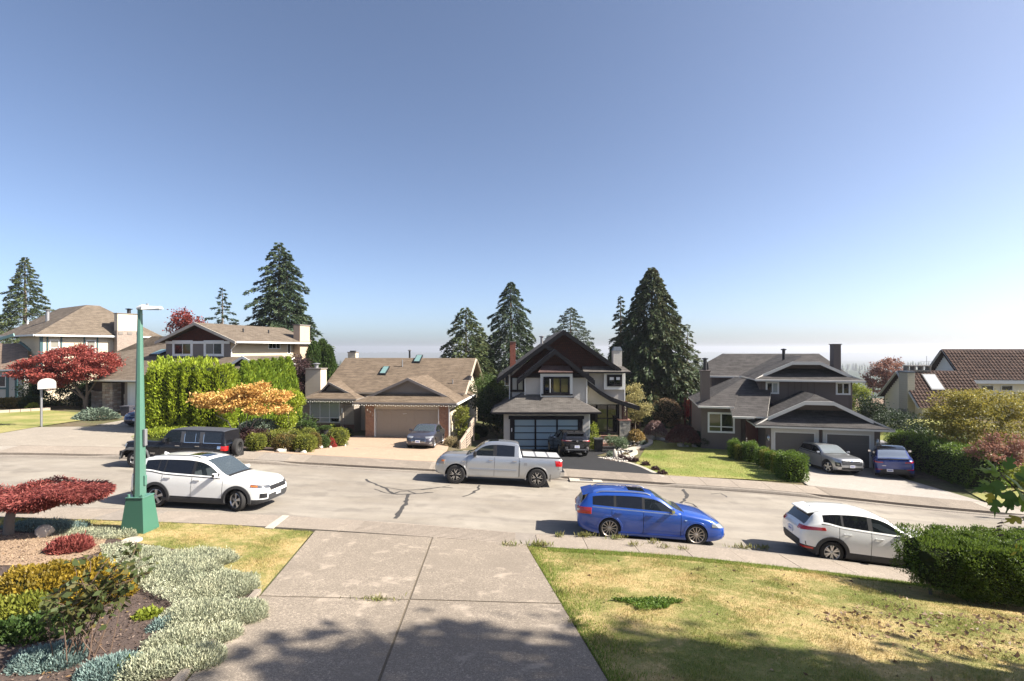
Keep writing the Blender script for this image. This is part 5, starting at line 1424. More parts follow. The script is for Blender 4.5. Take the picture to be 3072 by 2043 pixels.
LF_RED = m_leaf('leaf_red_maple',[(.09,.016,.016),(.24,.045,.038),(.44,.125,.09)],.3,.4,.8)
LF_BONS = m_leaf('leaf_dwarf_maple',[(.12,.026,.026),(.25,.060,.052),(.40,.14,.11)],.3,.3,1.6)
LF_ORANGE = m_leaf('leaf_orange_maple',[(.30,.17,.04),(.58,.34,.09),(.70,.48,.17),(.46,.21,.06)],.35,.55,.9)
LF_GOLD = m_leaf('leaf_golden',[(.075,.090,.016),(.19,.18,.03),(.40,.32,.07)],.3,.5,.7)
LF_PURPLE = m_leaf('leaf_purple',[(.022,.012,.014),(.050,.026,.028),(.10,.055,.050)],.2,.4,.9)
LF_PINK = m_leaf('leaf_pinkish',[(.10,.035,.03),(.24,.10,.075),(.36,.20,.14)],.3,.4,1.2)
LF_BEIGE = m_leaf('leaf_beige',[(.13,.085,.050),(.25,.165,.095),(.36,.26,.16)],.25,.4,1.2)
LF_SILVER = m_leaf('leaf_silver',[(.17,.20,.135),(.36,.38,.265),(.60,.58,.41)],.2,.35,1.2)
LF_BLUE = m_leaf('leaf_blue_juniper',[(.085,.13,.10),(.16,.21,.16),(.27,.31,.23)],.2,.35,1.2)
LF_TEALG = m_leaf('leaf_blue_grey',[(.10,.16,.15),(.19,.27,.25),(.30,.38,.34)],.2,.35,1.2)
LF_YELLOW = m_leaf('leaf_yellow_spirea',[(.085,.070,.012),(.24,.17,.02),(.42,.29,.035)],.3,.4,1.2)
LF_LIME = m_leaf('leaf_lime',[(.14,.18,.02),(.27,.31,.04)],.35,.3,1.2)
LF_CRIMSON = m_leaf('leaf_crimson',[(.14,.012,.014),(.32,.03,.03),(.42,.09,.07)],.3,.4,1.0)
LF_STRAW = m_leaf('leaf_straw',[(.22,.17,.09),(.36,.29,.16)],.2,.3,1.2)
CORE = m_plain('core_shade',(.020,.026,.011),.95,.3,5,spec=.05)  # dark tone standing in for shade inside shrubs, used on their solid cores
CORE_R = m_plain('core_shade_red',(.030,.012,.010),.95,.3,5,spec=.05)
CORE_S = m_plain('core_silver',(.12,.13,.10),.95,.2,5,spec=.05)

def conifer(label,px,py_top,d,w_base,mat,group='conifers behind the houses',zb=None,nb=150,spr=34,power=.85,droop=.35,rise=.10,sl=(.28,.56),sw=.15,bare=.04,x=None,H=None,tops=1,name='conifer_tree',hang=.35,lmb=True,ragged=.25):
 X = (px - CX)/FPX*d if x is None else x
 z0 = g1(X,d) if zb is None else zb
 H = H or CAMZ - (py_top - HY)/FPX*d - z0
 t = thing(name,label,'tree',(X,d,z0),0,group)
 Ps,Ds,Ls,paths = [],[],[],[]
 for k in range(tops):
  ox = 0 if tops == 1 else (-.10 + .85*k)*(1 if k else 1)*1.2; Hk = H*(1 - .05*k); Rk = w_base*(1 if k == 0 else .8)
  paths.append(([Vector((ox*.3,0,0)),Vector((ox*.8,0,Hk*.4)),Vector((ox,0,Hk*.75)),Vector((ox,0,Hk))],.028*H*(.55 if k else .8),.015))
  n_ = int(nb*(1 if k == 0 else .7)); ga = 2.39996
  hh = bare + (1 - bare)*(np.arange(n_) + RNG.uniform(0,1,n_))/n_
  hh = hh ** .92
  for i in range(n_):
   h = hh[i]; az = ga*i + RNG.uniform(-.35,.35)
   Lb = Rk*((1 - h) ** power*min(1,.72 + 1.9*h) + .025)*RNG.uniform(1 - ragged*1.5,1 + ragged*.6)
   dv = np.array([math.cos(az),math.sin(az),0]); m = max(6,int(spr*2.0*(.42 + Lb/Rk)))
   tt = np.sqrt(RNG.uniform(.03,1,m)); base = np.array([ox,0,h*Hk])
   dz = rise*Lb*tt - droop*Lb*tt ** 2
   sd = np.array([-dv[1],dv[0],0]); wid = .30*Lb*(1.08 - tt) + .10
   lat = RNG.normal(0,.45,m)*wid
   P = base + dv*(Lb*tt)[:,None] + sd*lat[:,None]; P[:,2] += dz + RNG.normal(0,.05,m)*Lb ** .5 - np.abs(lat)*.25
   D_ = dv*.9 + sd*(np.sign(lat)*.6)[:,None] + RNG.normal(0,.3,(m,3)); D_[:,2] += -hang + rise
   Ps.append(P); Ds.append(D_); Ls.append(np.full(m,min(1.15,.58 + .8*Lb/Rk)))
   if lmb and i % 3 == 0: paths.append(([Vector(base),Vector(base + dv*Lb*.5 + np.array([0,0,rise*Lb*.5 - droop*Lb*.25])),Vector(base + dv*Lb*.92 + np.array([0,0,rise*Lb - droop*Lb*.85]))],.004*H*(1 - h) + .012,.006))
 P = np.concatenate(Ps); D_ = np.concatenate(Ds); n = len(P)
 sc_ = RNG.uniform(sl[0],sl[1],n)*np.concatenate(Ls); leaf_mesh('crown',P,D_,sc_,sc_*sw/.5*RNG.uniform(.7,1.4,n),mat,t,.3)
 limbs(paths,BARK,'trunk',t,5)
 return t

def clump_tree(label,loc,blobs,mat,trunk,nleaf,leaf=(.10,.18),lw=.6,clump=.35,flat=1.0,name='tree',cat='tree',group=None,bark=BARK,nclump=None,outward=.6,droop=.2,surf=.75,clump_n=None):
 """tree or shrub: leaf clumps spread through ellipsoids, thick near the outside; trunk is a list of (points, r0, r1) in local metres"""
 t = thing(name,label,cat,loc,0,group)
 Ps,Ds = [],[]
 vol = [b[3]*b[4]*b[5] for b in blobs]; tot = sum(v ** .67 for v in vol)
 for b,v in zip(blobs,vol):
  n = int(nleaf*v ** .67/tot); k = max(6,int((nclump or 60)*v ** .67/tot))
  c = rdir(k)*(RNG.uniform(0,1,k) ** (1/3.0)*(1 - surf) + surf*RNG.uniform(.75,1.0,k))[:,None]
  c = np.array(b[:3]) + c*np.array(b[3:6])
  w = RNG.integers(0,k,n); rr = RNG.normal(0,1,(n,3))*clump*np.array([1,1,flat])
  P = c[w] + rr; o = unit(P - np.array(b[:3]) + 1e-6)
  Ps.append(P); D_ = o*outward + rdir(n)*.7; D_[:,2] -= droop; Ds.append(D_)
 P = np.concatenate(Ps); D_ = np.concatenate(Ds); n = len(P); L = RNG.uniform(leaf[0],leaf[1],n)
 leaf_mesh('crown',P,D_,L,L*lw,mat,t)
 if trunk: limbs([([Vector(p) for p in pts],a,b) for pts,a,b in trunk],bark,'trunk',t,7)
 return t

def shell(shape,dims,n):
 """points and normals on a clipped shrub: 'ball', 'dome' or 'block' of half-sizes dims, base at z = 0"""
 rx,ry,rz = dims
 if shape == 'block':
  e = 5.0
  v = RNG.normal(size=(n,3)); v = v/np.max(np.abs(v),axis=1,keepdims=True); k = RNG.random(n)
  ar = np.array([ry*rz,rx*rz,rx*ry]); ax = RNG.choice(3,n,p=ar/ar.sum()); u = RNG.uniform(-1,1,(n,3)); u[np.arange(n),ax] = np.sign(RNG.uniform(-1,1,n))
  q = u/((np.abs(u) ** e).sum(1) ** (1/e))[:,None]
  nrm = unit(np.sign(q)*np.abs(q) ** (e - 1)/np.array(dims)); P = q*np.array(dims); P[:,2] += rz
 else:
  q = rdir(n)
  if shape == 'dome': q[:,2] = np.abs(q[:,2])*RNG.choice([1,1,1,.3],n); q = unit(q)
  nrm = unit(q/np.array(dims)); P = q*np.array(dims)
  P[:,2] += (rz if shape == 'ball' else 0)
 return P,nrm

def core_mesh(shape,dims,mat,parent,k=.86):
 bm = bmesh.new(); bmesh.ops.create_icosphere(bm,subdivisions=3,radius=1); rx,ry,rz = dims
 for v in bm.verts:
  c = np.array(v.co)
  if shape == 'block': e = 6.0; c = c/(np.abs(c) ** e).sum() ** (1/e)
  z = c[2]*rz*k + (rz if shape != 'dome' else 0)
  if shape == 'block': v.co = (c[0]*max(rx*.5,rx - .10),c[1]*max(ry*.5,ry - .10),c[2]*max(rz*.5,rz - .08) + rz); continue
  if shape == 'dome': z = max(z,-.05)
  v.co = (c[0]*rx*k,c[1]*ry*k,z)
 me = bpy.data.meshes.new('stems'); bm.to_mesh(me); bm.free(); me.materials.append(mat); return link('stems',me,parent)  # solid dark core added inside the leaves to block light

def shrub(name,label,cat,loc,dims,mat,shape='ball',n=1500,leaf=(.05,.09),lw=.55,rz=0,group=None,core=CORE,rough=.05,out=.8,droop=0.,upb=.15,plume=0,fl='foliage',k=.86,stem=None):
 t = thing(name,label,cat,loc,rz,group)
 P,N_ = shell(shape,dims,n); lump = 1 + .06*np.sin(P[:,0]*7 + P[:,2]*5)*np.sin(P[:,1]*6 + 1)
 if plume: w_ = np.sin(P[:,0]*7.2 + 1.5*np.sin(P[:,0]*2.1)); P = P + N_*(plume*w_)[:,None]; P[:,2] += np.where(N_[:,2] > .5,plume*1.4*w_,0)
 P = P*lump[:,None] + N_*RNG.normal(-.02,rough,n)[:,None]; P[:,2] = np.maximum(P[:,2],.01)
 D_ = N_*out + rdir(n)*.75; D_[:,2] += upb - droop; L = RNG.uniform(leaf[0],leaf[1],n)
 leaf_mesh(fl,P,D_,L,L*lw,mat,t)
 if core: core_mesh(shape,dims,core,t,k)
 if stem: limbs(stem,BARK,'trunk',t)
 return t

def shrub_px(name,label,cat,px,pyb,wpx,hpx,mat,shape='ball',dep=None,dd=0.,**kw):
 """shrub standing on the ground seen at (px, pyb), wpx and hpx wide and high in photo pixels"""
 g = G(px,pyb); d = g.y; r = wpx/2*d/FPX; h = hpx*d/FPX
 dims = (r,dep or r,h if shape == 'dome' else h/2); g.y += dd
 area = (r*2*h*2 + r*r) ;
 kw.setdefault('n',int(min(9000,500 + area*1500))); kw.setdefault('leaf',(.07,.13))
 return shrub(name,label,cat,(g.x,g.y + dims[1]*.8,g.z - .03),dims,mat,shape,**kw)

# big conifers
conifer('olive green spruce behind the cream house at far left',75,772,76,7.0,LF_SPRUCE,nb=260,spr=60,power=.85,droop=.25,ragged=.25)
conifer('small sparse deodar with layered boughs behind the beige house',667,862,70,6.4,LF_FIR,nb=84,spr=50,power=1.0,droop=.18,rise=.05,ragged=.35,sl=(.3,.6))
conifer('tall twin-topped spruce behind the beige house',840,727,66,9.0,LF_FIR,nb=200,spr=74,power=.80,droop=.42,rise=.22,tops=2,hang=.8,sl=(.32,.62),ragged=.3)
conifer('rounded green conifer between the tan and the dark-gabled house',1398,922,58,5.8,LF_SPRUCE,nb=150,spr=50,power=.62,droop=.4,hang=.5)
conifer('dark conifer behind the red chimney of the grey stucco house',1532,845,62,6.6,LF_FIR,nb=210,spr=66,power=.7,droop=.45,hang=.6)
conifer('pale green deodar behind the peak of the dark-gabled house',1712,922,82,9.0,LF_DEODAR,nb=190,spr=60,power=.75,droop=.15,rise=.12)
conifer('huge dark cedar between the dark-gabled and the brown house',1955,802,54,7.2,LF_CEDAR,nb=320,spr=92,power=.74,droop=.55,rise=.2,hang=.9,sl=(.28,.58),ragged=.15)
conifer('thin drooping hemlock at the left side of the huge cedar',1862,885,57,2.3,LF_FIR,nb=80,spr=30,power=.8,droop=.5,hang=.8,sl=(.3,.6),ragged=.4)
conifer('slim conifer half hidden behind the right side of the huge cedar',2062,972,76,5.4,LF_SPRUCE,nb=80,spr=40,power=.8,ragged=.4)
conifer('second green conifer low behind the tan house roof',1440,985,66,4.2,LF_SPRUCE,nb=110,spr=44,power=.7,hang=.5)
for i,(px,py,d,r,lab) in enumerate(((942,1030,52,1.25,'broad arborvitae column beside the tan house chimney'),(968,1022,54,1.3,'tallest arborvitae column left of the tan house roof'),(985,1040,52.5,1.0,'slim arborvitae column touching the tan house roof'))):
 X = (px - CX)/FPX*d; z0 = g1(X,d); H = CAMZ - (py - HY)/FPX*d - z0
 t = thing('arborvitae',lab,'tree',(X,d,z0),0,'arborvitae columns'); n = 5000
 h = RNG.uniform(0,1,n); rr = r*(1 - h ** 2.2) ** .6*(.8 + .2*RNG.uniform(0,1,n)); a = RNG.uniform(0,2*np.pi,n)
 P = np.stack([rr*np.cos(a),rr*np.sin(a),h*H],-1); D_ = np.stack([np.cos(a)*.4,np.sin(a)*.4,np.full(n,1.)],-1) + RNG.normal(0,.25,(n,3))
 L = RNG.uniform(.2,.4,n); leaf_mesh('crown',P,D_,L,L*.35,LF_GRN,t); limbs([([Vector((0,0,0)),Vector((0,0,H*.9))],r*.55,.05)],CORE,'trunk',t,8)

# leafy trees across the road
def tloc(px,d): X = (px - CX)/FPX*d; return Vector((X,d,g1(X,d)))
def blob(base,px,py,d,rx,ry,rz): p = at(px,py,d) - base; return (p.x,p.y,p.z,rx,ry,rz)
b = tloc(258,41.5)
clump_tree('wide red Japanese maple in front of the cream house',b,[blob(b,130,1100,41.5,1.9,1.7,.75),blob(b,215,1078,41.8,2.2,1.9,.95),blob(b,290,1090,41,1.6,1.6,.85),blob(b,180,1120,40.6,2.2,1.4,.5),blob(b,90,1118,41.5,1.1,1.2,.5),blob(b,262,1118,40.5,1.3,1.2,.5),blob(b,160,1145,40.8,1.3,1.2,.4),blob(b,240,1050,41.6,.8,.8,.4),blob(b,150,1070,41.8,1.0,.9,.4),blob(b,325,1078,41.2,.6,.7,.4),blob(b,60,1105,41.5,.5,.6,.3)],LF_RED,
           [([(0,0,0),(-.15,0,.9),(-.8,-.1,1.9),(-1.6,-.2,2.9)],.15,.04),([(0,0,.2),(.1,0,1.2),(0,.1,2.4),(.3,.1,3.4)],.14,.04),([(-.15,0,.9),(-1.6,.2,1.8),(-2.8,.2,2.6)],.09,.03),([(.1,0,1.2),(.9,-.1,2.3),(1.2,0,3.0)],.08,.03)],26000,(.11,.21),.55,.26,.35,group='maples',bark=BARK,nclump=240,name='maple_tree',droop=.1)
b = tloc(560,62)
clump_tree('dark red tree peeping over the beige house roof',b,[blob(b,558,958,62,1.4,1.2,1.0),blob(b,535,985,62,1.1,1.1,.9),blob(b,585,980,62,1.1,1.1,.9)],LF_RED,[([(0,0,0),(0,0,4),(.2,0,8)],.2,.05)],3200,(.16,.28),.7,.25,1,nclump=60,name='red_leaf_tree')
b = tloc(716,29.7)
clump_tree('orange Japanese maple in front of the tall hedge',b,[blob(b,616,1205,29.7,.70,.7,.26),blob(b,668,1192,29.5,.8,.8,.30),blob(b,720,1180,29.8,.8,.8,.34),blob(b,775,1168,29.9,.75,.8,.32),blob(b,830,1188,29.9,.75,.8,.34),blob(b,690,1218,29.2,.9,.7,.22),blob(b,780,1222,29.2,.9,.7,.26),blob(b,745,1202,29.6,.9,.8,.26),blob(b,850,1222,29.6,.4,.5,.2),blob(b,596,1192,29.7,.3,.4,.15)],LF_ORANGE,
           [([(0,0,0),(-.3,0,.6),(-.7,.1,1.3),(-1.4,0,1.7)],.06,.02),([(.1,0,0),(.1,.1,.8),(-.1,.1,1.5)],.055,.02),([(.25,0,0),(.6,0,.7),(.9,.1,1.3),(1.5,0,1.7)],.06,.02),([(.2,.1,0),(.35,.1,.8),(.5,.1,1.7)],.05,.02)],8500,(.10,.19),.6,.15,.5,nclump=170,bark=BARK_PALE,name='maple_tree',group='maples',droop=.15)
b = tloc(868,31.5)
clump_tree('lime green topiary tree with a domed top beside the orange maple',b,[blob(b,868,1200,31.5,.85,.85,.58),blob(b,858,1255,31.3,.5,.55,.65)],LF_HEDGE,[([(-.1,0,0),(-.1,0,1.6),(0,0,2.6)],.1,.05)],8000,(.07,.13),.55,.10,1,nclump=260,name='topiary_tree',surf=.95,group='topiary trees')
b = tloc(893,43)
clump_tree('purple-leaved tree behind the end of the tall hedge',b,[blob(b,893,1100,43,1.0,1,.9),blob(b,880,1150,43,.9,.9,1.2),blob(b,910,1150,43.5,.8,.9,1.2),blob(b,890,1180,42.8,.8,.8,1.0)],LF_PURPLE,[([(0,0,0),(0,0,3.4)],.1,.05)],6500,(.10,.2),.6,.2,1,nclump=120,name='purple_leaf_tree')
b = tloc(2655,60)
clump_tree('bright crimson tree beside the cream tiled house',b,[blob(b,2660,1105,60,1.5,1.4,1.0),blob(b,2630,1135,60,1.3,1.3,1.0),blob(b,2680,1140,60,1.3,1.3,1.2),blob(b,2650,1160,60,1.9,1.4,.9),blob(b,2680,1090,60,.9,.9,.6)],LF_PINK,[([(0,0,0),(0,0,2.2),(.2,0,4)],.15,.05),([(0,0,1.5),(-.9,0,3)],.08,.03),([(0,0,1.5),(.9,0,3)],.08,.03)],7000,(.14,.26),.6,.24,.6,nclump=150,name='red_leaf_tree')
b = tloc(2905,30.5)
clump_tree('big golden green shrub tree in front of the tiled house',b,[blob(b,2880,1215,30.5,1.7,1.5,.8),blob(b,2970,1210,30.5,1.9,1.5,.9),blob(b,3060,1225,30.5,1.6,1.5,.95),blob(b,2850,1260,30,1.4,1.3,.8),blob(b,2950,1275,29.6,2.1,1.2,.9),blob(b,3060,1290,30,1.6,1.4,.9),blob(b,2900,1310,30,1.7,1.3,.7),blob(b,2800,1235,30.5,.9,.9,.4)],LF_GOLD,
           [([(0,0,0),(-.4,0,1.2),(-1.2,0,2.4)],.12,.03),([(.2,0,0),(.5,0,1.5),(1.3,0,2.8)],.12,.03),([(.1,0,0),(.1,.2,2.6)],.1,.03)],24000,(.09,.17),.5,.22,.55,nclump=330,name='golden_shrub_tree',group='golden shrubs',droop=.15)
b = tloc(2985,26)
clump_tree('pinkish red shrub with spiky shoots behind the clipped hedge end',b,[blob(b,2950,1355,26,.6,.6,.5),blob(b,3000,1370,26,.8,.7,.5),blob(b,3050,1360,26,.6,.6,.6),blob(b,2985,1325,26,.22,.22,.45),blob(b,3045,1325,26,.2,.2,.5),blob(b,2960,1325,26.2,.2,.2,.4)],LF_PINK,[([(0,0,0),(0,0,1.4)],.05,.02)],5000,(.07,.14),.6,.12,.8,nclump=110,name='red_shrub',cat='shrub')
b = tloc(3040,27.5)
clump_tree('green leafy shrub at the right edge under the golden tree',b,[blob(b,3040,1410,27,.9,.8,.6),blob(b,3075,1440,26.5,.9,.8,.8),blob(b,2995,1430,26.5,.5,.5,.5)],LF_LIME,[([(0,0,0),(0,0,1)],.05,.02)],4200,(.08,.16),.6,.16,.8,nclump=80,name='green_shrub',cat='shrub')

# hedges across the road
g0 = G(445,1300)
def hedge(label,a,b,w,h,mat,n,leaf=(.07,.13),group='clipped hedges',z=None,core=CORE,upb=.15,lw=.5,plume=0,rough=.06):
 a,b = Vector((a[0],a[1],0)),Vector((b[0],b[1],0)); c = (a + b)/2; L = (b - a).length; rz = math.atan2((b - a).y,(b - a).x)
 c.z = g1(c.x,c.y) - .05 if z is None else z
 return shrub('hedge',label,'hedge',c,(L/2,w/2,h/2),mat,'block',n,leaf,lw,rz,group,core,rough,.7,upb=upb,k=.92,plume=plume)
hedge('tall bright green clipped hedge behind the black off-roader',(-22.7,31.4),(-18.1,32.3),2.6,4.3,m_leaf('leaf_hedge_tall',[(.13,.19,.016),(.24,.31,.025),(.40,.45,.035)],.3,.6,.8),26000,(.14,.28),z=.3,upb=1.0,lw=.34,plume=.13)
for i in range(7):
 t_ = i/6; px = 735 + t_*130; d = 34.4 + t_*4.5; b = tloc(px,d); b.z = -.1
 H = CAMZ - ((1092 - 14*t_) - HY)/FPX*d - b.z
 ORD = ['nearest','second','third','fourth','fifth','sixth','farthest'][i]
 t = thing('cedar_column','%s cedar of the feathery row running back from the tall hedge' % ORD,'tree',b,0,'feathery cedar row'); n = 4200
 h = RNG.uniform(0,1,n); rr = .9*(1 - h ** 1.8) ** .8*(.75 + .3*RNG.uniform(0,1,n)); a = RNG.uniform(0,2*np.pi,n)
 P = np.stack([rr*np.cos(a),rr*np.sin(a),h*H],-1); D_ = np.stack([np.cos(a)*.35,np.sin(a)*.35,np.full(n,1.)],-1) + RNG.normal(0,.25,(n,3))
 L = RNG.uniform(.18,.38,n); leaf_mesh('crown',P,D_,L,L*.35,LF_ARB,t); limbs([([Vector((0,0,0)),Vector((0,0,H*.85))],.5,.08)],CORE,'trunk',t,8)
p,q = G(372,1345),G(430,1330)
hedge('low clipped yellow-green hedge block in front of the navy car',(-20.0,27.0),(-16.9,27.5),2.0,.85,LF_HEDGE,7000,(.06,.11))
hedge('clipped green hedge along the grey driveway at right',(24.45,25.2),(25.7,33.6),1.6,2.0,LF_HEDGE_D,16000,(.07,.13),z=-1.75)
# bank of ivy between the brown house and the tiled house
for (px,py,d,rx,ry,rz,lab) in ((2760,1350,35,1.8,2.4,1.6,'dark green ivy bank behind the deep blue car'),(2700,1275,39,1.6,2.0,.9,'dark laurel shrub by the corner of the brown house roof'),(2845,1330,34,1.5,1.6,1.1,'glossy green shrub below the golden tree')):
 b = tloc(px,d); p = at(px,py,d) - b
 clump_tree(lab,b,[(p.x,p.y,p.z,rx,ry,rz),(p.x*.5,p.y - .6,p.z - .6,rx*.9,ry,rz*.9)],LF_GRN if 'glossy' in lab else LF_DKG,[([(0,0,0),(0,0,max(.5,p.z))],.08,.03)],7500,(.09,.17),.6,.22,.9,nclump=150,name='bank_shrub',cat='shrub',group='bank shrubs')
b = tloc(2690,44)
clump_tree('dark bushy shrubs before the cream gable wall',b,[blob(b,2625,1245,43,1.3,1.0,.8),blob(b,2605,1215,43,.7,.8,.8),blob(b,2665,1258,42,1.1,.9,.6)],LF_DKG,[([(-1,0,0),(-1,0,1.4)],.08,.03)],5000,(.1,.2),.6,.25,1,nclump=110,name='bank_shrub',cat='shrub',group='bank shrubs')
# cube hedges by the brown house
rowc = [(2206,1378,26,58,LF_HEDGE_D,'dark cube at the house end of the clipped row, by the window'),(2226,1383,26,47,LF_BOX,'pale golden ball second from the house in the clipped row'),(2257,1388,40,58,LF_HEDGE_D,'large dark cube behind the pale golden ball'),
  (2293,1398,30,54,LF_HEDGE_D,'dark cube in the middle of the clipped row'),(2305,1406,26,56,LF_BOX,'narrow golden-edged cube in the middle of the clipped row'),(2322,1413,28,58,LF_HEDGE_D,'dark cube fourth from the road in the clipped row'),(2340,1422,30,62,LF_BOX,'golden-edged cube third from the road in the clipped row'),(2358,1431,30,62,LF_HEDGE_D,'dark cube second from the road in the clipped row'),(2390,1446,72,82,LF_HEDGE_D,'biggest dark cube hedge at the road end of the clipped row')]
for px,py,w_,h_,m_,lab in rowc: shrub_px('clipped_shrub',lab,'hedge',px,py,w_,h_,m_,'block',group='clipped cubes',n=int(900 + w_*h_*.9),leaf=(.05,.10),k=.93)

# shrubs before the left houses
shrub_px('shrub','low clipped hedge below the window of the cream house','shrub',25,1226,95,28,LF_BOXR,'block',group='left border shrubs',dep=.6)
b = tloc(105,43.5)
clump_tree('dark green camellia under the red maple',b,[blob(b,95,1165,43.5,.9,.8,.9),blob(b,112,1195,43.2,.9,.8,.8)],LF_GRN,[([(0,0,0),(0,0,1.2)],.06,.03)],4000,(.09,.17),.6,.16,1,nclump=80,name='camellia',cat='shrub')
shrub_px('shrub','round dark shrub left of the basketball pole','shrub',72,1228,48,36,LF_DKG,'ball',group='left border shrubs')
shrub_px('shrub','small bright green shrub left of the basketball pole','shrub',88,1230,28,18,LF_LIME,'dome',group='left border shrubs')
b = tloc(180,43.2); clump_tree('deep green thicket standing in for the shade under the red maple',b,[blob(b,165,1175,43.5,1.7,.8,1.4),blob(b,225,1170,43.6,1.5,.8,1.5),blob(b,265,1185,43.4,1.0,.8,1.2)],LF_DKG,[([(0,0,0),(0,0,1.2)],.06,.03)],9000,(.09,.18),.6,.2,1,nclump=90,name='thicket',cat='shrub')  # dark foliage enlarged in place of the black shade below the crown
t = thing('juniper','spreading blue-grey juniper beside the left driveway','shrub',G(258,1262),0); n = 3600
a = RNG.uniform(0,2*np.pi,n); r = RNG.uniform(.05,1,n) ** .6; P = np.stack([r*1.45*np.cos(a),.9 + r*.95*np.sin(a),.75*(1 - r ** 2)*RNG.uniform(.5,1,n) + .05],-1); D_ = np.stack([np.cos(a),np.sin(a),np.full(n,.28)],-1) + RNG.normal(0,.35,(n,3)); L = RNG.uniform(.12,.26,n)
leaf_mesh('foliage',P,D_,L,L*.4,LF_BLUE,t); limbs([([Vector((0,.9,0)),Vector((.9,.9,.2))],.05,.02),([Vector((0,.9,0)),Vector((-.9,.9,.2))],.05,.02),([Vector((0,.9,0)),Vector((.2,.4,.4))],.05,.02)],BARK,'stems',t)

# boxwood bed of the tan house
for px,py,w_,h_,m_,sh,lab in (
 (758,1353,54,50,LF_BOX,'ball','round box ball next to the spare wheel'),(806,1342,76,44,LF_BOX,'block','broad flat-topped box shrub behind the front box balls'),(843,1356,72,48,LF_BOXR,'ball','rust-tinged box ball second from the left in the front row'),
 (905,1359,64,52,LF_BOX,'ball','largest golden box ball in the middle of the front row'),(938,1349,36,50,LF_BOXR,'ball','rusty brown box ball behind the middle of the bed'),(962,1346,40,38,LF_GRN,'ball','fresh green box ball low at the right of the bed'),
 (1004,1341,62,54,LF_BOX,'ball','tall golden box ball at the right end of the bed'),(916,1319,46,32,LF_BOX,'ball','yellow-green box ball in the back row of the bed'),(958,1312,50,26,LF_GRN,'ball','green mound in the back row under the living-room window'),
 (815,1306,46,22,LF_BOX,'dome','low box mound before the pale planter wall'),(876,1318,38,28,LF_BOX,'ball','small box ball right of the pale planter wall'),(1030,1338,16,18,LF_SILVER,'dome','tiny grey tuft at the right end of the bed'),
 (990,1343,24,26,LF_CRIMSON,'dome','small crimson shrub between the box balls'),(876,1354,16,14,LF_ORANGE,'dome','small orange plant between the rocks'),(1036,1312,34,26,LF_DKG,'ball','dark round shrub behind the security notice'),(1024,1318,26,16,LF_SILVER,'dome','variegated low plant before the dark round shrub')):
 shrub_px('shrub',lab,'shrub',px,py,w_,h_,m_,sh,group='box bed shrubs',n=int(700 + w_*h_*.8),leaf=(.05,.10))
b = G(908,1300); clump_tree('glossy rhododendron left of the living-room window',b,[(0,.5,.75,.65,.55,.55),(-.35,.6,.4,.5,.5,.4),(.3,.5,.45,.5,.5,.4)],LF_GRN,[([(0,.5,0),(0,.5,.6)],.04,.02)],1500,(.12,.2),.4,.13,1,nclump=60,name='rhododendron',cat='shrub')
shrub_px('shrub','small yellow-tipped shrub below the living-room window','shrub',994,1298,26,20,LF_LIME,'dome',group='box bed shrubs')
b = tloc(752,29.2); shrub('shrub','low burgundy mound under the orange maple','shrub',(b.x,b.y,b.z + .35),(1.45,.7,.62),LF_PURPLE,'dome',3600,(.06,.11),.5,group='box bed shrubs',core=CORE_R)
b = tloc(780,31.2); shrub('juniper','silvery green ground juniper behind the planter wall','shrub',(b.x,b.y,b.z + .6),(1.3,.9,.75),LF_BLUE,'dome',3600,(.08,.16),.45,group='box bed shrubs')
# beside the stair and the dark-gabled house
b = G(1384,1322); clump_tree('slim yellow-green bush climbing the corner of the tan house',b,[(0,.4,1.9,.5,.4,.7),(-.1,.4,1.2,.5,.4,.7),(.1,.4,.6,.4,.35,.5)],LF_BOX,[([(0,.4,0),(0,.4,2.0)],.04,.02)],1900,(.09,.16),.6,.13,1,nclump=70,name='climbing_bush',cat='shrub')
shrub_px('shrub','dry straw-coloured grass clump beside the slate saloon','shrub',1352,1340,42,24,LF_STRAW,'dome',n=1200,leaf=(.1,.25),lw=.15)
shrub_px('shrub','round green shrub in the dark gap beside the garage','shrub',1440,1312,44,30,LF_DKG,'ball')
shrub_px('shrub','pale yellow shrub beside the step of the wooden stair','shrub',1422,1318,24,14,LF_LIME,'dome')
b = G(1780,1352); clump_tree('yellow-green climbing plant at the garage corner',b,[(0,.3,.5,.35,.3,.45),(.1,.3,1.3,.25,.25,.6),(-.05,.2,.25,.45,.35,.25)],LF_LIME,[([(0,.4,0),(0,.4,1.6)],.03,.015)],1300,(.08,.15),.6,.10,1,nclump=50,name='climbing_plant',cat='shrub')
b = tloc(1905,42); clump_tree('pale yellow tree beside the entry roof of the dark-gabled house',b,[blob(b,1895,1185,42,1.0,.9,.6),blob(b,1925,1225,42,1.0,.9,.5),blob(b,1895,1240,42,.9,.8,.6),blob(b,1900,1160,42,.5,.5,.4)],LF_LIME if False else m_leaf('leaf_pale_yellow',[(.14,.125,.05),(.28,.25,.09),(.42,.37,.17)],.3,.4,1.2),[([(0,0,0),(0,0,1.6),(.1,0,3)],.08,.03)],4200,(.09,.17),.55,.17,.6,nclump=100,name='yellow_tree')
shrub_px('shrub','large rounded beige and olive shrub right of the pale yellow tree','shrub',2005,1285,100,84,LF_BEIGE,'ball',n=5200,leaf=(.08,.15),group='garden shrubs')
shrub_px('shrub','burgundy ball behind the golden umbrella shrub','shrub',1905,1300,32,40,LF_PURPLE if False else m_leaf('leaf_burgundy',[(.09,.04,.035),(.17,.08,.065),(.24,.13,.10)],.2,.4,1.2),'block',group='garden shrubs',n=1400,leaf=(.05,.1),core=CORE_R)
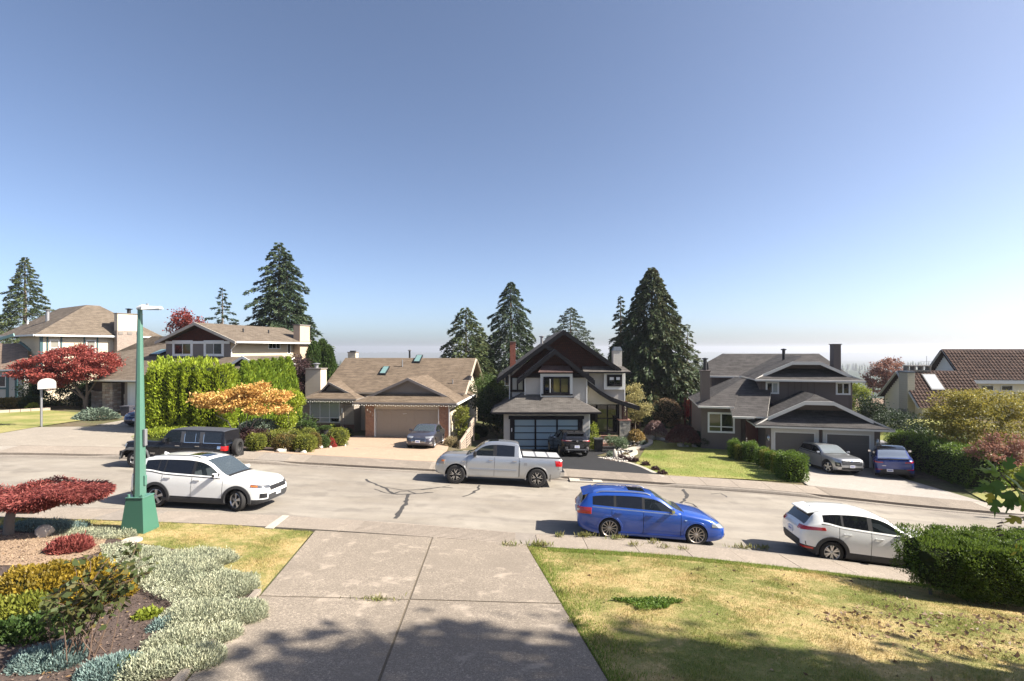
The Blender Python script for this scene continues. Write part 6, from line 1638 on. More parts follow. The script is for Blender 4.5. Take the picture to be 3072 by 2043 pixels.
def weeper(label,px,py,w_,h_,mat,n,group):
 b = G(px,py); d = b.y; R_ = w_/2*d/FPX; H = h_*d/FPX; t = thing('weeping_shrub',label,'shrub',b,0,group)
 a = RNG.uniform(0,2*np.pi,n); r = RNG.uniform(.05,1,n) ** .6; z = H*(1 - .62*r ** 2.2)*RNG.uniform(.82,1.02,n)
 P = np.stack([r*R_*np.cos(a),r*R_*np.sin(a),z],-1); D_ = np.stack([np.cos(a)*.8,np.sin(a)*.8,np.full(n,-.7)],-1) + RNG.normal(0,.25,(n,3)); L = RNG.uniform(.10,.24,n)
 leaf_mesh('foliage',P,D_,L,L*.3,mat,t); limbs([([Vector((0,0,0)),Vector((.03,0,H*.5)),Vector((0,0,H*.85))],.05,.03)] + [([Vector((0,0,H*.75)),Vector((R_*.5*math.cos(k),R_*.5*math.sin(k),H*.8)),Vector((R_*.9*math.cos(k),R_*.9*math.sin(k),H*.5))],.025,.01) for k in (0,1.2,2.5,3.7,5)],BARK_PALE,'trunk',t)
weeper('golden umbrella-shaped weeping shrub before the stone pedestal',1908,1332,52,46,m_leaf('leaf_old_gold',[(.16,.10,.03),(.27,.18,.05),(.38,.27,.09)],.2,.4,1.2),2600,'garden shrubs')
weeper('pinkish purple weeping maple beside the boulders',1966,1318,66,58,m_leaf('leaf_dusky_pink',[(.09,.05,.05),(.20,.12,.11),(.33,.22,.19)],.2,.4,1.2),3400,'weeping maples')
weeper('wide dark red weeping maple left of the brown house window',2050,1340,96,68,m_leaf('leaf_dark_weeping',[(.035,.015,.014),(.085,.032,.026),(.19,.07,.045)],.2,.5,1.2),5200,'weeping maples')
shrub_px('shrub','dark evergreen mound below the window of the brown house','shrub',2120,1345,70,44,LF_DKG,'ball',group='garden shrubs')
shrub_px('shrub','spiky green fern clump below the window of the brown house','shrub',2170,1345,56,24,LF_GRN,'dome',group='garden shrubs',leaf=(.15,.3),lw=.25,n=900)
b = G(1848,1356); clump_tree('cloud-pruned juniper beside the asphalt driveway',b,[(-.2,.3,.85,.55,.45,.25),(.3,.3,.75,.5,.45,.28),(.55,.35,.5,.3,.3,.3),(-.05,.2,.6,.5,.35,.2)],LF_BLUE if False else m_leaf('leaf_juniper_green',[(.05,.085,.04),(.10,.15,.075),(.20,.25,.13)],.2,.4,1.3),[([(0,.3,0),(.1,.3,.4),(-.2,.3,.75)],.05,.02),([(.1,.3,.3),(.4,.3,.6)],.04,.02)],2600,(.06,.12),.45,.09,.8,nclump=110,name='juniper',cat='shrub',group='garden shrubs')
for px,py,w_,h_,m_,lab in ((1832,1372,20,16,LF_BLUE,'grey lavender tuft at the point of the rock bed'),(1935,1338,22,14,LF_BLUE,'grey-green tuft inside the curved border'),(1878,1372,22,12,LF_BOXR,'rusty heather tuft in the rock bed'),(1905,1346,16,8,LF_YELLOW,'small yellow tuft in the rock bed')):
 shrub_px('tuft',lab,'plant',px,py,w_,h_,m_,'dome',group='rock bed tufts',n=500,leaf=(.06,.12),lw=.3)
for i,(px,py) in enumerate(((1866,1376),(1885,1384),(1906,1386),(1938,1398),(1968,1412),(1988,1424))):
 shrub_px('heuchera','%s dark purple clump in the row along the asphalt edge' % ['first','second','third','fourth','fifth','last'][i],'plant',px,py,22,9,LF_PURPLE,'dome',group='dark purple edging clumps',n=420,leaf=(.06,.12),core=CORE_R)
b = tloc(2082,48); clump_tree('scarlet shrub glowing behind the dark deck railing',b,[blob(b,2080,1225,48,.7,.6,1.0),blob(b,2090,1250,48,.6,.6,.7)],LF_CRIMSON,[([(0,0,0),(0,0,1.8)],.05,.02)],2200,(.10,.18),.6,.15,1,nclump=60,name='scarlet_shrub',cat='shrub')
b = tloc(1450,46); clump_tree('deep green laurel filling the gap between the tan and the dark-gabled house',b,[blob(b,1440,1180,46,1.3,1.0,1.4),blob(b,1480,1200,45,1.2,1.0,1.6),blob(b,1460,1150,47,1.0,1,.9)],LF_GRN,[([(0,0,0),(0,0,2)],.08,.03)],7000,(.10,.2),.55,.22,1,nclump=140,name='laurel_tree')
b = tloc(1490,41); clump_tree('dark hedge tree beside the left wall of the dark-gabled house',b,[blob(b,1470,1215,41,1.0,.9,1.3),blob(b,1490,1260,40.5,.8,.8,1.0)],LF_DKG,[([(0,0,0),(0,0,2)],.08,.03)],5000,(.10,.2),.55,.2,1,nclump=110,name='laurel_tree')
b = tloc(2090,58); clump_tree('pale grey-green tree behind the shed roof',b,[blob(b,2080,1150,58,1.3,1,1.8),blob(b,2095,1110,58,.8,.8,1.0)],LF_DEODAR,[([(0,0,0),(0,0,3)],.1,.03)],3000,(.12,.22),.55,.25,1,nclump=80,name='pale_tree')
b = tloc(2590,50); clump_tree('yellow tree glimpsed beside the brown house gable',b,[blob(b,2570,1200,50,.9,.9,1.5),blob(b,2580,1170,50,.6,.6,.6)],LF_LIME,[([(0,0,0),(0,0,2)],.1,.03)],2600,(.12,.22),.55,.22,1,nclump=70,name='yellow_tree')

# far wooded valley
n = 1700; d = RNG.uniform(900,2200,n); u = RNG.uniform(-1.25,1.25,n); X = u*d
H = RNG.uniform(14,30,n)*(1 + .22*np.sin(u*9))*np.where(u > .25,.72,1); z0 = np.interp(d,[620,1100,1700,2350],[-36,-45,-60,-70]) - 1; rr = H*RNG.uniform(.16,.38,n)
V,F = [],[]
for i in range(n):
 b0 = len(V); k = 6
 for j in range(3):
  zb,zt_,r_ = z0[i] + H[i]*(.05 + .27*j),z0[i] + H[i]*(.5 + .25*j),rr[i]*(1 - .28*j); b0 = len(V)
  for m in range(k):
   a = 2*math.pi*m/k + i + j; q = r_*RNG.uniform(.7,1.2); V.append((X[i] + q*math.cos(a),d[i] + q*math.sin(a),zb + RNG.uniform(-1,1)))
  V.append((X[i],d[i],zt_)); F += [(b0 + m,b0 + (m + 1) % k,b0 + k) for m in range(k)]
tag(np_mesh('far_woods',np.array(V),np.array(F),[LF_FIR]),kind='stuff')
n = 1600; d = RNG.uniform(5150,5800,n); u = RNG.uniform(-1.2,1.2,n); X = u*d; V,F = [],[]
Dd = rows_y[-6:];
ry = np.array([float(np.mean(r)) for r in rows_y[-6:]])
for i in range(n):
 c = [float(np.interp(X[i],rows_x[-6 + k],rows_z[-6 + k])) for k in range(6)]; zz = float(np.interp(d[i],ry,c)) - 2; h = RNG.uniform(9,18); r_ = h*1.1; b0 = len(V)
 for m in range(5): a = 2*math.pi*m/5 + i; V.append((X[i] + r_*math.cos(a),d[i] + r_*math.sin(a),zz))
 V.append((X[i],d[i],zz + h)); F += [(b0 + m,b0 + (m + 1) % 5,b0 + 5) for m in range(5)]
tag(np_mesh('ridge_woods',np.array(V),np.array(F),[LF_FIR]),kind='stuff')

# near side: hedge, bed, dwarf maple
hedge('thick clipped green hedge along the near pavement at right',(9.55,12.05),(17.5,10.9),1.7,1.22,LF_YEW,120000,(.030,.062),z=.0,rough=.04)
t = [o for o in COL.objects if o.get('label','').startswith('thick clipped green')][0]
n = 9000; P = np.stack([RNG.uniform(-4.0,4.0,n),RNG.uniform(-.8,.8,n),np.full(n,1.19)],-1); D_ = RNG.normal(0,.3,(n,3)); D_[:,2] = 1; L = RNG.uniform(.04,.10,n); leaf_mesh('new_shoots',P,D_,L,L*.28,LF_YEW,t)
limbs([([Vector((-3.6 + k*.7,RNG.uniform(-.5,.2),-.2)),Vector((-3.6 + k*.7 + RNG.uniform(-.2,.2),-.2,.5)),Vector((-3.5 + k*.7,0,1.1))],.04,.02) for k in range(11)],BARK,'trunks',t)
# flat-topped dwarf maple
b = G(25,1606)
t = thing('dwarf_maple','flat-topped red dwarf maple with a twisted trunk at the left edge','tree',b); d = b.y
n = 26000; a = RNG.uniform(0,2*np.pi,n); r = RNG.uniform(0,1,n) ** .5; cx_ = .55; Rm = 1.75
lump = .10*np.sin(a*3 + 1) + .06*np.sin(r*9 + a*5)
zt = 1.13 + .02*np.cos(a) + .05*np.sin(a*5 + r*6)*r; zz = zt - RNG.uniform(0,1,n) ** .8*(.30*(1 - r ** 3) + .10) + .05*np.sin(a*7 + r*8)
P = np.stack([cx_ + r*Rm*(1 + lump)*np.cos(a),r*Rm*.58*np.sin(a) + .15,zz],-1); D_ = np.stack([np.cos(a)*.9,np.sin(a)*.9,np.full(n,-.15)],-1) + RNG.normal(0,.45,(n,3)); L = RNG.uniform(.06,.13,n)
leaf_mesh('crown',P,D_,L,L*.26,LF_BONS,t)
limbs([([Vector((0,0,-.05)),Vector((.02,0,.35)),Vector((.06,.02,.62))],.115,.095),([Vector((.06,.02,.55)),Vector((.22,-.05,.70)),Vector((.0,.0,.78)),Vector((-.15,.1,.70)),Vector((.0,.05,.6))],.07,.06),([Vector((.1,0,.62)),Vector((.7,-.05,.62)),Vector((1.1,0,.74)),Vector((1.7,.05,.92))],.07,.025),([Vector((1.0,0,.72)),Vector((1.3,.1,.84)),Vector((1.5,.2,.95))],.04,.015),([Vector((0,0,.65)),Vector((-.6,.1,.72)),Vector((-1.1,.1,.92))],.06,.02),([Vector((.1,.05,.7)),Vector((.4,.2,.85)),Vector((.7,.3,.95))],.05,.02),([Vector((.1,0,.65)),Vector((.3,-.2,.78)),Vector((.6,-.35,.9))],.05,.02)],m_plain('bark_maple',(.22,.18,.145),.9,.3,8,.6,30),'trunk',t,9)

def mound(name,label,cat,c,dims,mat,n,leaf,lw=.28,group=None,spread=.5,core=CORE_S,k=.78):
 t = thing(name,label,cat,(c[0],c[1],g1(c[0],c[1]) - .02),0,group)
 P,N_ = shell('dome',dims,n); P += N_*RNG.normal(-.02,.03,n)[:,None]; P[:,2] = np.maximum(P[:,2],.0); P *= (1 + .10*np.sin(P[:,0]*9)*np.sin(P[:,1]*8))[:,None]
 D_ = N_*.9 + rdir(n)*spread; D_[:,2] += .5; L = RNG.uniform(leaf[0],leaf[1],n); leaf_mesh('foliage',P,D_,L,L*lw,mat,t)
 if core: core_mesh('dome',dims,core,t,k)
 return t
def gxy(px,py): g = G(px,py); return (g.x,g.y)
for (px,py,rx,ry,rz,n,m_,lab) in (
 (470,1745,.95,.75,.34,9000,LF_SILVER,'silvery santolina mound nearest the lawn'),(560,1700,.85,.6,.30,7000,LF_SILVER,'silvery santolina mound pressing on the dry lawn'),(620,1790,.75,.65,.34,8000,LF_SILVER,'pale silvery mound at the lawn corner of the driveway edge'),
 (690,1870,.50,.45,.30,6000,LF_SILVER,'silvery mound spilling over the driveway edge'),(560,1880,.60,.5,.32,7000,LF_SILVER,'dense silvery mound behind the driveway edge'),(380,1690,.8,.5,.25,5500,LF_SILVER,'flat silvery mound behind the leggy shrub'),
 (500,1955,.42,.38,.28,5000,LF_SILVER,'shaded grey-green mound near the driveway edge'),(430,2030,.45,.36,.28,5000,LF_SILVER,'grey-green mound at the bottom of the picture'),(300,2040,.40,.32,.26,4200,LF_TEALG,'blue-grey mound at the foot of the leggy shrub'),
 (110,2005,.48,.34,.26,5000,LF_TEALG,'blue-grey mound at the bottom left corner'),(485,1890,.22,.2,.2,1800,LF_TEALG,'small blue-grey tuft in the bark mulch'),(560,2010,.4,.34,.28,4500,LF_SILVER,'silvery mound at the near end of the driveway edge'),(640,1930,.30,.30,.24,3000,LF_SILVER,'low silvery tuft hanging over the concrete edging'),(110,1590,1.1,.4,.26,3600,LF_TEALG,'blue-grey ground cover behind the boulder'),(250,1612,1.2,.42,.16,4200,LF_SILVER,'thin silvery ground cover along the left lawn')):
 x,y = gxy(px,py); mound('santolina',lab,'ground cover',(x,y + ry*.5),(rx,ry,rz*.68),m_,int(n*1.9),(.028,.068),.28,'silvery ground cover')
x,y = gxy(175,1665); mound('dwarf_maple','small crimson dwarf maple behind the yellow shrubs','shrub',(x,y + .3),(.40,.35,.30),LF_BONS,3000,(.06,.12),.28,None,.6,CORE_R)
for px,py,rx,ry,rz,n,lab in ((60,1830,.95,.7,.62,7000,'yellow leaved spirea at the left edge of the bed'),(200,1810,.85,.6,.62,7000,'golden spirea behind the leggy shrub'),(20,1880,.6,.4,.4,3000,'shaded olive spirea low at the left edge')):
 x,y = gxy(px,py); mound('spirea',lab,'shrub',(x,y + ry*.5),(rx,ry,rz),LF_YELLOW if n > 4000 else LF_BOX,n,(.05,.10),.5,'spirea shrubs',.8,CORE)
for px,py,r,m_,lab in ((440,1850,.16,LF_LIME,'bright green weed in the bark mulch'),(375,2010,.18,LF_LIME,'lime green columbine between the grey mounds'),(120,1895,.45,LF_GRN,'green ground plants below the spirea'),(545,1985,.14,LF_LIME,'lime leaves by the driveway edging'),(30,1905,.35,LF_GRN,'green ground plants at the left edge')):
 x,y = gxy(px,py); mound('weed',lab,'plant',(x,y),(r,r,r*.6),m_,int(500 + 2600*r),(.04,.09),.7,'bed weeds',.9,None)
# leggy shrub
b = G(235,1985); t = thing('leggy_shrub','leggy open shrub with bare stems and big leaves in the bed','shrub',b)
paths,LP,LD = [],[],[]
for k in range(24):
 az = RNG.uniform(-1,1); top = np.array([(.10 + az*.62)*RNG.uniform(.4,1.1),RNG.uniform(-.25,.55),RNG.uniform(.75,1.42)]); base = np.array([RNG.normal(0,.19),RNG.normal(0,.10),0])
 pts = [base + (top - base)*t_ + np.array([0,0,.10*math.sin(t_*3)]) + RNG.normal(0,.015,3) for t_ in np.linspace(0,1,6)]
 paths.append(([Vector(p) for p in pts],.009,.003))
 for j in range(3):
  p0 = pts[3 + j % 3] if j < 2 else pts[5]; d_ = np.array([RNG.normal(.12,.25),RNG.normal(0,.2),RNG.uniform(.1,.35)]); p1 = p0 + d_*.7
  paths.append(([Vector(p0),Vector((p0 + p1)/2 + RNG.normal(0,.02,3)),Vector(p1)],.006,.003))
  for q in np.linspace(.2,1,5): LP.append(p0 + (p1 - p0)*q + RNG.normal(0,.025,3)); LD.append(np.array([RNG.normal(0,.8),RNG.normal(0,.8),RNG.uniform(-.9,.4)]))
 for q in (2,3,4,5): LP.append(pts[q] + RNG.normal(0,.03,3)); LD.append(np.array([RNG.normal(0,.8),RNG.normal(0,.8),RNG.uniform(-.8,.4)]))
limbs(paths,m_plain('stem_brown',(.13,.085,.06),.8,.2,9),'stems',t,5)
LP,LD = np.array(LP),np.array(LD); n = len(LP); L = RNG.uniform(.09,.16,n); leaf_mesh('foliage',LP,LD,L,L*.62,m_leaf('leaf_lilac',[(.045,.060,.022),(.085,.115,.038),(.16,.13,.045)],.4,.3,2),t,.5)

# fig branch reaching in from the right
t = thing('fig_branch','fig branch with big lobed leaves reaching in at the right edge','branch',at(3110,1480,5.0))
o_ = Vector(t.location)
LF_FIG = [m_leaf('leaf_fig_%d' % i,c,.45,.2,9,.45,.4) for i,c in enumerate(([(.06,.11,.018),(.10,.17,.03)],[(.13,.22,.03),(.22,.30,.05)],[(.30,.27,.03),(.42,.34,.04)]))]
FIGO = [(0,0),(.10,-.14),(.30,-.30),(.42,-.22),(.40,-.10),(.62,-.20),(.70,-.12),(.66,-.05),(1.0,0),(.66,.05),(.70,.12),(.62,.20),(.40,.10),(.42,.22),(.30,.30),(.10,.14)]
def fig_leaf(p,ax,nrm,size,mat,par,outline=FIGO,nm='leaf'):
 ax = Vector(ax).normalized(); nrm = Vector(nrm); nrm = (nrm - ax*nrm.dot(ax)).normalized(); sd = nrm.cross(ax)
 vs = [p + (ax*u + sd*v + nrm*(-.22*v*v*2 - .18*u*u + .05))*size for u,v in outline]; c = p + (ax*.36 + nrm*.06)*size; mb = MB(); k = len(vs)
 mb.add(vs + [c],[(i,(i + 1) % k,k) for i in range(k)],mat); return mb.build(nm,par,uv=False,smooth=180)
FL = [((3000,1425),(-1,.15,.35),(.1,-.6,1),.24,1),((2990,1420),(-.5,.1,.9),(.2,-.7,.8),.20,1),((3022,1410),(.4,.1,.9),(-.2,-.5,.9),.19,0),((2995,1440),(-.35,-.2,-1),(-.6,-.6,.3),.22,0),((2978,1460),(-1,.1,-.25),(0,-.5,1),.22,0),((2974,1478),(-.25,0,-1),(-.5,-.8,.1),.14,2),((2986,1494),(-.15,-.1,-1),(-.8,-.6,.1),.20,0),((3012,1430),(1,.1,-.55),(.2,-.5,1),.36,1),((3030,1470),(-.2,-.1,-1),(-.4,-.8,.3),.24,0),((3040,1465),(.7,-.1,-.7),(.2,-.6,.8),.28,1),((3055,1480),(.5,0,-1),(-.2,-.8,.4),.28,1),((3045,1490),(-.5,-.1,-.7),(-.3,-.7,.5),.20,0),((3070,1450),(.3,.1,.9),(-.3,-.6,.6),.24,1),((3050,1440),(.7,.2,.2),(0,-.6,.8),.22,0),((2968,1450),(-.8,0,.2),(0,-.6,.8),.13,1),((3062,1555),(-1,-.1,-.15),(0,-.6,1),.20,2),((3066,1560),(.8,0,-.2),(0,-.6,1),.2,2)]
mb = MB(); mb.tube([at(3120,1500,5.0) - o_,at(3050,1470,4.95) - o_,at(3010,1430,4.9) - o_,at(2995,1408,4.9) - o_],[.012,.010,.007,.004],BARK,6); mb.tube([at(3050,1470,4.95) - o_,at(3000,1482,4.9) - o_,at(2974,1466,4.9) - o_],[.008,.006,.004],BARK,6); mb.tube([at(3120,1540,5.0) - o_,at(3075,1550,4.95) - o_,at(3055,1556,4.9) - o_],[.006,.005,.003],BARK,6); mb.build('twig',t,smooth=60,uv=False)
for (px,py),ax,nr,sz,mi in FL: fig_leaf(at(px,py,4.9) - o_,ax,nr,sz,LF_FIG[mi],t)
t = thing('dead_twig','dead twig with four brown curled leaves above the front hedge','branch',at(3110,1590,5.2)); o_ = Vector(t.location); OV = [(0,0),(.3,-.14),(.7,-.12),(1,0),(.7,.12),(.3,.14)]
mb = MB(); mb.tube([at(3110,1590,5.2) - o_,at(3060,1588,5.2) - o_,at(3035,1578,5.2) - o_],[.006,.004,.002],BARK,5); mb.tube([at(3060,1588,5.2) - o_,at(3012,1575,5.2) - o_,at(3005,1560,5.2) - o_,at(3006,1612,5.2) - o_],[.002,.0015,.0012,.001],BARK,4); mb.build('twig',t,uv=False)
LB = m_leaf('leaf_dead',[(.05,.03,.022),(.11,.06,.04)],.2,.3,3)
for px,py in ((3012,1567),(3008,1577),(3006,1588),(3013,1604)): fig_leaf(at(px,py,5.2) - o_,(-1,0,-.12),(0,-.3,1),.075,LB,t,OV)
t = thing('yellow_sprig','sprig of yellowing leaves over the right end of the front hedge','branch',at(3085,1610,6.0)); o_ = Vector(t.location)
mb = MB(); mb.tube([at(3085,1610,6) - o_,at(3050,1620,6) - o_,at(3038,1640,6) - o_],[.006,.004,.002],BARK,5); mb.build('twig',t,uv=False)
for (px,py),ax,sz,mi in (((3048,1628),(.1,0,-1),.085,2),((3062,1636),(.1,0,-1),.09,2),((3050,1655),(-.8,0,-.5),.085,2),((3045,1625),(-.9,0,-.2),.10,1),((3066,1615),(.8,0,.3),.10,1),((3040,1618),(-.5,0,.7),.08,1)): fig_leaf(at(px,py,6) - o_,ax,(-.2,-.8,.5),sz,LF_FIG[mi],t,OV)

# clover patch, tufts, fallen leaves
x,y = gxy(1955,1822)
n = 2600; a = RNG.uniform(0,2*np.pi,n); r = RNG.uniform(0,1,n) ** .5; P = np.stack([x + r*.62*np.cos(a)*(1 + .3*np.sin(a*3)),y + .1 + r*.30*np.sin(a)*(1 + .3*np.sin(a*2)) + .12*np.cos(a) ** 2,0*a],-1); P[:,2] = gz(P[:,0],P[:,1]) + RNG.uniform(.02,.07,n); D_ = rdir(n); D_[:,2] = np.abs(D_[:,2])*.6
o = leaf_mesh('clover',P,D_,RNG.uniform(.02,.045,n),RNG.uniform(.02,.04,n),LF_HEDGE_D); tag(o,'patch of green clover in the dry front lawn','plant',kind='stuff')
FALL = [G(2450,1850),G(2700,1790),G(2800,1840),G(3070,1850),G(3072,1990),G(2750,1960),G(2500,1900)]
xy = np.concatenate([rand_in([tuple(p[:2]) for p in FALL],420),rand_in(LAWN_R[:6] + [(9,4.5),(2.5,6)],160)]); n = len(xy); P = np.stack([xy[:,0],xy[:,1],gz(xy[:,0],xy[:,1]) + .04],-1); D_ = rdir(n); D_[:,2] *= .35; L = RNG.uniform(.05,.13,n)
o = leaf_mesh('fallen_leaves',P,D_,L,L*.5,m_leaf('leaf_fallen',[(.06,.035,.025),(.16,.10,.06),(.30,.20,.12)],.2,.2,3),None,.6); tag(o,'dry brown leaves scattered on the front lawn','leaves',kind='stuff')
Ps,Ds,Ls = [],[],[]
for px,py,n,w in [(1678,1612,60,.16),(1755,1612,120,.3),(1905,1640,40,.2),(1990,1646,40,.2),(2050,1652,30,.2),(2230,1648,130,.5),(2290,1650,60,.25),(1620,1640,200,.35),(1530,1640,60,.3),(1690,1780,90,.2),(1720,1870,80,.12),(2100,1712,120,.2),(1850,1620,70,.35),(1960,1632,40,.3),(1140,1803,120,.3),(1120,1803,60,.4)]:
 g = G(px,py); P = np.stack([g.x + RNG.normal(0,w*.5,n),g.y + RNG.normal(0,.05,n),np.full(n,g.z + .02)],-1); D_ = RNG.normal(0,.45,(n,3)); D_[:,2] = 1; Ps.append(P); Ds.append(D_); Ls.append(RNG.uniform(.06,.2,n)*(1 if py < 1700 else .6))
P,D_,L = np.concatenate(Ps),np.concatenate(Ds),np.concatenate(Ls); o = leaf_mesh('weeds',P,D_,L,L*.16,m_leaf('leaf_weed',[(.10,.14,.03),(.20,.22,.06),(.34,.28,.14)],.3,.3,3)); tag(o,'weeds growing from the kerb and paving joints','weeds',kind='stuff')

COVER = [gxy(*p) for p in ((300,1640),(470,1650),(560,1690),(640,1770),(745,1840),(690,1900),(600,1960),(520,2030),(420,2043),(420,1960),(500,1900),(520,1830),(430,1780),(320,1740))]
xy = rand_in(COVER,30000); n = len(xy); bump_ = .07 + .10*(np.sin(xy[:,0]*5.1 + np.sin(xy[:,1]*4))*np.sin(xy[:,1]*5.7 + 1)*.5 + .5); P = np.stack([xy[:,0],xy[:,1],gz(xy[:,0],xy[:,1]) + bump_*RNG.uniform(.3,1.05,n)],-1); D_ = RNG.normal(0,.6,(n,3)); D_[:,2] = .7; L = RNG.uniform(.03,.07,n)
tag(leaf_mesh('santolina_cover',P,D_,L,L*.3,LF_SILVER),'silvery ground cover growing together along the front driveway','ground cover',kind='stuff')
# bark chips, twigs and dead leaves on the bed
def litter(name,label,poly,n,L0,L1,mat,flat=.3):
 xy = rand_in(poly,n); n = len(xy); P = np.stack([xy[:,0],xy[:,1],gz(xy[:,0],xy[:,1]) + .02 + RNG.uniform(0,.02,n)],-1); D_ = rdir(n); D_[:,2] *= flat; L = RNG.uniform(L0,L1,n)
 tag(leaf_mesh(name,P,D_,L,L*RNG.uniform(.2,.6,n),mat,None,.3),label,'litter',kind='stuff')
litter('bark_chips','bark chips covering the front planting bed',BED,42000,.02,.06,m_leaf('bark_chip',[(.045,.030,.024),(.10,.068,.052),(.20,.145,.11)],0,.35,3))
litter('fallen_leaves','dead leaves caught between the plants of the front bed',BED,1800,.03,.08,m_leaf('leaf_litter',[(.13,.07,.035),(.28,.17,.08),(.20,.20,.05)],.15,.3,3))
litter('soil_crumbs','crumbs of dry soil round the dwarf maple',[tuple(G(*p)[:2]) for p in ((0,1602),(150,1607),(320,1602),(300,1655),(150,1690),(0,1695))],6000,.015,.045,m_leaf('soil_crumb',[(.16,.11,.07),(.32,.23,.15),(.45,.34,.23)],0,.3,3))
# shade trees beside the lot, to the right of the view
for i,(x,y,H,r) in enumerate(((13.5,3.2,9.0,3.4),(17.5,2.7,17.5,3.7),(22,1.7,21.0,4.0),(27,1.0,24.0,4.2))):
 z0 = g1(x,y); clump_tree(['shade tree just right of the view nearest the lawn','second shade tree right of the view','third shade tree right of the view','farthest tall shade tree right of the view'][i],(x,y,z0),[(0,0,H - r*.9,r,r,r*.85),(r*.5,.5,H*.5,r*.8,r*.7,H*.25),(-r*.4,0,H*.55,r*.8,r*.7,H*.25)],LF_GRN,[([(0,0,0),(.2,0,H*.5),(0,0,H*.9)],.3,.08)],9000,(.3,.55),.7,.5,1,nclump=220,name='shade_tree',group='shade trees beside the lot',surf=.6)
# vehicles
CAR_DARK = m_plain('car_underside',(.012,.012,.013),.8,.2)
CAR_CLAD = m_plain('car_cladding',(.040,.040,.042),.65,.15,5,.2,120)
CAR_GLASS = m_glass('car_glass_tinted',(.008,.009,.012),.0,.015)
CAR_GLASS_C = m_glass('car_glass_clear',(.02,.026,.03),.6,.01)
CAR_WS = m_glass('car_windscreen',(.075,.095,.11),.38,.02)
CAR_SEAT = m_plain('car_seat',(.045,.045,.048),.85,.15)
CAR_SEAT_L = m_plain('car_seat_light',(.22,.22,.22),.85,.15)
RIM_DARK = m_plain('rim_black',(.012,.012,.013),.3,.1,coat=.5)

def lerp(a,b,t): return a + (b - a)*t
def sstep(a,b,x):
 t = min(1,max(0,(x - a)/(b - a))); return t*t*(3 - 2*t)

def make_wheel(rt,tw,style,rim_mat,rr=None):
 """returns (hub, tyre, rim) meshes; axle along y, outer face at -y"""
 rr = rr or rt*.70
 w = tw/2
 t = MB()
 t.lathe([(rr*.96,w*.8),(rr,w*.92),(rt*.86,w*1.0),(rt*.955,w*.93),(rt*.992,w*.78),(rt,w*.4),(rt*.988,w*.36),(rt*.988,w*.30),(rt,w*.26),(rt,-w*.26),(rt*.988,-w*.30),(rt*.988,-w*.36),
             (rt,-w*.4),(rt*.992,-w*.78),(rt*.955,-w*.93),(rt*.86,-w*1.0),(rr,-w*.92),(rr*.96,-w*.8)],RUBBER,36,'y')
 r = MB()
 r.lathe([(rr*.99,-w*.80),(rr*1.0,-w*.93),(rr*.965,-w*.96),(rr*.93,-w*.88),(rr*.90,-w*.3),(rr*.90,w*.7)],rim_mat,36,'y')
 n,sw,tap,twin = style.get('n',5),style.get('w',.16),style.get('taper',.7),style.get('twin',0)
 for k in range(n):
  a = 2*math.pi*k/n + style.get('rot',0)
  offs = (-twin,twin) if twin else (0,)
  for o_ in offs:
   a0,a1 = a + o_*.25,a + o_
   for (q,m_) in ((1.0,rim_mat),):
    p0 = Vector((math.sin(a0)*rr*.16,-w*.80,math.cos(a0)*rr*.16)); p1 = Vector((math.sin(a1)*rr*.94,-w*.84,math.cos(a1)*rr*.94))
    d = (p1 - p0).normalized(); s_ = Vector((d.z,0,-d.x));
    W0,W1 = rr*sw*tap,rr*sw
    dn = Vector((0,w*.22,0))
    r.hexa([p0 - s_*W0 + dn,p0 + s_*W0 + dn,p1 + s_*W1 + dn,p1 - s_*W1 + dn],[p0 - s_*W0,p0 + s_*W0,p1 + s_*W1,p1 - s_*W1],m_)
 if style.get('edge'):
  for k in range(n):
   for o_ in (-twin,twin):
    a0,a1 = 2*math.pi*k/n + o_*.5,2*math.pi*k/n + o_*1.25
    p0 = Vector((math.sin(a0)*rr*.30,-w*.86,math.cos(a0)*rr*.30)); p1 = Vector((math.sin(a1)*rr*.86,-w*.90,math.cos(a1)*rr*.86)); r.bar(p0,p1,rr*.07,.03,CHROME,(0,1,0))
   a0 = 2*math.pi*k/n; c_ = [Vector((math.sin(a0 + d)*rr*.60,-w*.9,math.cos(a0 + d)*rr*.60)) for d in (-.2,.2)]; r.bar(c_[0],c_[1],rr*.06,.03,CHROME,(0,1,0))
 if style.get('bolts'):
  for k in range(20):
   a = 2*math.pi*k/20; c = Vector((math.sin(a)*rr*.93,-w*.97,math.cos(a)*rr*.93))
   r.box(c.x - .009,c.y - .006,c.z - .009,c.x + .009,c.y + .01,c.z + .009,CHROME)
 r.lathe([(.001,-w*.92),(rr*.12,-w*.91),(rr*.17,-w*.84),(rr*.22,-w*.7),(rr*.20,-w*.4)],style.get('cap',rim_mat),20,'y')
 h = MB()
 h.lathe([(.001,-w*.35),(rr*.62,-w*.35),(rr*.64,-w*.2),(rr*.90,-w*.18),(rr*.90,w*.5)],m_plain('brake_disc',(.06,.058,.056),.55,.2,metal=.4) if 'brake_disc' not in bpy.data.materials else bpy.data.materials['brake_disc'],28,'y')
 out = []
 for nm,mbx in (('wheel',h),('tyre',t),('rim',r)):
  o = mbx.build(nm,None,smooth=40,uv=False); out.append(o.data); bpy.data.objects.remove(o)
 return out

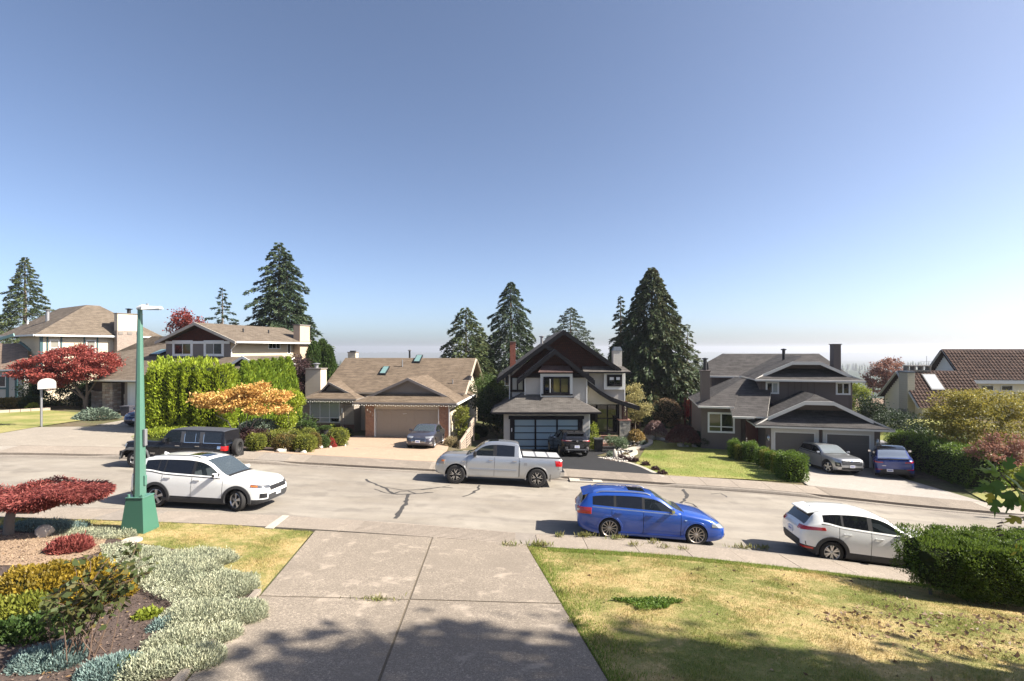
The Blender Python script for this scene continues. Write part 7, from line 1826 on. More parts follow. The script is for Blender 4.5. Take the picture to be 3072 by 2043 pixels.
class Car:
 def __init__(s,**k):
  s.__dict__.update(dict(gw=.76,crown=.045,sr=None,clad=0,clad_mat=CAR_CLAD,hood_gap=True,box=0,pillar=BLACK,inner=CAR_SEAT,ws_glass=CAR_WS,rw_glass=CAR_GLASS,belt_mat=BLACK,tw=.225,fdrop=[],rdrop=[],black_roof=None,steer=0,clr=.2,plan=None,arch=.045))
  s.__dict__.update(k)
  s.T,s.B = Curve(s.top),Curve(s.belt)
  pl = s.plan or [(0,.66),(.03,.74),(.10,.835),(.22,.90),(.45,.955),(.9,.99),(1.4,1),(s.L - 1.3,1),(s.L - .5,.975),(s.L - .2,.93),(s.L - .08,.875),(s.L - .02,.81),(s.L,.76)]
  s.PL = Curve(pl)
  s.FD = Curve(s.fdrop) if s.fdrop else None
  s.RD = Curve(s.rdrop) if s.rdrop else None
  s.low = Curve([(0,s.clr + .10),(.35,s.clr + .02),(.7,s.clr),(s.L - .7,s.clr),(s.L - .3,s.clr + .06),(s.L,s.clr + .14)])

 def section(s,q):
  hw = s.W/2*float(s.PL(q)); zb = float(s.B(q)); zt = max(float(s.T(q)),zb + .012); zc = float(s.low(q))
  k = min(1,max(0,(zt - zb)/(s.H - zb - .0)))
  k = k ** .8
  yt = lerp(.86*hw,s.gw*s.W/2*lerp(1,float(s.PL(q)),.5),k) if not s.box else lerp(.9*hw,s.gw*s.W/2,k)
  cr = lerp(min(.035,(zt - zb)*.7),s.crown,k)
  h = zb - zc
  bx = s.box
  R_ = [(0,zc),(.6*hw,zc),(hw*lerp(.925,.97,bx),zc),(hw*lerp(.968,.99,bx),zc + .06),(hw*.985,zc + (.24 if s.clad else .30)*h),(hw*1.0,zc + .58*h),(hw*.995,zc + .80*h),
              (hw*.968,zb - .035),(hw*.94,zb - .004)]
  a,b = Vector((hw*.928,zb + .008)),Vector((yt,zt - cr))
  n_ = lambda t: (lerp(a.x,b.x,t) + .018*math.sin(math.pi*t)*k*(1 - bx),lerp(a.y,b.y,t))
  gap = (b - a).length
  lo = min(.3,.03/max(gap,.02)); hi = 1 - min(.35,.075/max(gap,.02))
  R_ += [n_(lo),n_(hi),(yt,zt - cr),(yt*.93,zt - cr*.55),(yt*.5,zt - cr*.14),(0,zt)]
  return R_

 def build(s):
  L = s.L
  keys = {0,.015,.05,.10,.18,.3,L,L - .015,L - .05,L - .10,L - .18,L - .3}
  for r in (s.ws,s.rw): keys.update(r)
  if s.sr: keys.update(s.sr)
  for g in s.glass: keys.update(g[:2])
  for t in s.top: keys.add(t[0])
  gaps = set()
  for d in s.doors: gaps.update(d)
  for g in gaps: keys.update((g - .007,g,g + .007))
  if s.hood_gap: keys.update((s.ws[0] - .10,s.ws[0] - .085))
  for e in getattr(s,'extra',()): keys.add(e)
  ks = sorted(k for k in keys if 0 <= k <= L); st = [ks[0]]
  for k in ks[1:]:
   if k - st[-1] < .004: continue
   n = int((k - st[-1])/.13)
   for i in range(1,n + 1): st.append(st[-1] + (k - st[-1])/(n + 2 - i))
   st.append(k)
  NR = 15
  rows = [s.section(q) for q in st]
  xo = s.fo + s.wb/2
  def px(q,z):
   x = xo - q
   if s.FD: x -= float(s.FD(z))*(1 - sstep(.0,.55,q))
   if s.RD: x += float(s.RD(z))*sstep(L - .5,L,q)
   return x
  V = []
  def vid(i,j,sd): return i*2*NR + (0 if sd > 0 else NR) + j
  for i,q in enumerate(st):
   for sd in (1,-1):
    for j,(y,z) in enumerate(rows[i]):
     ins = 0
     if 3 <= j <= 8 and any(abs(q - g) < 1e-6 for g in gaps): ins = .014
     V.append((px(q,z),sd*(y - ins),z))
  slots,F,M = [],[],[]
  def sl(nm):
   if nm not in slots: slots.append(nm)
   return slots.index(nm)
  sl('body'); sl('dark')
  g0 = min(g[0] for g in s.glass); g1_ = max(g[1] for g in s.glass)
  for i in range(len(st) - 1):
   c = (st[i] + st[i + 1])/2
   isgap = any(abs(c - g) < .0071 for g in gaps)
   zt,zb = float(s.T(c)),float(s.B(c)); tall = zt - zb
   for sd in (1,-1):
    tagn = 'L' if sd > 0 else 'R'
    for j in range(NR - 1):
     nm = 'body'
     if j <= 1: nm = 'dark'
     elif j in (2,3):
      nm = 'clad' if s.clad >= (1 if j == 2 else 2) else 'body'
     if j >= 3 and j <= 8:
      for di,(d0,d1) in enumerate(s.doors):
       if d0 < c < d1 and nm == 'body': nm = 'door%d%s' % (di,tagn)
     if isgap and 3 <= j <= 7: nm = 'dark'
     if j == 7 and s.belt_mat and g0 - .1 < c < g1_ + .05 and tall > .06: nm = 'belt'
     if j == 9 and tall > .10:
      for gi,g in enumerate(s.glass):
       if g[0] < c < g[1]: nm = 'win%d%s' % (gi,tagn)
      if nm == 'body' and g0 < c < g1_: nm = 'pillar'
     if j in (8,10) and s.belt_mat is not None and g0 < c < g1_ and tall > .1 and not isgap and getattr(s,'frame_black',False): nm = 'pillar'
     if j >= 11:
      if s.ws[0] < c < s.ws[1] and (j > 11): nm = 'windshield'
      elif s.rw[0] < c < s.rw[1] and (j > 11): nm = 'rearglass'
      elif s.sr and s.sr[0] < c < s.sr[1] and j > 11: nm = 'sunroof' if (j > 12 or s.sr[2:] ) else 'body'
      elif s.hood_gap and s.ws[0] - .10 < c < s.ws[0] - .085: nm = 'dark'
      elif s.ws[0] - .085 < c < s.ws[0]: nm = 'dark' if j > 11 else 'body'
      elif .1 < c < s.ws[0] and s.hood_gap: nm = 'bonnet'
      elif s.black_roof and s.ws[1] < c < s.rw[0]: nm = 'roofblack'
     a,b,c_,d = vid(i,j,sd),vid(i + 1,j,sd),vid(i + 1,j + 1,sd),vid(i,j + 1,sd)
     F.append((a,b,c_,d) if sd > 0 else (d,c_,b,a)); M.append(sl(nm))
  n = len(st) - 1
  for i,flip in ((0,False),(n,True)):
   for j in range(NR - 1):
    a,b,c_,d = vid(i,j,1),vid(i,j + 1,1),vid(i,j + 1,-1),vid(i,j,-1)
    f = (a,b,c_,d)
    F.append(f[::-1] if flip else f); M.append(sl('clad' if (s.clad and j in (1,2,3)) else ('dark' if j < 2 else 'body')))
  me = bpy.data.meshes.new('shell'); me.from_pydata(V,[],F); me.polygons.foreach_set('material_index',M)
  bm = bmesh.new(); bm.from_mesh(me)
  bmesh.ops.remove_doubles(bm,verts=bm.verts,dist=1e-5)
  bmesh.ops.dissolve_degenerate(bm,edges=bm.edges[:],dist=1e-6)
  bmesh.ops.recalc_face_normals(bm,faces=bm.faces[:])
  bm.to_mesh(me);
  s.bvh = BVHTree.FromBMesh(bm); bm.free()
  # wheel arches
  o = bpy.data.objects.new('shell',me); COL.objects.link(o)
  mats_tmp = [bpy.data.materials.get('dark_void')]*len(slots)
  for m in mats_tmp: me.materials.append(m)
  cut = MB()
  ra = s.rt + s.arch
  for ax in (s.wb/2,-s.wb/2):
   for sd in (1,-1):
    y0,y1 = sd*(s.W/2 - .30 - (.06 if s.W > 1.95 else 0)),sd*(s.W/2 + .2)
    c = MB(); nn = 30
    for y in (y0,y1):
     for k in range(nn):
      t = 2*math.pi*k/nn
      c.v.append((ax + ra*math.cos(t),y,s.rt + ra*math.sin(t)))
    for k in range(nn):
     k2 = (k + 1) % nn; f = (k,k2,nn + k2,nn + k)
     c.f.append(f if sd < 0 else f[::-1])
    c.f.append(tuple(range(nn))[::-1] if sd < 0 else tuple(range(nn))); c.f.append(tuple(range(nn,2*nn)) if sd < 0 else tuple(range(nn,2*nn))[::-1])
    b0 = len(cut.v); cut.v += c.v; cut.f += [tuple(i + b0 for i in f) for f in c.f]
  cme = bpy.data.meshes.new('cutter'); cme.from_pydata(cut.v,[],cut.f); cme.polygons.foreach_set('material_index',[1]*len(cut.f))
  bmc = bmesh.new(); bmc.from_mesh(cme); bmesh.ops.recalc_face_normals(bmc,faces=bmc.faces[:]); bmc.to_mesh(cme); bmc.free()
  for m in mats_tmp: cme.materials.append(m)
  co = bpy.data.objects.new('cutter',cme); COL.objects.link(co)
  md = o.modifiers.new('b','BOOLEAN'); md.operation = 'DIFFERENCE'; md.solver = 'EXACT'; md.object = co
  dg = bpy.context.evaluated_depsgraph_get()
  ev = o.evaluated_get(dg); res = bpy.data.meshes.new_from_object(ev)
  bpy.data.objects.remove(o); bpy.data.objects.remove(co)
  # split into parts
  root = thing(s.name,s.label,s.cat,(0,0,0),0,s.group)
  s.root = root
  vco = [v.co.copy() for v in res.vertices]
  parts = {}
  for p in res.polygons: parts.setdefault(slots[min(p.material_index,len(slots) - 1)],[]).append(tuple(p.vertices))
  matof = {'body': s.paint,'dark': CAR_DARK,'clad': s.clad_mat,'belt': s.belt_mat or s.paint,'pillar': s.pillar,'windshield': s.ws_glass,'rearglass': s.rw_glass,'sunroof': CAR_GLASS,'bonnet': s.paint,'roofblack': s.black_roof or s.paint}
  nameof = {'body': 'body','dark': 'underbody','clad': 'cladding','belt': 'belt_strip','pillar': 'pillar_trim','windshield': 'windscreen','rearglass': 'rear_window','sunroof': 'sunroof','bonnet': 'bonnet','roofblack': 'roof_panel'}
  s.parts = {}
  for nm in [k for k in parts if k in ('pillar','belt','rearglass','clad')]:
   fs = parts.pop(nm); par = {}
   def find(a):
    while par.setdefault(a,a) != a: a = par[a]
    return a
   for f in fs:
    for v in f[1:]: par[find(v)] = find(f[0])
   for f in fs: parts.setdefault(nm + '#%d' % find(f[0]),[]).append(f)
  for nm_,fs in parts.items():
   nm = nm_.split('#')[0]
   used = sorted({v for f in fs for v in f}); mp = {v: i for i,v in enumerate(used)}
   if nm.startswith('door'): mat,pn = s.paint,'door'
   elif nm.startswith('win') and nm != 'windshield': mat,pn = (CAR_GLASS_C if s.glass[int(nm[3])][2] == 'c' else CAR_GLASS),'side_window'
   else: mat,pn = matof[nm],nameof[nm]
   m2 = bpy.data.meshes.new(pn); m2.from_pydata([vco[v] for v in used],[],[tuple(mp[v] for v in f) for f in fs]); m2.materials.append(mat)
   m2.polygons.foreach_set('use_smooth',[True]*len(fs)); m2.set_sharp_from_angle(angle=R(38)); m2.update()
   s.parts[nm_] = link(pn,m2,root)
  bpy.data.meshes.remove(res)
  # wheels
  hubm,tym,rim = make_wheel(s.rt,s.tw,s.rim,s.rim_mat,s.rt*s.rim.get('r',.70))
  for ax in (1,-1):
   for sd in (-1,1):
    w = link('wheel',hubm,root); w.location = (ax*s.wb/2,sd*(s.W/2 - s.tw/2 - s.rim.get('inset',.035)),s.rt)
    w.rotation_euler = (0,0,(0 if sd < 0 else math.pi) + (s.steer if ax > 0 else 0))
    link('tyre',tym,w); link('rim',rim,w)
  # seats, dashboard, steering wheel behind clear glass
  m = MB(); zb = float(s.B(s.ws[1] + .5))
  for sd in (1,-1):
   for q in (s.ws[1] + .55,s.ws[1] + 1.45):
    if q > s.rw[0] - .2: continue
    x = xo - q; y = sd*s.W*.19
    m.bar((x + .16,y,s.clr + .35),(x - .05,y,zb + .14),.46,.14,s.inner,(1,0,0)); m.box(x - .10,y - .13,zb + .18,x + .0,y + .13,zb + .34,s.inner)
  xd = xo - s.ws[0] - .42
  m.box(xd - .1,-s.W*.40,zb - .30,xd + .32,s.W*.40,zb - .06,CAR_SEAT)
  m.box(xo - s.L + .3,-s.W*.38,s.clr + .1,xo - s.ws[0],s.W*.38,s.clr + .18,CAR_SEAT)
  m.build('seats',root)
  m = MB(); c = Vector((xd - .22,s.W*.2,zb - .02)); pts = []
  for k in range(17):
   t = 2*math.pi*k/16; pts.append(c + Vector((.07*math.sin(t),.18*math.cos(t),.165*math.sin(t))))
  m.tube(pts,.016,CAR_SEAT,6,False); m.bar(c,(xd,c.y,c.z - .1),.05,.05,CAR_SEAT); m.build('steering_wheel',root)
  return s

 def cast(s,p,d):
  h = s.bvh.ray_cast(Vector(p),Vector(d).normalized())
  return (h[0],h[1]) if h[0] else None

 def patch(s,nm,mat,corners,d,t=.012,nu=6,nv=3,parent=None):
  """thin panel laid on the shell: 4 corner points, cast along d"""
  A,B,C,D_ = [Vector(c) for c in corners]; d = Vector(d).normalized(); vs = []; ok = True
  for j in range(nv + 1):
   for i in range(nu + 1):
    u,v = i/nu,j/nv; p = (A*(1 - u) + B*u)*(1 - v) + (D_*(1 - u) + C*u)*v
    h = s.cast(p - d*4,d)
    vs.append((h[0] if h else p) - d*t)
  mb = MB(); m = nu + 1; fs = []
  for j in range(nv):
   for i in range(nu): a = j*m + i; fs.append((a,a + 1,a + m + 1,a + m))
  ring = [i for i in range(m)] + [j*m + nu for j in range(1,nv + 1)] + [nv*m + i for i in range(nu - 1,-1,-1)] + [j*m for j in range(nv - 1,0,-1)]
  b = len(vs); vs2 = vs + [vs[r] + d*(t + .02) for r in ring]
  for i in range(len(ring)): fs.append((ring[i],b + i,b + (i + 1) % len(ring),ring[(i + 1) % len(ring)]))
  nrm = (vs[1] - vs[0]).cross(vs[m] - vs[0])
  if nrm.dot(d) > 0: fs = [f[::-1] for f in fs]
  mb.add(vs2,fs,mat); return mb.build(nm,parent or s.root,smooth=30,uv=False)

 # the frame used below: front x = xf, rear x = xr; q is distance from the front bumper
 def X(s,q): return s.fo + s.wb/2 - q
 def front(s,nm,mat,y0,z0,y1,z1,t=.012,sh=0,nu=8,nv=3,both=False):
  for sd in ((1,-1) if both else (1,)):
   s.patch(nm,mat,[(0,sd*y0,z0),(0,sd*y1,z0 + sh),(0,sd*y1,z1 + sh),(0,sd*y0,z1)],(-1,0,0),t,nu,nv)
 def rear(s,nm,mat,y0,z0,y1,z1,t=.012,sh=0,nu=8,nv=3,both=False):
  for sd in ((1,-1) if both else (1,)):
   s.patch(nm,mat,[(0,sd*y0,z0),(0,sd*y1,z0 + sh),(0,sd*y1,z1 + sh),(0,sd*y0,z1)],(1,0,0),t,nu,nv)
 def side(s,nm,mat,q0,z0,q1,z1,t=.012,sh=0,nu=6,nv=2,sides=(1,-1)):
  for sd in sides:
   s.patch(nm,mat,[(s.X(q0),0,z0),(s.X(q1),0,z0 + sh),(s.X(q1),0,z1 + sh),(s.X(q0),0,z1)],(0,-sd,0),t,nu,nv)
 def quad_side(s,nm,mat,pts,t=.012,nu=6,nv=3,sides=(1,-1)):
  for sd in sides: s.patch(nm,mat,[(s.X(q),0,z) for q,z in pts],(0,-sd,0),t,nu,nv)
 def corner(s,nm,mat,pts,front=True,t=.012,nu=8,nv=3,k=.9):
  """lamp wrapped round a corner: pts are (q, y, z), cast inwards along a slanted line"""
  for sd in (1,-1):
   s.patch(nm,mat,[(s.X(q),sd*y,z) for q,y,z in pts],((-1 if front else 1),-sd*k,0),t,nu,nv)
 def arch_trim(s,mat,w=.075,t=.022,a0=-12,a1=192,wheels=(1,-1)):
  ra = s.rt + s.arch
  for ax in wheels:
   for sd in (1,-1):
    vs,n = [],22
    for k in range(n + 1):
     a = R(lerp(a0,a1,k/n))
     for r,off in ((ra - .004,-.01),(ra - .004,t),(ra + w,t),(ra + w + .012,-.01)):
      x,z = ax*s.wb/2 + r*math.cos(a),s.rt + r*math.sin(a)
      h = s.cast((x,sd*3,max(z,s.clr + .03)),(0,-sd,0))
      y = h[0].y if h and abs(h[0].y) > s.W/2 - .2 else sd*(s.W/2*.985)
      vs.append((x,y + sd*off,z))
    fs = []
    for k in range(n):
     for m in range(3):
      a = k*4 + m; f = (a,a + 1,a + 5,a + 4); fs.append(f if sd > 0 else f[::-1])
    fs += [(0,1,2,3),tuple(n*4 + i for i in (3,2,1,0))]
    a_,b_,c_ = [Vector(vs[i]) for i in fs[1][:3]]
    if (b_ - a_).cross(c_ - a_).y*sd < 0: fs = [f[::-1] for f in fs]
    mb = MB(); mb.add(vs,fs,mat); mb.build('wheel_arch_trim',s.root,smooth=35,uv=False)
 def mirrors(s,q,mat,z=None,sz=(.10,.19,.15),glass=True):
  z = z or float(s.B(q)) + .09
  for sd in (1,-1):
   h = s.cast((s.X(q),sd*3,z - .05),(0,-sd,0)); y = abs(h[0].y) if h else s.W/2*.9
   mb = MB(); x = s.X(q); y0,y1 = y + .03,y + .03 + sz[1]; v = []
   for yy,k in ((y0,.62),(y0 + .03,.9),(y1 - .05,1.0),(y1,.62)):
    a,b = sz[0]/2*(.7 + .3*k),sz[2]/2*k
    v += [(x + a*.6,sd*yy,z - b),(x + a,sd*yy,z),(x + a*.6,sd*yy,z + b),(x - a,sd*yy,z + b*.95),(x - a,sd*yy,z - b*.95)]
   fs = []
   for r in range(3):
    for k in range(5): f = (r*5 + k,r*5 + (k + 1) % 5,(r + 1)*5 + (k + 1) % 5,(r + 1)*5 + k); fs.append(f if sd < 0 else f[::-1])
   fs += [(0,1,2,3,4),(19,18,17,16,15)]
   mb.add(v,fs,mat); mb.bar((x,sd*(y - .03),z - sz[2]*.4),(x,sd*(y0 + .05),z - sz[2]*.25),.06,.04,BLACK)
   o = mb.build('mirror',s.root,smooth=40,uv=False)
   if glass: g = MB(); g.box(x - sz[0]/2 - .006,sd*(y0 + .02),z - sz[2]*.36,x - sz[0]/2 - .001,sd*(y1 - .03),z + sz[2]*.36,CHROME); g.build('mirror_glass',o)
 def handles(s,qs,z,mat,dz=0.):
  for sd in (1,-1):
   for i,q in enumerate(qs):
    h = s.cast((s.X(q),sd*3,z + dz*i),(0,-sd,0))
    if not h: continue
    y = abs(h[0].y); mb = MB()
    mb.bar((s.X(q - .10),sd*(y + .022),z + dz*i),(s.X(q + .10),sd*(y + .022),z + dz*i),.022,.03,mat)
    mb.box(s.X(q - .10),sd*(y - .01),z + dz*i - .015,s.X(q - .07),sd*(y + .03),z + dz*i + .015,mat); mb.box(s.X(q + .10),sd*(y - .01),z + dz*i - .015,s.X(q + .07),sd*(y + .03),z + dz*i + .015,mat)
    dr = s.parts.get('door%d%s' % (i,'L' if sd > 0 else 'R'),s.root)
    mb.build('handle',dr,uv=False)
 def rails(s,q0,q1,mat,yk=.86,r=.016):
  for sd in (1,-1):
   pts = []
   for i in range(13):
    q = lerp(q0,q1,i/12); y = s.section(q)[11][0]*yk*1.06; h = s.cast((s.X(q),sd*y,4),(0,0,-1)); z = h[0].z if h else s.H
    pts.append((s.X(q),sd*y,z + (.038 if 0 < i < 12 else .0)))
   mb = MB(); mb.tube(pts,r,mat,7); mb.build('roof_rail',s.root,smooth=60,uv=False)
 def plate(s,front,z,y=0,w=.30,h=.15):
  d = (-1,0,0) if front else (1,0,0)
  o = s.patch('licence_plate',PLATE,[(0,y - w/2,z - h/2),(0,y + w/2,z - h/2),(0,y + w/2,z + h/2),(0,y - w/2,z + h/2)],d,.03,1,1)
  s.patch('plate_print',PLATEINK,[(0,y - w*.36,z - h*.16),(0,y + w*.36,z - h*.16),(0,y + w*.36,z + h*.14),(0,y - w*.36,z + h*.14)],d,.032,1,1,parent=o)
 def fin(s,q,mat):
  h = s.cast((s.X(q),0,4),(0,0,-1)); z = h[0].z
  mb = MB(); x = s.X(q); mb.add([(x + .09,-.03,z),(x + .09,.03,z),(x - .07,.03,z - .01),(x - .07,-.03,z - .01),(x - .05,0,z + .07),(x - .09,0,z + .06)],[(0,1,4),(1,2,5,4),(3,0,4,5),(2,3,5)],mat)
  mb.build('aerial',s.root,uv=False)
 def spoiler(s,ext=.20,w=.58):
  q0 = s.rw[0] - .16; q1 = s.rw[0] + ext; z0 = float(s.T(q0)) - .012; z1 = float(s.T(s.rw[0])) - .02 - .12*ext; x0,x1 = s.X(q0),s.X(q1)
  mb = MB(); mb.hexa([(x1,-w,z1 - .02),(x0,-w,z0 - .03),(x0,w,z0 - .03),(x1,w,z1 - .02)],[(x1,-w + .03,z1 + .012),(x0,-w,z0 + .016),(x0,w,z0 + .016),(x1,w - .03,z1 + .012)],s.paint); mb.build('roof_spoiler',s.root,bevel=.008)
 def ring(s,nm,mat,c,d,ry,rz,t=.014,w=.012,parent=None):
  """oval badge: an outline ring laid on the nose or tail"""
  vs,n = [],16; h = s.cast(Vector(c) - Vector(d)*4,d); x = h[0].x if h else c[0]; x -= Vector(d).x*t
  mb = MB()
  for k in range(n):
   a = 2*math.pi*k/n
   for m in (1,-1): vs.append((x,c[1] + math.cos(a)*(ry + m*w/2),c[2] + math.sin(a)*(rz + m*w/2)))
  fs = [(2*k,2*k + 1,(2*k + 3) % (2*n),(2*k + 2) % (2*n)) for k in range(n)]
  if d[0] > 0: fs = [f[::-1] for f in fs]
  mb.add(vs,fs,mat); return mb.build(nm,parent or s.root,uv=False)

 def place(s,x,y,heading):
  """centre of the wheelbase at (x, y), nose towards heading (radians from +X), on the slope of the ground"""
  f = Vector((math.cos(heading),math.sin(heading))); l = Vector((-f.y,f.x)); P = {}
  for a in (1,-1):
   for b in (1,-1):
    q = Vector((x,y)) + f*a*s.wb/2 + l*b*s.W*.42; P[a,b] = Vector((q.x,q.y,road_z(q.x,q.y)))
  fw = ((P[1,1] + P[1,-1]) - (P[-1,1] + P[-1,-1])).normalized(); lf = ((P[1,1] + P[-1,1]) - (P[1,-1] + P[-1,-1])).normalized()
  up = fw.cross(lf).normalized(); lf = up.cross(fw)
  c = (P[1,1] + P[1,-1] + P[-1,1] + P[-1,-1])/4
  s.root.matrix_world = Matrix(((fw.x,lf.x,up.x,c.x),(fw.y,lf.y,up.y,c.y),(fw.z,lf.z,up.z,c.z),(0,0,0,1)))

def road_z(x,y):
 n,f = float(dN(x)),float(dF(x))
 return g1(x,y) + (.006 if n < y < f else .03)

S5 = dict(n=5,w=.17,taper=.55)
def finish_suv(c): pass

# white SUV by the lamp
PW = m_paint('paint_white',(.78,.78,.76))
c = Car(name='parked_car',label='white SUV with black wheel arches parked behind the green lamp post',cat='car',group='cars parked along the street',
  L=4.60,W=1.855,H=1.66,fo=.94,wb=2.69,rt=.345,clr=.20,paint=PW,gw=.735,clad=2,
  top=[(0,.80),(.10,.93),(.35,1.00),(.9,1.065),(1.28,1.10),(1.42,1.14),(2.05,1.535),(2.3,1.615),(2.8,1.66),(3.5,1.645),(4.05,1.60),(4.22,1.55),(4.50,1.16),(4.56,1.08),(4.60,1.02)],
  belt=[(0,.74),(.35,.93),(.9,1.0),(1.4,1.035),(2.5,1.07),(3.4,1.10),(4.0,1.17),(4.45,1.06),(4.60,.98)],
  ws=(1.40,2.16),rw=(4.22,4.50),sr=(2.35,3.0),glass=[(1.60,2.42,'c'),(2.52,3.42,'t'),(3.46,3.64,'t'),(3.68,4.12,'t')],doors=[(1.42,2.46),(2.46,3.46)],
  fdrop=[(.2,.10),(.38,.02),(.5,0),(.72,.03),(.95,.12)],rdrop=[(.3,.06),(.55,0),(1.0,-.02)],steer=R(-24),rim=dict(n=5,w=.20,taper=.6,twin=0),rim_mat=ALLOY,inner=CAR_SEAT_L,arch=.05).build()
rav = c
c.arch_trim(CAR_CLAD,.085)
c.mirrors(1.66,PW); c.handles((2.28,3.26),.95,PW,.035)
c.front('grille',BLACK,-.52,.66,.52,.80,.012); c.front('lower_grille',CAR_CLAD,-.62,.36,.62,.55,.014); c.front('skid_plate',GREYMETAL,-.50,.27,.50,.33,.016)
c.corner('headlight',LENS_D,[(.02,.50,.74),(.42,.95,.80),(.42,.95,.89),(.05,.50,.83)],True,.012); c.corner('fog_lamp',BLACK,[(.02,.66,.45),(.16,.86,.45),(.16,.86,.60),(.02,.70,.60)],True,.013)
c.ring('badge',CHROME,(0,0,.74),(-1,0,0),.075,.05); c.plate(True,.53)
c.corner('tail_light',REDLENS,[(4.58,.45,.98),(4.22,.95,1.0),(4.22,.95,1.10),(4.58,.45,1.06)],False); c.rails(2.35,4.1,BLACK); c.fin(4.0,PW)
c.side('rocker_trim',CAR_CLAD,1.35,.24,3.4,.36,.014); c.rear('rear_bumper',CAR_CLAD,-.75,.36,.75,.56); c.plate(False,.85)
c.corner('side_marker',AMBER,[(.22,.90,.80),(.40,.98,.81),(.40,.98,.86),(.24,.90,.85)],True,.018,3,2)
c.place(-10.35,17.22,R(-1.5))

# black boxy off-roader
PK = m_paint('paint_black',(.008,.008,.010),rough=.2)
SOFT = m_plain('hardtop_black',(.055,.058,.068),.55,.15,5,.2,100)
c = Car(name='parked_car',label='black boxy off-road vehicle with a spare wheel on its tail',cat='car',group='cars parked along the street',
  L=4.42,W=1.66,H=1.80,fo=.56,wb=3.01,rt=.395,tw=.25,clr=.36,paint=PK,gw=.86,box=.8,crown=.035,hood_gap=True,
  top=[(0,1.12),(.03,1.16),(.7,1.21),(1.35,1.235),(1.50,1.24),(1.86,1.735),(1.95,1.78),(2.6,1.81),(4.15,1.80),(4.28,1.77),(4.36,1.22),(4.42,1.17)],
  belt=[(0,1.04),(.7,1.13),(1.5,1.17),(4.3,1.17),(4.42,1.12)],
  plan=[(0,.82),(.03,.86),(.4,.89),(1.2,.97),(1.7,1),(4.3,1),(4.38,.985),(4.42,.96)],
  ws=(1.50,1.90),rw=(4.28,4.36),glass=[(1.74,2.40,'c'),(2.58,3.22,'t'),(3.42,4.16,'t')],doors=[(1.52,2.48),(2.48,3.34)],
  rim=dict(n=5,w=.20,taper=.8,r=.62),rim_mat=ALLOY,black_roof=SOFT,pillar=SOFT,belt_mat=None,arch=.09,rw_glass=CAR_GLASS).build()
jeep = c
JX = c.X
fl = m_plain('flare_grey',(.075,.077,.082),.6,.15,5,.2,100)
for ax in (1,-1):
 for sd in (1,-1):
  mb = MB(); x0 = ax*1.505; P_ = [(.62,.46),(.52,.78),(.36,.90),(-.36,.90),(-.55,.74),(-.66,.40)]
  if ax < 0: P_ = [(.60,.42),(.46,.76),(.32,.87),(-.32,.87),(-.46,.76),(-.56,.50)]
  for (a,za),(b,zb_) in zip(P_[:-1],P_[1:]):
   mb.hexa([(x0 + a,sd*.70,za - .045),(x0 + b,sd*.70,zb_ - .045),(x0 + b,sd*.94,zb_ - .09),(x0 + a,sd*.94,za - .09)],[(x0 + a,sd*.70,za),(x0 + b,sd*.70,zb_),(x0 + b,sd*.93,zb_ - .015),(x0 + a,sd*.93,za - .015)],fl)
  mb.build('wheel_arch_flare',c.root,uv=False)
mb = MB(); mb.box(JX(-.16),-.80,.52,JX(.02),.80,.74,BLACK); mb.box(JX(-.20),-.42,.50,JX(-.14),.42,.70,GREYMETAL); mb.build('front_bumper',c.root,bevel=.02)
mb = MB(); mb.box(JX(4.42),-.78,.50,JX(4.56),.78,.70,BLACK); mb.box(JX(4.54),-.3,.52,JX(4.60),.3,.64,GREYMETAL); mb.build('rear_bumper',c.root,bevel=.02)
hubm,tym,rimm = make_wheel(.395,.25,dict(n=5,w=.2,taper=.8),ALLOY,.25)
w = link('spare_wheel',hubm,c.root); w.location = (JX(4.60),.05,.98); w.rotation_euler = (0,0,R(-90) + math.pi); link('tyre',tym,w); link('rim',rimm,w)
c.corner('tail_light',REDLENS,[(4.44,.60,.90),(4.26,.88,.90),(4.26,.88,1.10),(4.44,.60,1.10)],False,.03)
c.corner('headlight',LENS,[(-.02,.40,.88),(.10,.66,.88),(.10,.66,1.06),(-.02,.40,1.06)],True,.015)
c.front('grille',BLACK,-.38,.80,.38,1.08,.01)
c.mirrors(1.80,BLACK,1.30,(.12,.22,.20)); c.handles((2.32,3.18),1.06,CHROME)
c.side('window_rim',CHROME,3.40,1.205,4.18,1.225,.008,nu=3,nv=1); c.side('window_rim',CHROME,3.39,1.22,3.41,1.60,.008,nu=1,nv=4); c.side('window_rim',CHROME,2.56,1.205,3.24,1.225,.008,nu=3,nv=1); c.side('window_rim',CHROME,2.56,1.22,2.58,1.60,.008,nu=1,nv=4); c.side('window_rim',CHROME,3.04,1.22,3.055,1.62,.008,nu=1,nv=4)
for ax in (1,):
 mb = MB(); mb.box(JX(.02),-.86,.83,JX(.10),-.93,.90,AMBER); mb.build('side_marker',c.root)
c.side('fuel_cap',CHROME,4.05,.96,4.20,1.10,.01)
for sd in (1,-1):
 text_obj('Jeep',.13,CHROME,(JX(1.28),sd*(.83*.985 + .012),.66),(R(90),0,0 if sd < 0 else math.pi),c.root,'badge_lettering')
c.place(-15.5,23.35,R(184))

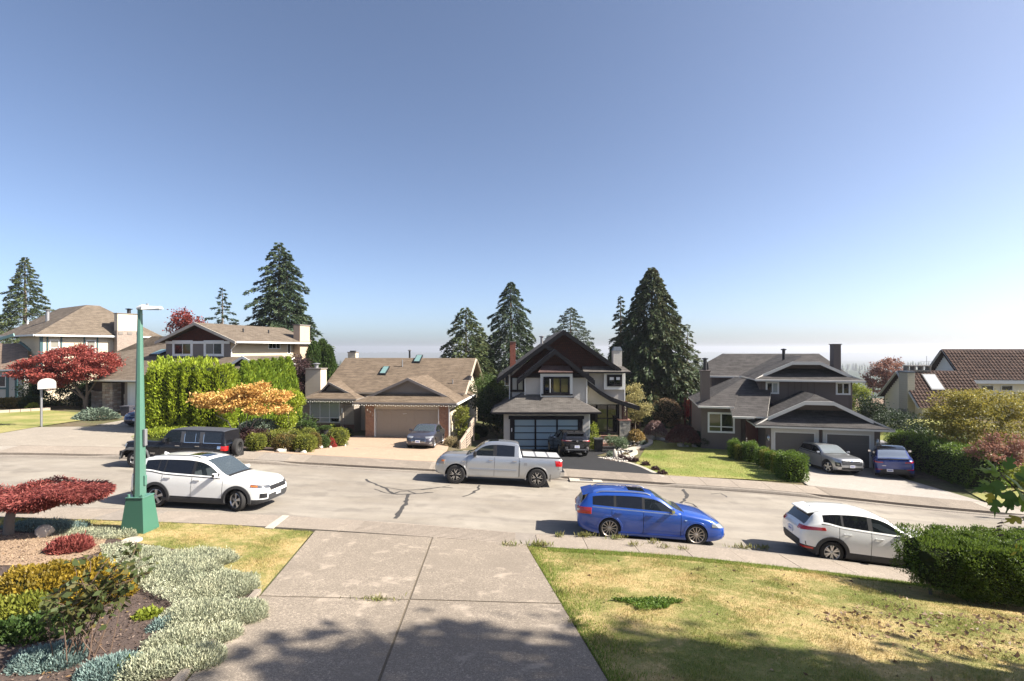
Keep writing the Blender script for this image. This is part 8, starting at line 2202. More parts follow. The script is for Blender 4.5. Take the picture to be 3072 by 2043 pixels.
# silver pickup
PS = m_paint('paint_silver',(.44,.45,.46),metal=.75,rough=.33,flake=.15)
c = Car(name='pickup_truck',label='silver crew cab pickup with a white bed cover parked across the road',cat='pickup truck',group='cars parked along the street',
  L=5.81,W=2.00,H=1.95,fo=.98,wb=3.70,rt=.42,tw=.29,clr=.36,paint=PS,gw=.76,crown=.06,box=.25,
  top=[(0,1.02),(.10,1.17),(.40,1.25),(1.0,1.29),(1.38,1.31),(1.52,1.34),(2.15,1.82),(2.4,1.91),(2.9,1.95),(3.65,1.92),(3.80,1.87),(3.94,1.37),(3.97,1.335),(5.70,1.335),(5.76,1.33),(5.81,1.31)],
  belt=[(0,.92),(.4,1.16),(1.0,1.24),(1.5,1.26),(3.9,1.29),(5.6,1.31),(5.81,1.28)],
  plan=[(0,.72),(.04,.80),(.14,.88),(.35,.945),(.8,.985),(1.4,1),(5.3,1),(5.65,.985),(5.77,.96),(5.81,.93)],
  ws=(1.50,2.22),rw=(3.81,3.93),sr=(2.40,2.85),glass=[(1.74,2.64,'c'),(2.80,3.62,'t')],doors=[(1.46,2.72),(2.72,3.84)],
  fdrop=[(.35,.12),(.5,.02),(.7,0),(.95,.05),(1.15,.14)],rdrop=[(.4,0),(1.3,.0)],rim=dict(n=5,w=.11,taper=.9,twin=.22,r=.66,bolts=True,edge=True,inset=-.03,cap=RIM_DARK),rim_mat=RIM_DARK,arch=.085,belt_mat=None,frame_black=False).build()
truck = c
SPK = m_plain('spoke_edge',(.6,.6,.6),.25,.05,metal=.8)
for w in [o for o in c.root.children if o.name.startswith('wheel') and o.data and o.name.split('.')[0] == 'wheel']:
 pass
c.side('bed_gap',CAR_DARK,3.865,.46,3.885,1.29,.004,nu=1,nv=6)
TON = m_plain('bed_cover_white',(.40,.40,.40),.5,.04)
for q0,q1 in ((4.02,4.56),(4.64,5.14),(5.22,5.72)):
 mb = MB(); mb.box(c.X(q0),-.80,1.33,c.X(q1),.80,1.375,TON); mb.build('bed_cover_panel',c.root,bevel=.008)
mb = MB()
for q0,q1 in ((4.56,4.64),(5.14,5.22)): mb.box(c.X(q0),-.80,1.33,c.X(q1),.80,1.368,GREYMETAL)
mb.build('bed_cover_hinge',c.root)
mb = MB()
for sd in (1,-1): mb.box(c.X(3.98),sd*.80,1.33,c.X(5.74),sd*.86,1.36,BLACK)
mb.box(c.X(5.72),-.8,1.33,c.X(5.75),.8,1.36,BLACK); mb.build('bed_rail',c.root)
c.mirrors(1.80,BLACK,1.40,(.14,.24,.24)); c.handles((2.56,3.64),1.13,CHROME)
c.corner('headlight',m_plain('lens_beige',(.36,.31,.25),.2,.2,20,coat=1),[(.03,.62,.88),(.38,1.02,.86),(.40,1.02,1.08),(.08,.62,1.10)],True,.014)
c.corner('side_marker',AMBER,[(.26,.95,.98),(.37,1.0,.98),(.37,1.0,1.06),(.27,.95,1.06)],True,.02,3,2)
c.front('grille',GREYMETAL,-.58,.84,.58,1.08,.012); c.front('grille_insert',BLACK,-.50,.88,.50,1.04,.016); c.front('front_bumper',CHROME,-.74,.52,.74,.72,.02); c.front('air_dam',BLACK,-.70,.40,.70,.52,.016); c.plate(True,.62)
c.corner('tail_light',REDLENS,[(5.80,.72,.98),(5.56,1.02,.98),(5.52,1.02,1.22),(5.80,.72,1.22)],False,.014); c.corner('reverse_lamp',LENS,[(5.80,.78,.86),(5.66,1.0,.86),(5.66,1.0,.97),(5.80,.78,.97)],False,.014,4,2)
mb = MB(); mb.box(c.X(5.74),-.96,.55,c.X(5.93),.96,.75,CHROME); mb.box(c.X(5.76),-.98,.745,c.X(5.94),.98,.775,BLACK); mb.build('rear_bumper',c.root,bevel=.02); c.plate(False,.95)
c.side('fuel_door',GREYMETAL,4.06,.96,4.21,1.09,.004); c.side('fender_badge',CHROME,1.22,1.02,1.40,1.05,.008,nu=2,nv=1)
c.side('door_moulding',m_plain('moulding_bluegrey',(.33,.36,.42),.35,.05,metal=.5),1.6,.70,3.75,.76,.012)
c.arch_trim(PS,.04,.012)
mb = MB()
for sd in (1,-1): mb.box(c.X(5.28),sd*.72,.28,c.X(5.30),sd*.99,.62,BLACK)
mb.build('mud_flap',c.root)
c.place(-.75,23.72,R(180.5))

# blue estate
PB = m_paint('paint_blue',(.010,.062,.33),rough=.28,metal=.1,flake=.1)
c = Car(name='parked_car',label='bright blue estate car with multi-spoke wheels at the near kerb',cat='car',group='cars parked along the street',
  L=4.57,W=1.78,H=1.43,fo=.92,wb=2.65,rt=.318,tw=.235,clr=.13,paint=PB,gw=.70,crown=.05,
  top=[(0,.58),(.08,.68),(.3,.78),(.8,.90),(1.25,.965),(1.40,.99),(2.10,1.35),(2.35,1.405),(2.8,1.43),(3.6,1.405),(4.12,1.345),(4.24,1.29),(4.46,.99),(4.52,.92),(4.57,.86)],
  belt=[(0,.52),(.3,.70),(.8,.82),(1.4,.89),(2.5,.925),(3.5,.945),(4.2,.96),(4.46,.92),(4.57,.82)],
  ws=(1.38,2.16),rw=(4.24,4.46),sr=(2.42,2.95),glass=[(1.62,2.50,'c'),(2.58,3.38,'t'),(3.46,4.12,'t')],doors=[(1.40,2.54),(2.54,3.52)],
  fdrop=[(.12,.06),(.3,.0),(.5,.0),(.68,.10),(.8,.2)],rdrop=[(.2,.08),(.4,.01),(.6,0),(.9,-.03)],rim=dict(n=12,w=.045,taper=1.0,r=.76,inset=.02),rim_mat=m_plain('alloy_warm',(.56,.50,.44),.35,.05,metal=.7),arch=.03,belt_mat=CHROME,rw_glass=CAR_GLASS).build()
audi = c
c.mirrors(1.66,CHROME,sz=(.10,.19,.13)); c.handles((2.36,3.30),.80,PB,.01); c.rails(2.30,4.0,ALLOY,.90)
c.corner('headlight',LENS,[(.03,.42,.54),(.44,.86,.57),(.44,.86,.67),(.10,.42,.66)],True,.012); c.front('grille',BLACK,-.32,.52,.32,.66,.012); c.front('lower_grille',BLACK,-.62,.24,.62,.36,.012); c.plate(True,.44)
c.corner('tail_light',REDLENS,[(4.55,.52,.70),(4.22,.92,.72),(4.24,.92,.92),(4.55,.52,.90)],False,.012); c.corner('reverse_lamp',LENS,[(4.55,.56,.78),(4.47,.72,.78),(4.47,.72,.85),(4.55,.56,.85)],False,.016,3,2); c.plate(False,.68)
c.spoiler()
c.side('fender_badge',CHROME,1.22,.72,1.29,.75,.008,nu=1,nv=1); c.side('sill',PB,1.3,.17,3.3,.24,.02); c.arch_trim(PB,.05,.012,0,180)
c.place(4.42,16.36,R(-4.6))

# white crossover at the right
c = Car(name='parked_car',label='white crossover with dark cladding half behind the front hedge',cat='car',group='cars parked along the street',
  L=4.28,W=1.765,H=1.54,fo=.90,wb=2.57,rt=.325,tw=.215,clr=.18,paint=PW,gw=.70,clad=2,crown=.05,
  top=[(0,.72),(.08,.82),(.3,.92),(.8,1.00),(1.22,1.05),(1.36,1.08),(2.02,1.44),(2.3,1.51),(2.7,1.54),(3.2,1.52),(3.78,1.44),(3.90,1.39),(4.14,1.06),(4.22,.98),(4.28,.90)],
  belt=[(0,.66),(.3,.84),(.8,.93),(1.36,.97),(2.5,1.02),(3.2,1.06),(3.7,1.13),(4.08,1.02),(4.28,.88)],
  ws=(1.34,2.10),rw=(3.90,4.16),glass=[(1.58,2.38,'c'),(2.50,3.16,'t'),(3.22,3.72,'t')],doors=[(1.38,2.44),(2.44,3.30)],
  fdrop=[(.2,.1),(.4,.0),(.6,0),(.85,.12)],rdrop=[(.3,.06),(.5,0),(1.0,-.03)],rim=dict(n=6,w=.10,taper=.7,twin=.18,r=.66),rim_mat=ALLOY,arch=.05).build()
cx = c
c.arch_trim(CAR_CLAD,.085); c.mirrors(1.62,PW); c.handles((2.24,3.08),.86,PW,.03)
c.corner('tail_light',REDLENS,[(4.25,.42,.86),(3.72,.92,.94),(3.76,.92,1.02),(4.22,.42,.98)],False,.012); c.corner('rear_reflector',REDLENS,[(4.26,.60,.36),(4.06,.90,.36),(4.06,.90,.42),(4.26,.60,.42)],False,.016,4,2)
c.corner('headlight',LENS_D,[(.02,.45,.68),(.42,.92,.74),(.42,.92,.82),(.05,.45,.78)],True); c.front('grille',BLACK,-.42,.46,.42,.70); c.rear('rear_bumper',CAR_CLAD,-.78,.32,.78,.56,.014); c.plate(False,.72); c.fin(3.72,PW)
c.spoiler()
c.place(10.75,15.28,R(-8.6))

# dark grey saloon on the pink drive
PG = m_paint('paint_slate',(.075,.072,.092),metal=.55,rough=.28,flake=.1)
c = Car(name='parked_car',label='slate grey saloon facing the road on the pink driveway',cat='car',group='cars parked on driveways',
  L=4.57,W=1.80,H=1.44,fo=.85,wb=2.70,rt=.315,clr=.15,paint=PG,gw=.70,
  top=[(0,.66),(.08,.76),(.3,.85),(.8,.95),(1.20,1.01),(1.34,1.04),(2.05,1.36),(2.3,1.42),(2.7,1.44),(3.2,1.40),(3.5,1.33),(3.95,1.09),(4.1,1.05),(4.45,1.02),(4.52,.98),(4.57,.90)],
  belt=[(0,.58),(.3,.77),(.8,.88),(1.34,.93),(2.5,.97),(3.6,1.0),(4.4,.97),(4.57,.86)],
  ws=(1.32,2.12),rw=(3.46,4.0),sr=None,glass=[(1.58,2.42,'c'),(2.50,3.40,'t')],doors=[(1.36,2.46),(2.46,3.40)],
  fdrop=[(.15,.10),(.3,.0),(.5,.0),(.72,.08),(.85,.18)],rim=dict(n=5,w=.16,taper=.6,twin=.12),rim_mat=ALLOY,belt_mat=CHROME).build()
sedan = c
c.mirrors(1.66,PG); c.handles((2.28,3.26),.86,CHROME,.02)
c.corner('headlight',LENS,[(.03,.46,.66),(.46,.90,.72),(.46,.90,.80),(.10,.46,.77)],True,.012)
c.front('grille_surround',CHROME,-.43,.40,.43,.69,.012)
c.front('grille',BLACK,-.40,.425,.40,.665,.015)
for k in range(4): c.front('grille_bar',CHROME,-.39,.455 + k*.055,.39,.468 + k*.055,.02,nv=1)
c.corner('fog_lamp',LENS,[(.04,.66,.34),(.18,.84,.34),(.18,.84,.46),(.06,.70,.42)],True,.012,3,2)
c.front('air_dam',BLACK,-.6,.20,.6,.30,.012); c.plate(True,.47,-.05); c.ring('badge',CHROME,(0,0,.72),(-1,0,0),.06,.032)
c.place(-5.75,33.4,R(-93))

# black SUV at the dark garage
c = Car(name='parked_car',label='glossy black SUV seen from behind at the glass garage door',cat='car',group='cars parked on driveways',
  L=4.70,W=1.93,H=1.66,fo=.86,wb=2.86,rt=.36,tw=.26,clr=.2,paint=PK,gw=.72,
  top=[(0,.84),(.1,.96),(.4,1.04),(1.0,1.10),(1.40,1.14),(1.55,1.17),(2.2,1.55),(2.5,1.63),(2.9,1.66),(3.7,1.62),(4.15,1.55),(4.28,1.50),(4.52,1.17),(4.64,1.12),(4.70,1.03)],
  belt=[(0,.78),(.4,.96),(1.0,1.03),(1.5,1.06),(3.0,1.09),(4.0,1.12),(4.5,1.07),(4.70,.98)],
  ws=(1.52,2.3),rw=(4.28,4.53),sr=(2.6,3.7),glass=[(1.75,2.6,'c'),(2.7,3.5,'t'),(3.56,4.1,'t')],doors=[(1.55,2.65),(2.65,3.6)],
  fdrop=[(.2,.1),(.4,0),(1.0,.1)],rdrop=[(.3,.08),(.6,0),(.95,-.01),(1.05,-.05)],rim=dict(n=5,w=.12,taper=.7,twin=.14,r=.76),rim_mat=m_plain('alloy_bronze',(.35,.27,.17),.3,.05,metal=.9)).build()
bmw = c
c.corner('tail_light',REDLENS,[(4.69,.36,1.00),(4.36,.96,1.00),(4.36,.96,1.075),(4.69,.36,1.05)],False,.014); c.rear('light_bar',m_plain('tail_highlight',(.7,.6,.6),.2,.05,coat=1),.35,1.035,.75,1.05,.022,both=True,nv=1)
c.plate(False,.66,0,.32,.16); c.rear('rear_diffuser',GREYMETAL,-.72,.44,.72,.52,.014); c.ring('badge',CHROME,(0,0,1.01),(1,0,0),.038,.038,.016,.03); c.rear('number_recess',BLACK,-.45,.56,.45,.80,.008)
c.rear('bumper_trim',CHROME,.60,.50,.78,.66,.016,both=True,nu=3); c.mirrors(1.80,PK); c.handles((2.45,3.45),.95,PK); c.fin(4.0,PK)
c.spoiler()
for sd in (1,-1):
 mb = MB(); mb.tube([(c.X(4.62),sd*.55,.36),(c.X(4.74),sd*.55,.36)],.05,CHROME,12); mb.build('exhaust_tip',c.root,smooth=50)
c.place(3.75,34.1,R(90 + 9))

# silver crossover, nose out
c = Car(name='parked_car',label='silver crossover with a wide black grille beside the clipped cube hedges',cat='car',group='cars parked on driveways',
  L=4.54,W=1.82,H=1.56,fo=.92,wb=2.70,rt=.35,clr=.19,paint=PS,gw=.71,clad=1,
  top=[(0,.84),(.06,.93),(.3,.98),(.8,1.03),(1.25,1.075),(1.40,1.10),(2.1,1.47),(2.4,1.54),(2.8,1.56),(3.5,1.52),(3.95,1.45),(4.08,1.40),(4.38,1.09),(4.48,1.03),(4.54,.95)],
  belt=[(0,.78),(.3,.90),(.8,.96),(1.4,1.0),(2.5,1.04),(3.4,1.08),(3.95,1.14),(4.38,1.02),(4.54,.90)],
  ws=(1.38,2.18),rw=(4.08,4.38),sr=None,glass=[(1.62,2.44,'c'),(2.54,3.34,'t'),(3.42,3.92,'t')],doors=[(1.42,2.49),(2.49,3.46)],
  fdrop=[(.2,.12),(.38,.01),(.6,0),(.85,.03),(.98,.10)],steer=R(18),rim=dict(n=5,w=.15,taper=.8,r=.72),rim_mat=ALLOY,ws_glass=m_glass('windscreen_hazy',(.22,.25,.27),.25,.05)).build()
trax = c
c.arch_trim(CAR_CLAD,.06); c.mirrors(1.66,PS); c.handles((2.30,3.30),.92,PS,.03)
c.front('grille',BLACK,-.60,.60,.60,.84,.012); c.front('lower_grille',BLACK,-.62,.36,.62,.46,.012); c.front('skid_plate',GREYMETAL,-.55,.27,.55,.32,.014)
for k in range(3): c.front('grille_bar',GREYMETAL,-.55,.645 + k*.065,.55,.655 + k*.065,.017,nv=1)
c.front('grille_bridge',PS,-.72,.845,.72,.875,.016,nv=1)
c.corner('headlight',BLACK,[(.04,.60,.50),(.22,.86,.50),(.26,.88,.72),(.06,.66,.74)],True,.012); c.corner('lamp',LENS,[(.08,.68,.58),(.18,.80,.58),(.19,.82,.68),(.09,.70,.68)],True,.018,3,2)
c.corner('running_light',LENS,[(.05,.58,.86),(.52,.93,.94),(.52,.93,.97),(.06,.58,.90)],True,.012,6,1)
c.front('badge',CHROME,-.11,.815,.11,.845,.03,nv=1); c.front('badge',CHROME,-.05,.80,.05,.86,.03,nu=2,nv=1); c.plate(True,.52,0,.30,.15)
c.place(19.7,31.3,R(-88))

# dark blue electric car, tail towards the road
PD = m_paint('paint_deep_blue',(.012,.035,.20),rough=.25,metal=.3)
c = Car(name='parked_car',label='deep blue fastback car with its tail to the road beside the hedge',cat='car',group='cars parked on driveways',
  L=4.75,W=1.92,H=1.62,fo=.86,wb=2.89,rt=.355,tw=.25,clr=.18,paint=PD,gw=.70,clad=1,
  top=[(0,.74),(.1,.86),(.4,.95),(.9,1.04),(1.15,1.09),(1.30,1.14),(2.1,1.54),(2.5,1.61),(2.8,1.62),(3.4,1.57),(3.8,1.46),(4.36,1.20),(4.50,1.18),(4.66,1.16),(4.72,1.08),(4.75,1.0)],
  belt=[(0,.66),(.4,.86),(.9,.95),(1.5,1.02),(3.0,1.07),(4.2,1.11),(4.6,1.08),(4.75,.96)],
  ws=(1.26,2.1),rw=(3.62,4.36),sr=(2.1,3.5,1),glass=[(1.65,2.6,'t'),(2.7,3.5,'t'),(3.56,4.0,'t')],doors=[(1.5,2.65),(2.65,3.7)],
  fdrop=[(.2,.1),(.5,0),(.9,.15)],rdrop=[(.3,.1),(.55,0),(.85,0),(1.1,-.06)],rim=dict(n=5,w=.2,taper=.6,r=.75),rim_mat=GREYMETAL,black_roof=CAR_GLASS,rw_glass=m_glass('rear_hazy',(.16,.19,.25),.0,.08)).build()
tesla = c
c.corner('tail_light',REDLENS,[(4.73,.46,.98),(4.40,.97,.98),(4.44,.97,1.06),(4.73,.46,1.03)],False,.014); c.plate(False,.55,.22,.30,.15); c.rear('rear_bumper',CAR_CLAD,-.86,.30,.86,.62,.012); c.corner('rear_reflector',REDLENS,[(4.74,.55,.585),(4.60,.86,.585),(4.60,.86,.615),(4.74,.55,.615)],False,.022,4,1)
mb = MB(); mb.box(c.X(4.60),-.74,1.165,c.X(4.74),.74,1.19,BLACK); mb.build('tail_spoiler',c.root,bevel=.008); c.mirrors(1.85,BLACK); c.handles((2.45,3.45),.92,PD); c.rear('lettering_strip',CHROME,.38,.80,.56,.82,.012,nu=2,nv=1)
c.place(23.1,30.4,R(57))

# dark blue car behind the lamp post
PN = m_paint('paint_navy',(.010,.024,.085),rough=.22,metal=.3)
c = Car(name='parked_car',label='navy blue car nose out beside the tall hedge at far left',cat='car',group='cars parked on driveways',
  L=4.50,W=1.78,H=1.50,fo=.90,wb=2.62,rt=.315,clr=.15,paint=PN,gw=.71,
  top=[(0,.66),(.08,.76),(.3,.86),(.8,.97),(1.15,1.03),(1.30,1.06),(2.0,1.42),(2.3,1.49),(2.7,1.5),(3.4,1.46),(3.9,1.36),(4.3,1.05),(4.45,.98),(4.50,.9)],
  belt=[(0,.58),(.3,.78),(.8,.89),(1.3,.94),(2.5,.98),(3.6,1.0),(4.3,.97),(4.5,.86)],
  ws=(1.28,2.1),rw=(3.9,4.3),glass=[(1.55,2.4,'c'),(2.5,3.3,'t')],doors=[(1.32,2.45),(2.45,3.36)],fdrop=[(.15,.1),(.3,0),(.5,0),(.75,.1)],rim=S5,rim_mat=ALLOY).build()
c.corner('headlight',LENS,[(.03,.48,.66),(.42,.90,.72),(.42,.90,.84),(.10,.48,.78)],True); c.front('grille',BLACK,-.40,.64,.40,.74); c.front('grille_bar',CHROME,-.40,.68,.40,.70,.018,nv=1); c.front('lower_grille',BLACK,-.60,.24,.60,.40); c.plate(True,.47); c.mirrors(1.62,PN)
c.place(-24.9,34.8,R(-90 + 8))
# street furniture and small things
POLE = m_plain('paint_pole_green',(.072,.17,.128),.4,.06,2,coat=.3); POLE_B = m_plain('paint_base_green',(.045,.135,.09),.45,.06,2,coat=.2)
b = G(420,1592)
t = thing('street_lamp','green octagonal street lamp post with a white lamp head','street lamp',b)
H = CAMZ - (924 - HY)/FPX*b.y - b.z
mb = MB(); mb.hexa([(-.34,-.30,-.1),(.32,-.30,-.1),(.32,.32,-.1),(-.34,.32,-.1)],[(-.235,-.20,.92),(.215,-.20,.92),(.215,.22,.92),(-.235,.22,.92)],POLE_B); mb.box(-.25,-.215,.92,.23,.235,.955,POLE); mb.build('base',t,bevel=.008)
mb = MB(); mb.tube([(-.01,.0,.95),(-.005,0,3.4),(.0,0,H)],[.150,.105,.055],POLE,8); mb.build('pole',t,smooth=20)
mb = MB()
for dx in (-.19,.17): mb.lathe([(.035,.95),(.035,1.02),(.0,1.03)],POLE,8,'z',(dx,-.15,0))
mb.build('bolt',t); mb = MB(); mb.box(.10,-.04,1.22,.165,.05,1.50,POLE); mb.build('hand_hole_cover',t,bevel=.02); mb = MB(); mb.box(.11,-.05,2.3,.17,.05,2.75,GREYMETAL); mb.build('junction_box',t,bevel=.01)
mb = MB(); mb.tube([(-.06,0,H - .02),(.06,0,H + .02),(.2,0,H + .02)],[.06,.075,.07],WHITE,10); mb.hexa([(.1,-.10,H - .05),(.58,-.09,H - .02),(.58,.09,H - .02),(.1,.10,H - .05)],[(.1,-.07,H + .06),(.55,-.05,H + .045),(.55,.05,H + .045),(.1,.07,H + .06)],WHITE); mb.build('lamp_head',t,smooth=40)
mb = MB(); mb.lathe([(.03,H + .05),(.03,H + .12),(.0,H + .125)],GREYMETAL,10,'z',(.2,0,0)); mb.build('photocell',t); mb = MB(); mb.box(.2,-.06,H - .055,.55,.06,H - .035,LENS); mb.build('lens',t)
t2 = copy_tree(t); t2.location = (27.5,21.0,g1(27.5,21.0)); tag(t2,'green street lamp standing beyond the right edge of the view','street lamp','street lamps'); t['group'] = 'street lamps'
# round meter lid in the lawn
g = G(395,1624); t = thing('meter_lid','round concrete meter cover set in the left lawn','cover',g); mb = MB(); mb.lathe([(.001,.05),(.16,.052),(.17,.045),(.18,.052),(.21,.05),(.23,.03),(.235,-.05)],M_BORDER,24,'z'); mb.build('lid',t,smooth=30)

# basketball hoop
b = G(124,1280); s_ = b.y/FPX
t = thing('basketball_hoop','weathered basketball hoop on a dark pole beside the left driveway','basketball hoop',b)
Hh = (1280 - 1142)*s_
mb = MB(); mb.tube([(0,0,-.2),(0,0,Hh)],.065,GREYMETAL,10); mb.build('pole',t,smooth=50)
mb = MB(); mb.tube([(0,0,Hh - .55),(0,0,Hh + .02)],.09,BLACK,10); mb.bar((0,0,Hh),(.35,-.30,Hh - .05),.05,.05,WHITE_TRIM); mb.bar((0,0,Hh - .3),(.35,-.30,Hh - .35),.05,.05,BLACK); mb.build('bracket',t)
BB = m_plain('backboard_weathered',(.42,.39,.36),.8,.25,3); cb = Vector((.62,-.30,Hh - .23)); ax = Vector((.45,.89,0)).normalized(); poly = []
for k in range(13): a = math.pi*k/12; poly.append(cb + ax*.46*math.cos(a) + Vector((0,0,.08 + .32*math.sin(a))))
poly = [cb + ax*.46 + Vector((0,0,-.26))] + poly + [cb - ax*.46 + Vector((0,0,-.26))]
mb = MB(); mb.prism(poly,Vector((.89,-.45,0))*.05,BB); mb.build('backboard',t)
rc = cb + Vector((.36,-.18,-.34)); mb = MB(); mb.tube([rc + Vector((.19*math.cos(2*math.pi*k/20),.19*math.sin(2*math.pi*k/20),0)) for k in range(21)],.012,m_plain('rim_rust',(.30,.20,.17),.6,.2),6,False); mb.bar(cb + Vector((0,0,-.34)),rc + Vector((-.2,.1,0)),.1,.03,BLACK); mb.build('rim',t,uv=False)

# timber edging, planter bin
a,c = G(-40,1243),G(150,1232)
t = thing('garden_edging','weathered timber edging along the left flower border','edging',a)
for i in range(6):
 p,q = a.lerp(c,i/6) - a,a.lerp(c,(i + 1)/6) - a; mb = MB(); mb.bar(p + Vector((.02,0,.12)),q + Vector((-.02,0,.12)),.2,.26,WOOD_WEATH); mb.build('plank',t)
g = G(375,1249); t = thing('planter_box','dark square planter box beside the white garage door','planter',g); mb = MB(); mb.hexa([(-.3,0,0),(.3,0,0),(.3,.55,0),(-.3,.55,0)],[(-.36,-.05,.75),(.36,-.05,.75),(.36,.6,.75),(-.36,.6,.75)],m_plain('planter_slate',(.05,.05,.065),.6,.1)); mb.box(-.38,-.07,.72,.38,.62,.78,m_plain('planter_rim',(.07,.07,.085),.6,.1)); mb.build('box',t)
# planter wall by the orange maple
t = thing('planter_wall','pale curved concrete planter wall under the orange maple','wall',G(790,1315)); o_ = Vector(t.location)
P = [(690,1318,0),(740,1312,.1),(790,1308,.35),(830,1310,.75),(848,1318,.8),(842,1338,.15)]
for (a,ya,ha),(c,yc,hc) in zip(P[:-1],P[1:]):
 p,q = G(a,ya),G(c,yc); z0 = min(p.z,q.z) - .3; n_ = (q - p); n_.z = 0; n_ = Vector((-n_.y,n_.x,0)).normalized()*.18
 mb = MB(); mb.hexa([Vector((p.x,p.y,z0)) - o_,Vector((q.x,q.y,z0)) - o_,Vector((q.x,q.y,z0)) + n_ - o_,Vector((p.x,p.y,z0)) + n_ - o_],[Vector((p.x,p.y,p.z + ha + .25)) - o_,Vector((q.x,q.y,q.z + hc + .25)) - o_,Vector((q.x,q.y,q.z + hc + .25)) + n_ - o_,Vector((p.x,p.y,p.z + ha + .25)) + n_ - o_],m_concrete('planter_concrete',(.50,.44,.36),.8) if 'planter_concrete' not in bpy.data.materials else bpy.data.materials['planter_concrete']); mb.build('wall_section',t)

def rock(label,loc,r,mat=STONE_PALE,seed=0,name='rock',group='garden rocks',flat=.7,cat='rock'):
 bm = bmesh.new(); bmesh.ops.create_icosphere(bm,subdivisions=2,radius=1); rg = np.random.default_rng(seed); k = rg.normal(size=(5,3)); k /= np.linalg.norm(k,axis=1)[:,None]
 for v in bm.verts:
  c = np.array(v.co); f = 1 + .10*math.sin(c[0]*4 + seed)*math.sin(c[1]*5)
  for q in k: f = min(f,.72/max(.3,float(c @ q)) if float(c @ q) > .72 else f)
  v.co = Vector((c[0]*r[0]*f,c[1]*r[1]*f,c[2]*r[2]*f))
 me = bpy.data.meshes.new(name); bm.to_mesh(me); bm.free(); me.materials.append(mat); me.polygons.foreach_set('use_smooth',[True]*len(me.polygons)); me.set_sharp_from_angle(angle=R(35))
 o = link(name,me); o.location = (loc[0],loc[1],loc[2] + r[2]*.45); o.rotation_euler = (0,0,seed); return tag(o,label,cat,group)
for i,(px,py,w,h,lab) in enumerate(((835,1358,34,14,'flat pale rock under the rust-tinged box ball'),(862,1355,16,20,'upright pale rock beside the small orange plant'),(854,1357,10,16,'narrow pale rock left of the upright rock'),(893,1358,20,18,'rounded pale rock before the golden box ball'),(908,1360,26,10,'flat pale slab rock at the corner of the pink driveway'),(957,1347,22,14,'pale rock under the fresh green box ball'),(990,1345,10,8,'small pale rock under the crimson shrub'),(1034,1340,10,8,'last small rock at the right end of the bed'),(1952,1322,34,20,'mossy boulder beside the weeping maple'),(1975,1320,20,10,'low flat rock between the weeping maples'),(1990,1322,24,10,'flat slab rock under the large beige shrub'),(2045,1341,26,12,'pale boulder before the dark red weeping maple'),(2063,1342,14,8,'small rock right of the pale boulder'),(2085,1342,24,12,'boulder at the right end of the weeping maple bed'),(1890,1332,12,30,'upright pale stone beside the juniper'),(1846,1376,14,34,'tall pointed standing stone in the rock bed'),(1858,1374,12,24,'second standing stone in the rock bed'),(1868,1366,18,18,'leaning stone behind the standing stones'))):
 g = G(px,py); s_ = g.y/FPX; rock(lab,(g.x,g.y + w*s_*.3,g.z),(w*s_/2,w*s_*.4,h*s_*.62),STONE_PALE if i % 3 else STONE,i + 1)
g = G(110,1617); rock('smooth pale boulder beside the dwarf maple trunk',(g.x,g.y + .2,g.z),(.26,.2,.2),m_plain('boulder_tan',(.46,.40,.33),.8,.15,3,.3,30),40,'boulder',None)
# bag of river stones round the border: loose gravel in the rock bed
RB = [tuple(G(*p)[:2]) for p in ((1805,1378),(1850,1352),(1880,1330),(1930,1322),(1945,1335),(1900,1350),(1880,1362),(1905,1372),(1900,1384),(1860,1388))]
drape_poly('rock_bed',RB,.035,MULCH,4,kind='structure')
xy = rand_in(RB,420); n = len(xy); P = np.stack([xy[:,0],xy[:,1],gz(xy[:,0],xy[:,1]) + .06],-1); Vv,Ff = [],[]
for i in range(n):
 r = RNG.uniform(.03,.09); b0 = len(Vv);
 for dx,dy,dz in ((1,0,0),(0,1,0),(-1,0,0),(0,-1,0),(0,0,.7),(0,0,-.7)): Vv.append(P[i] + r*np.array([dx,dy,dz])*RNG.uniform(.7,1.2))
 Ff += [(b0 + a,b0 + (a + 1) % 4,b0 + 4) for a in range(4)] + [(b0 + (a + 1) % 4,b0 + a,b0 + 5) for a in range(4)]
tag(np_mesh('gravel',np.array(Vv),np.array(Ff),[STONE_PALE]),kind='stuff')
def border(label,pts,w=.16,h=.16,mat=None):
 t = thing('concrete_border',label,'border',G(*pts[0]),0,'concrete garden borders'); o_ = Vector(t.location); P = [G(*p) - o_ for p in pts]; Q = []
 for i in range(len(P) - 1):
  p0,p1,p2,p3 = P[max(i - 1,0)],P[i],P[i + 1],P[min(i + 2,len(P) - 1)]
  for k in range(5):
   u = k/5; Q.append(.5*((2*p1) + (p2 - p0)*u + (2*p0 - 5*p1 + 4*p2 - p3)*u*u + (3*p1 - p0 - 3*p2 + p3)*u ** 3))
 Q.append(P[-1]); vs,fs = [],[]
 for i,q in enumerate(Q):
  d_ = Q[min(i + 1,len(Q) - 1)] - Q[max(i - 1,0)]; d_.z = 0; d_.normalize(); s_ = Vector((-d_.y,d_.x,0))*w
  for p,z in ((q - s_,-.1),(q - s_,h),(q + s_,h),(q + s_,-.1)): vs.append((p.x,p.y,q.z + z))
  if i:
   for m in range(3): fs.append((4*i - 4 + m,4*i + m,4*i + m + 1,4*i - 3 + m))
 k = len(Q) - 1; fs += [(0,1,2,3),(4*k + 3,4*k + 2,4*k + 1,4*k)]; mb = MB(); mb.add(vs,fs,mat or M_BORDER); mb.build('border',t,smooth=40,uv=False)
border('curved pale border round the rock bed and the golden weeping shrub',[(1875,1356),(1905,1347),(1938,1342),(1952,1332),(1946,1321),(1925,1316),(1898,1316)])
border('short pale border turning at the point of the rock bed',[(1870,1374),(1892,1368),(1906,1362),(1902,1356),(1885,1356)])
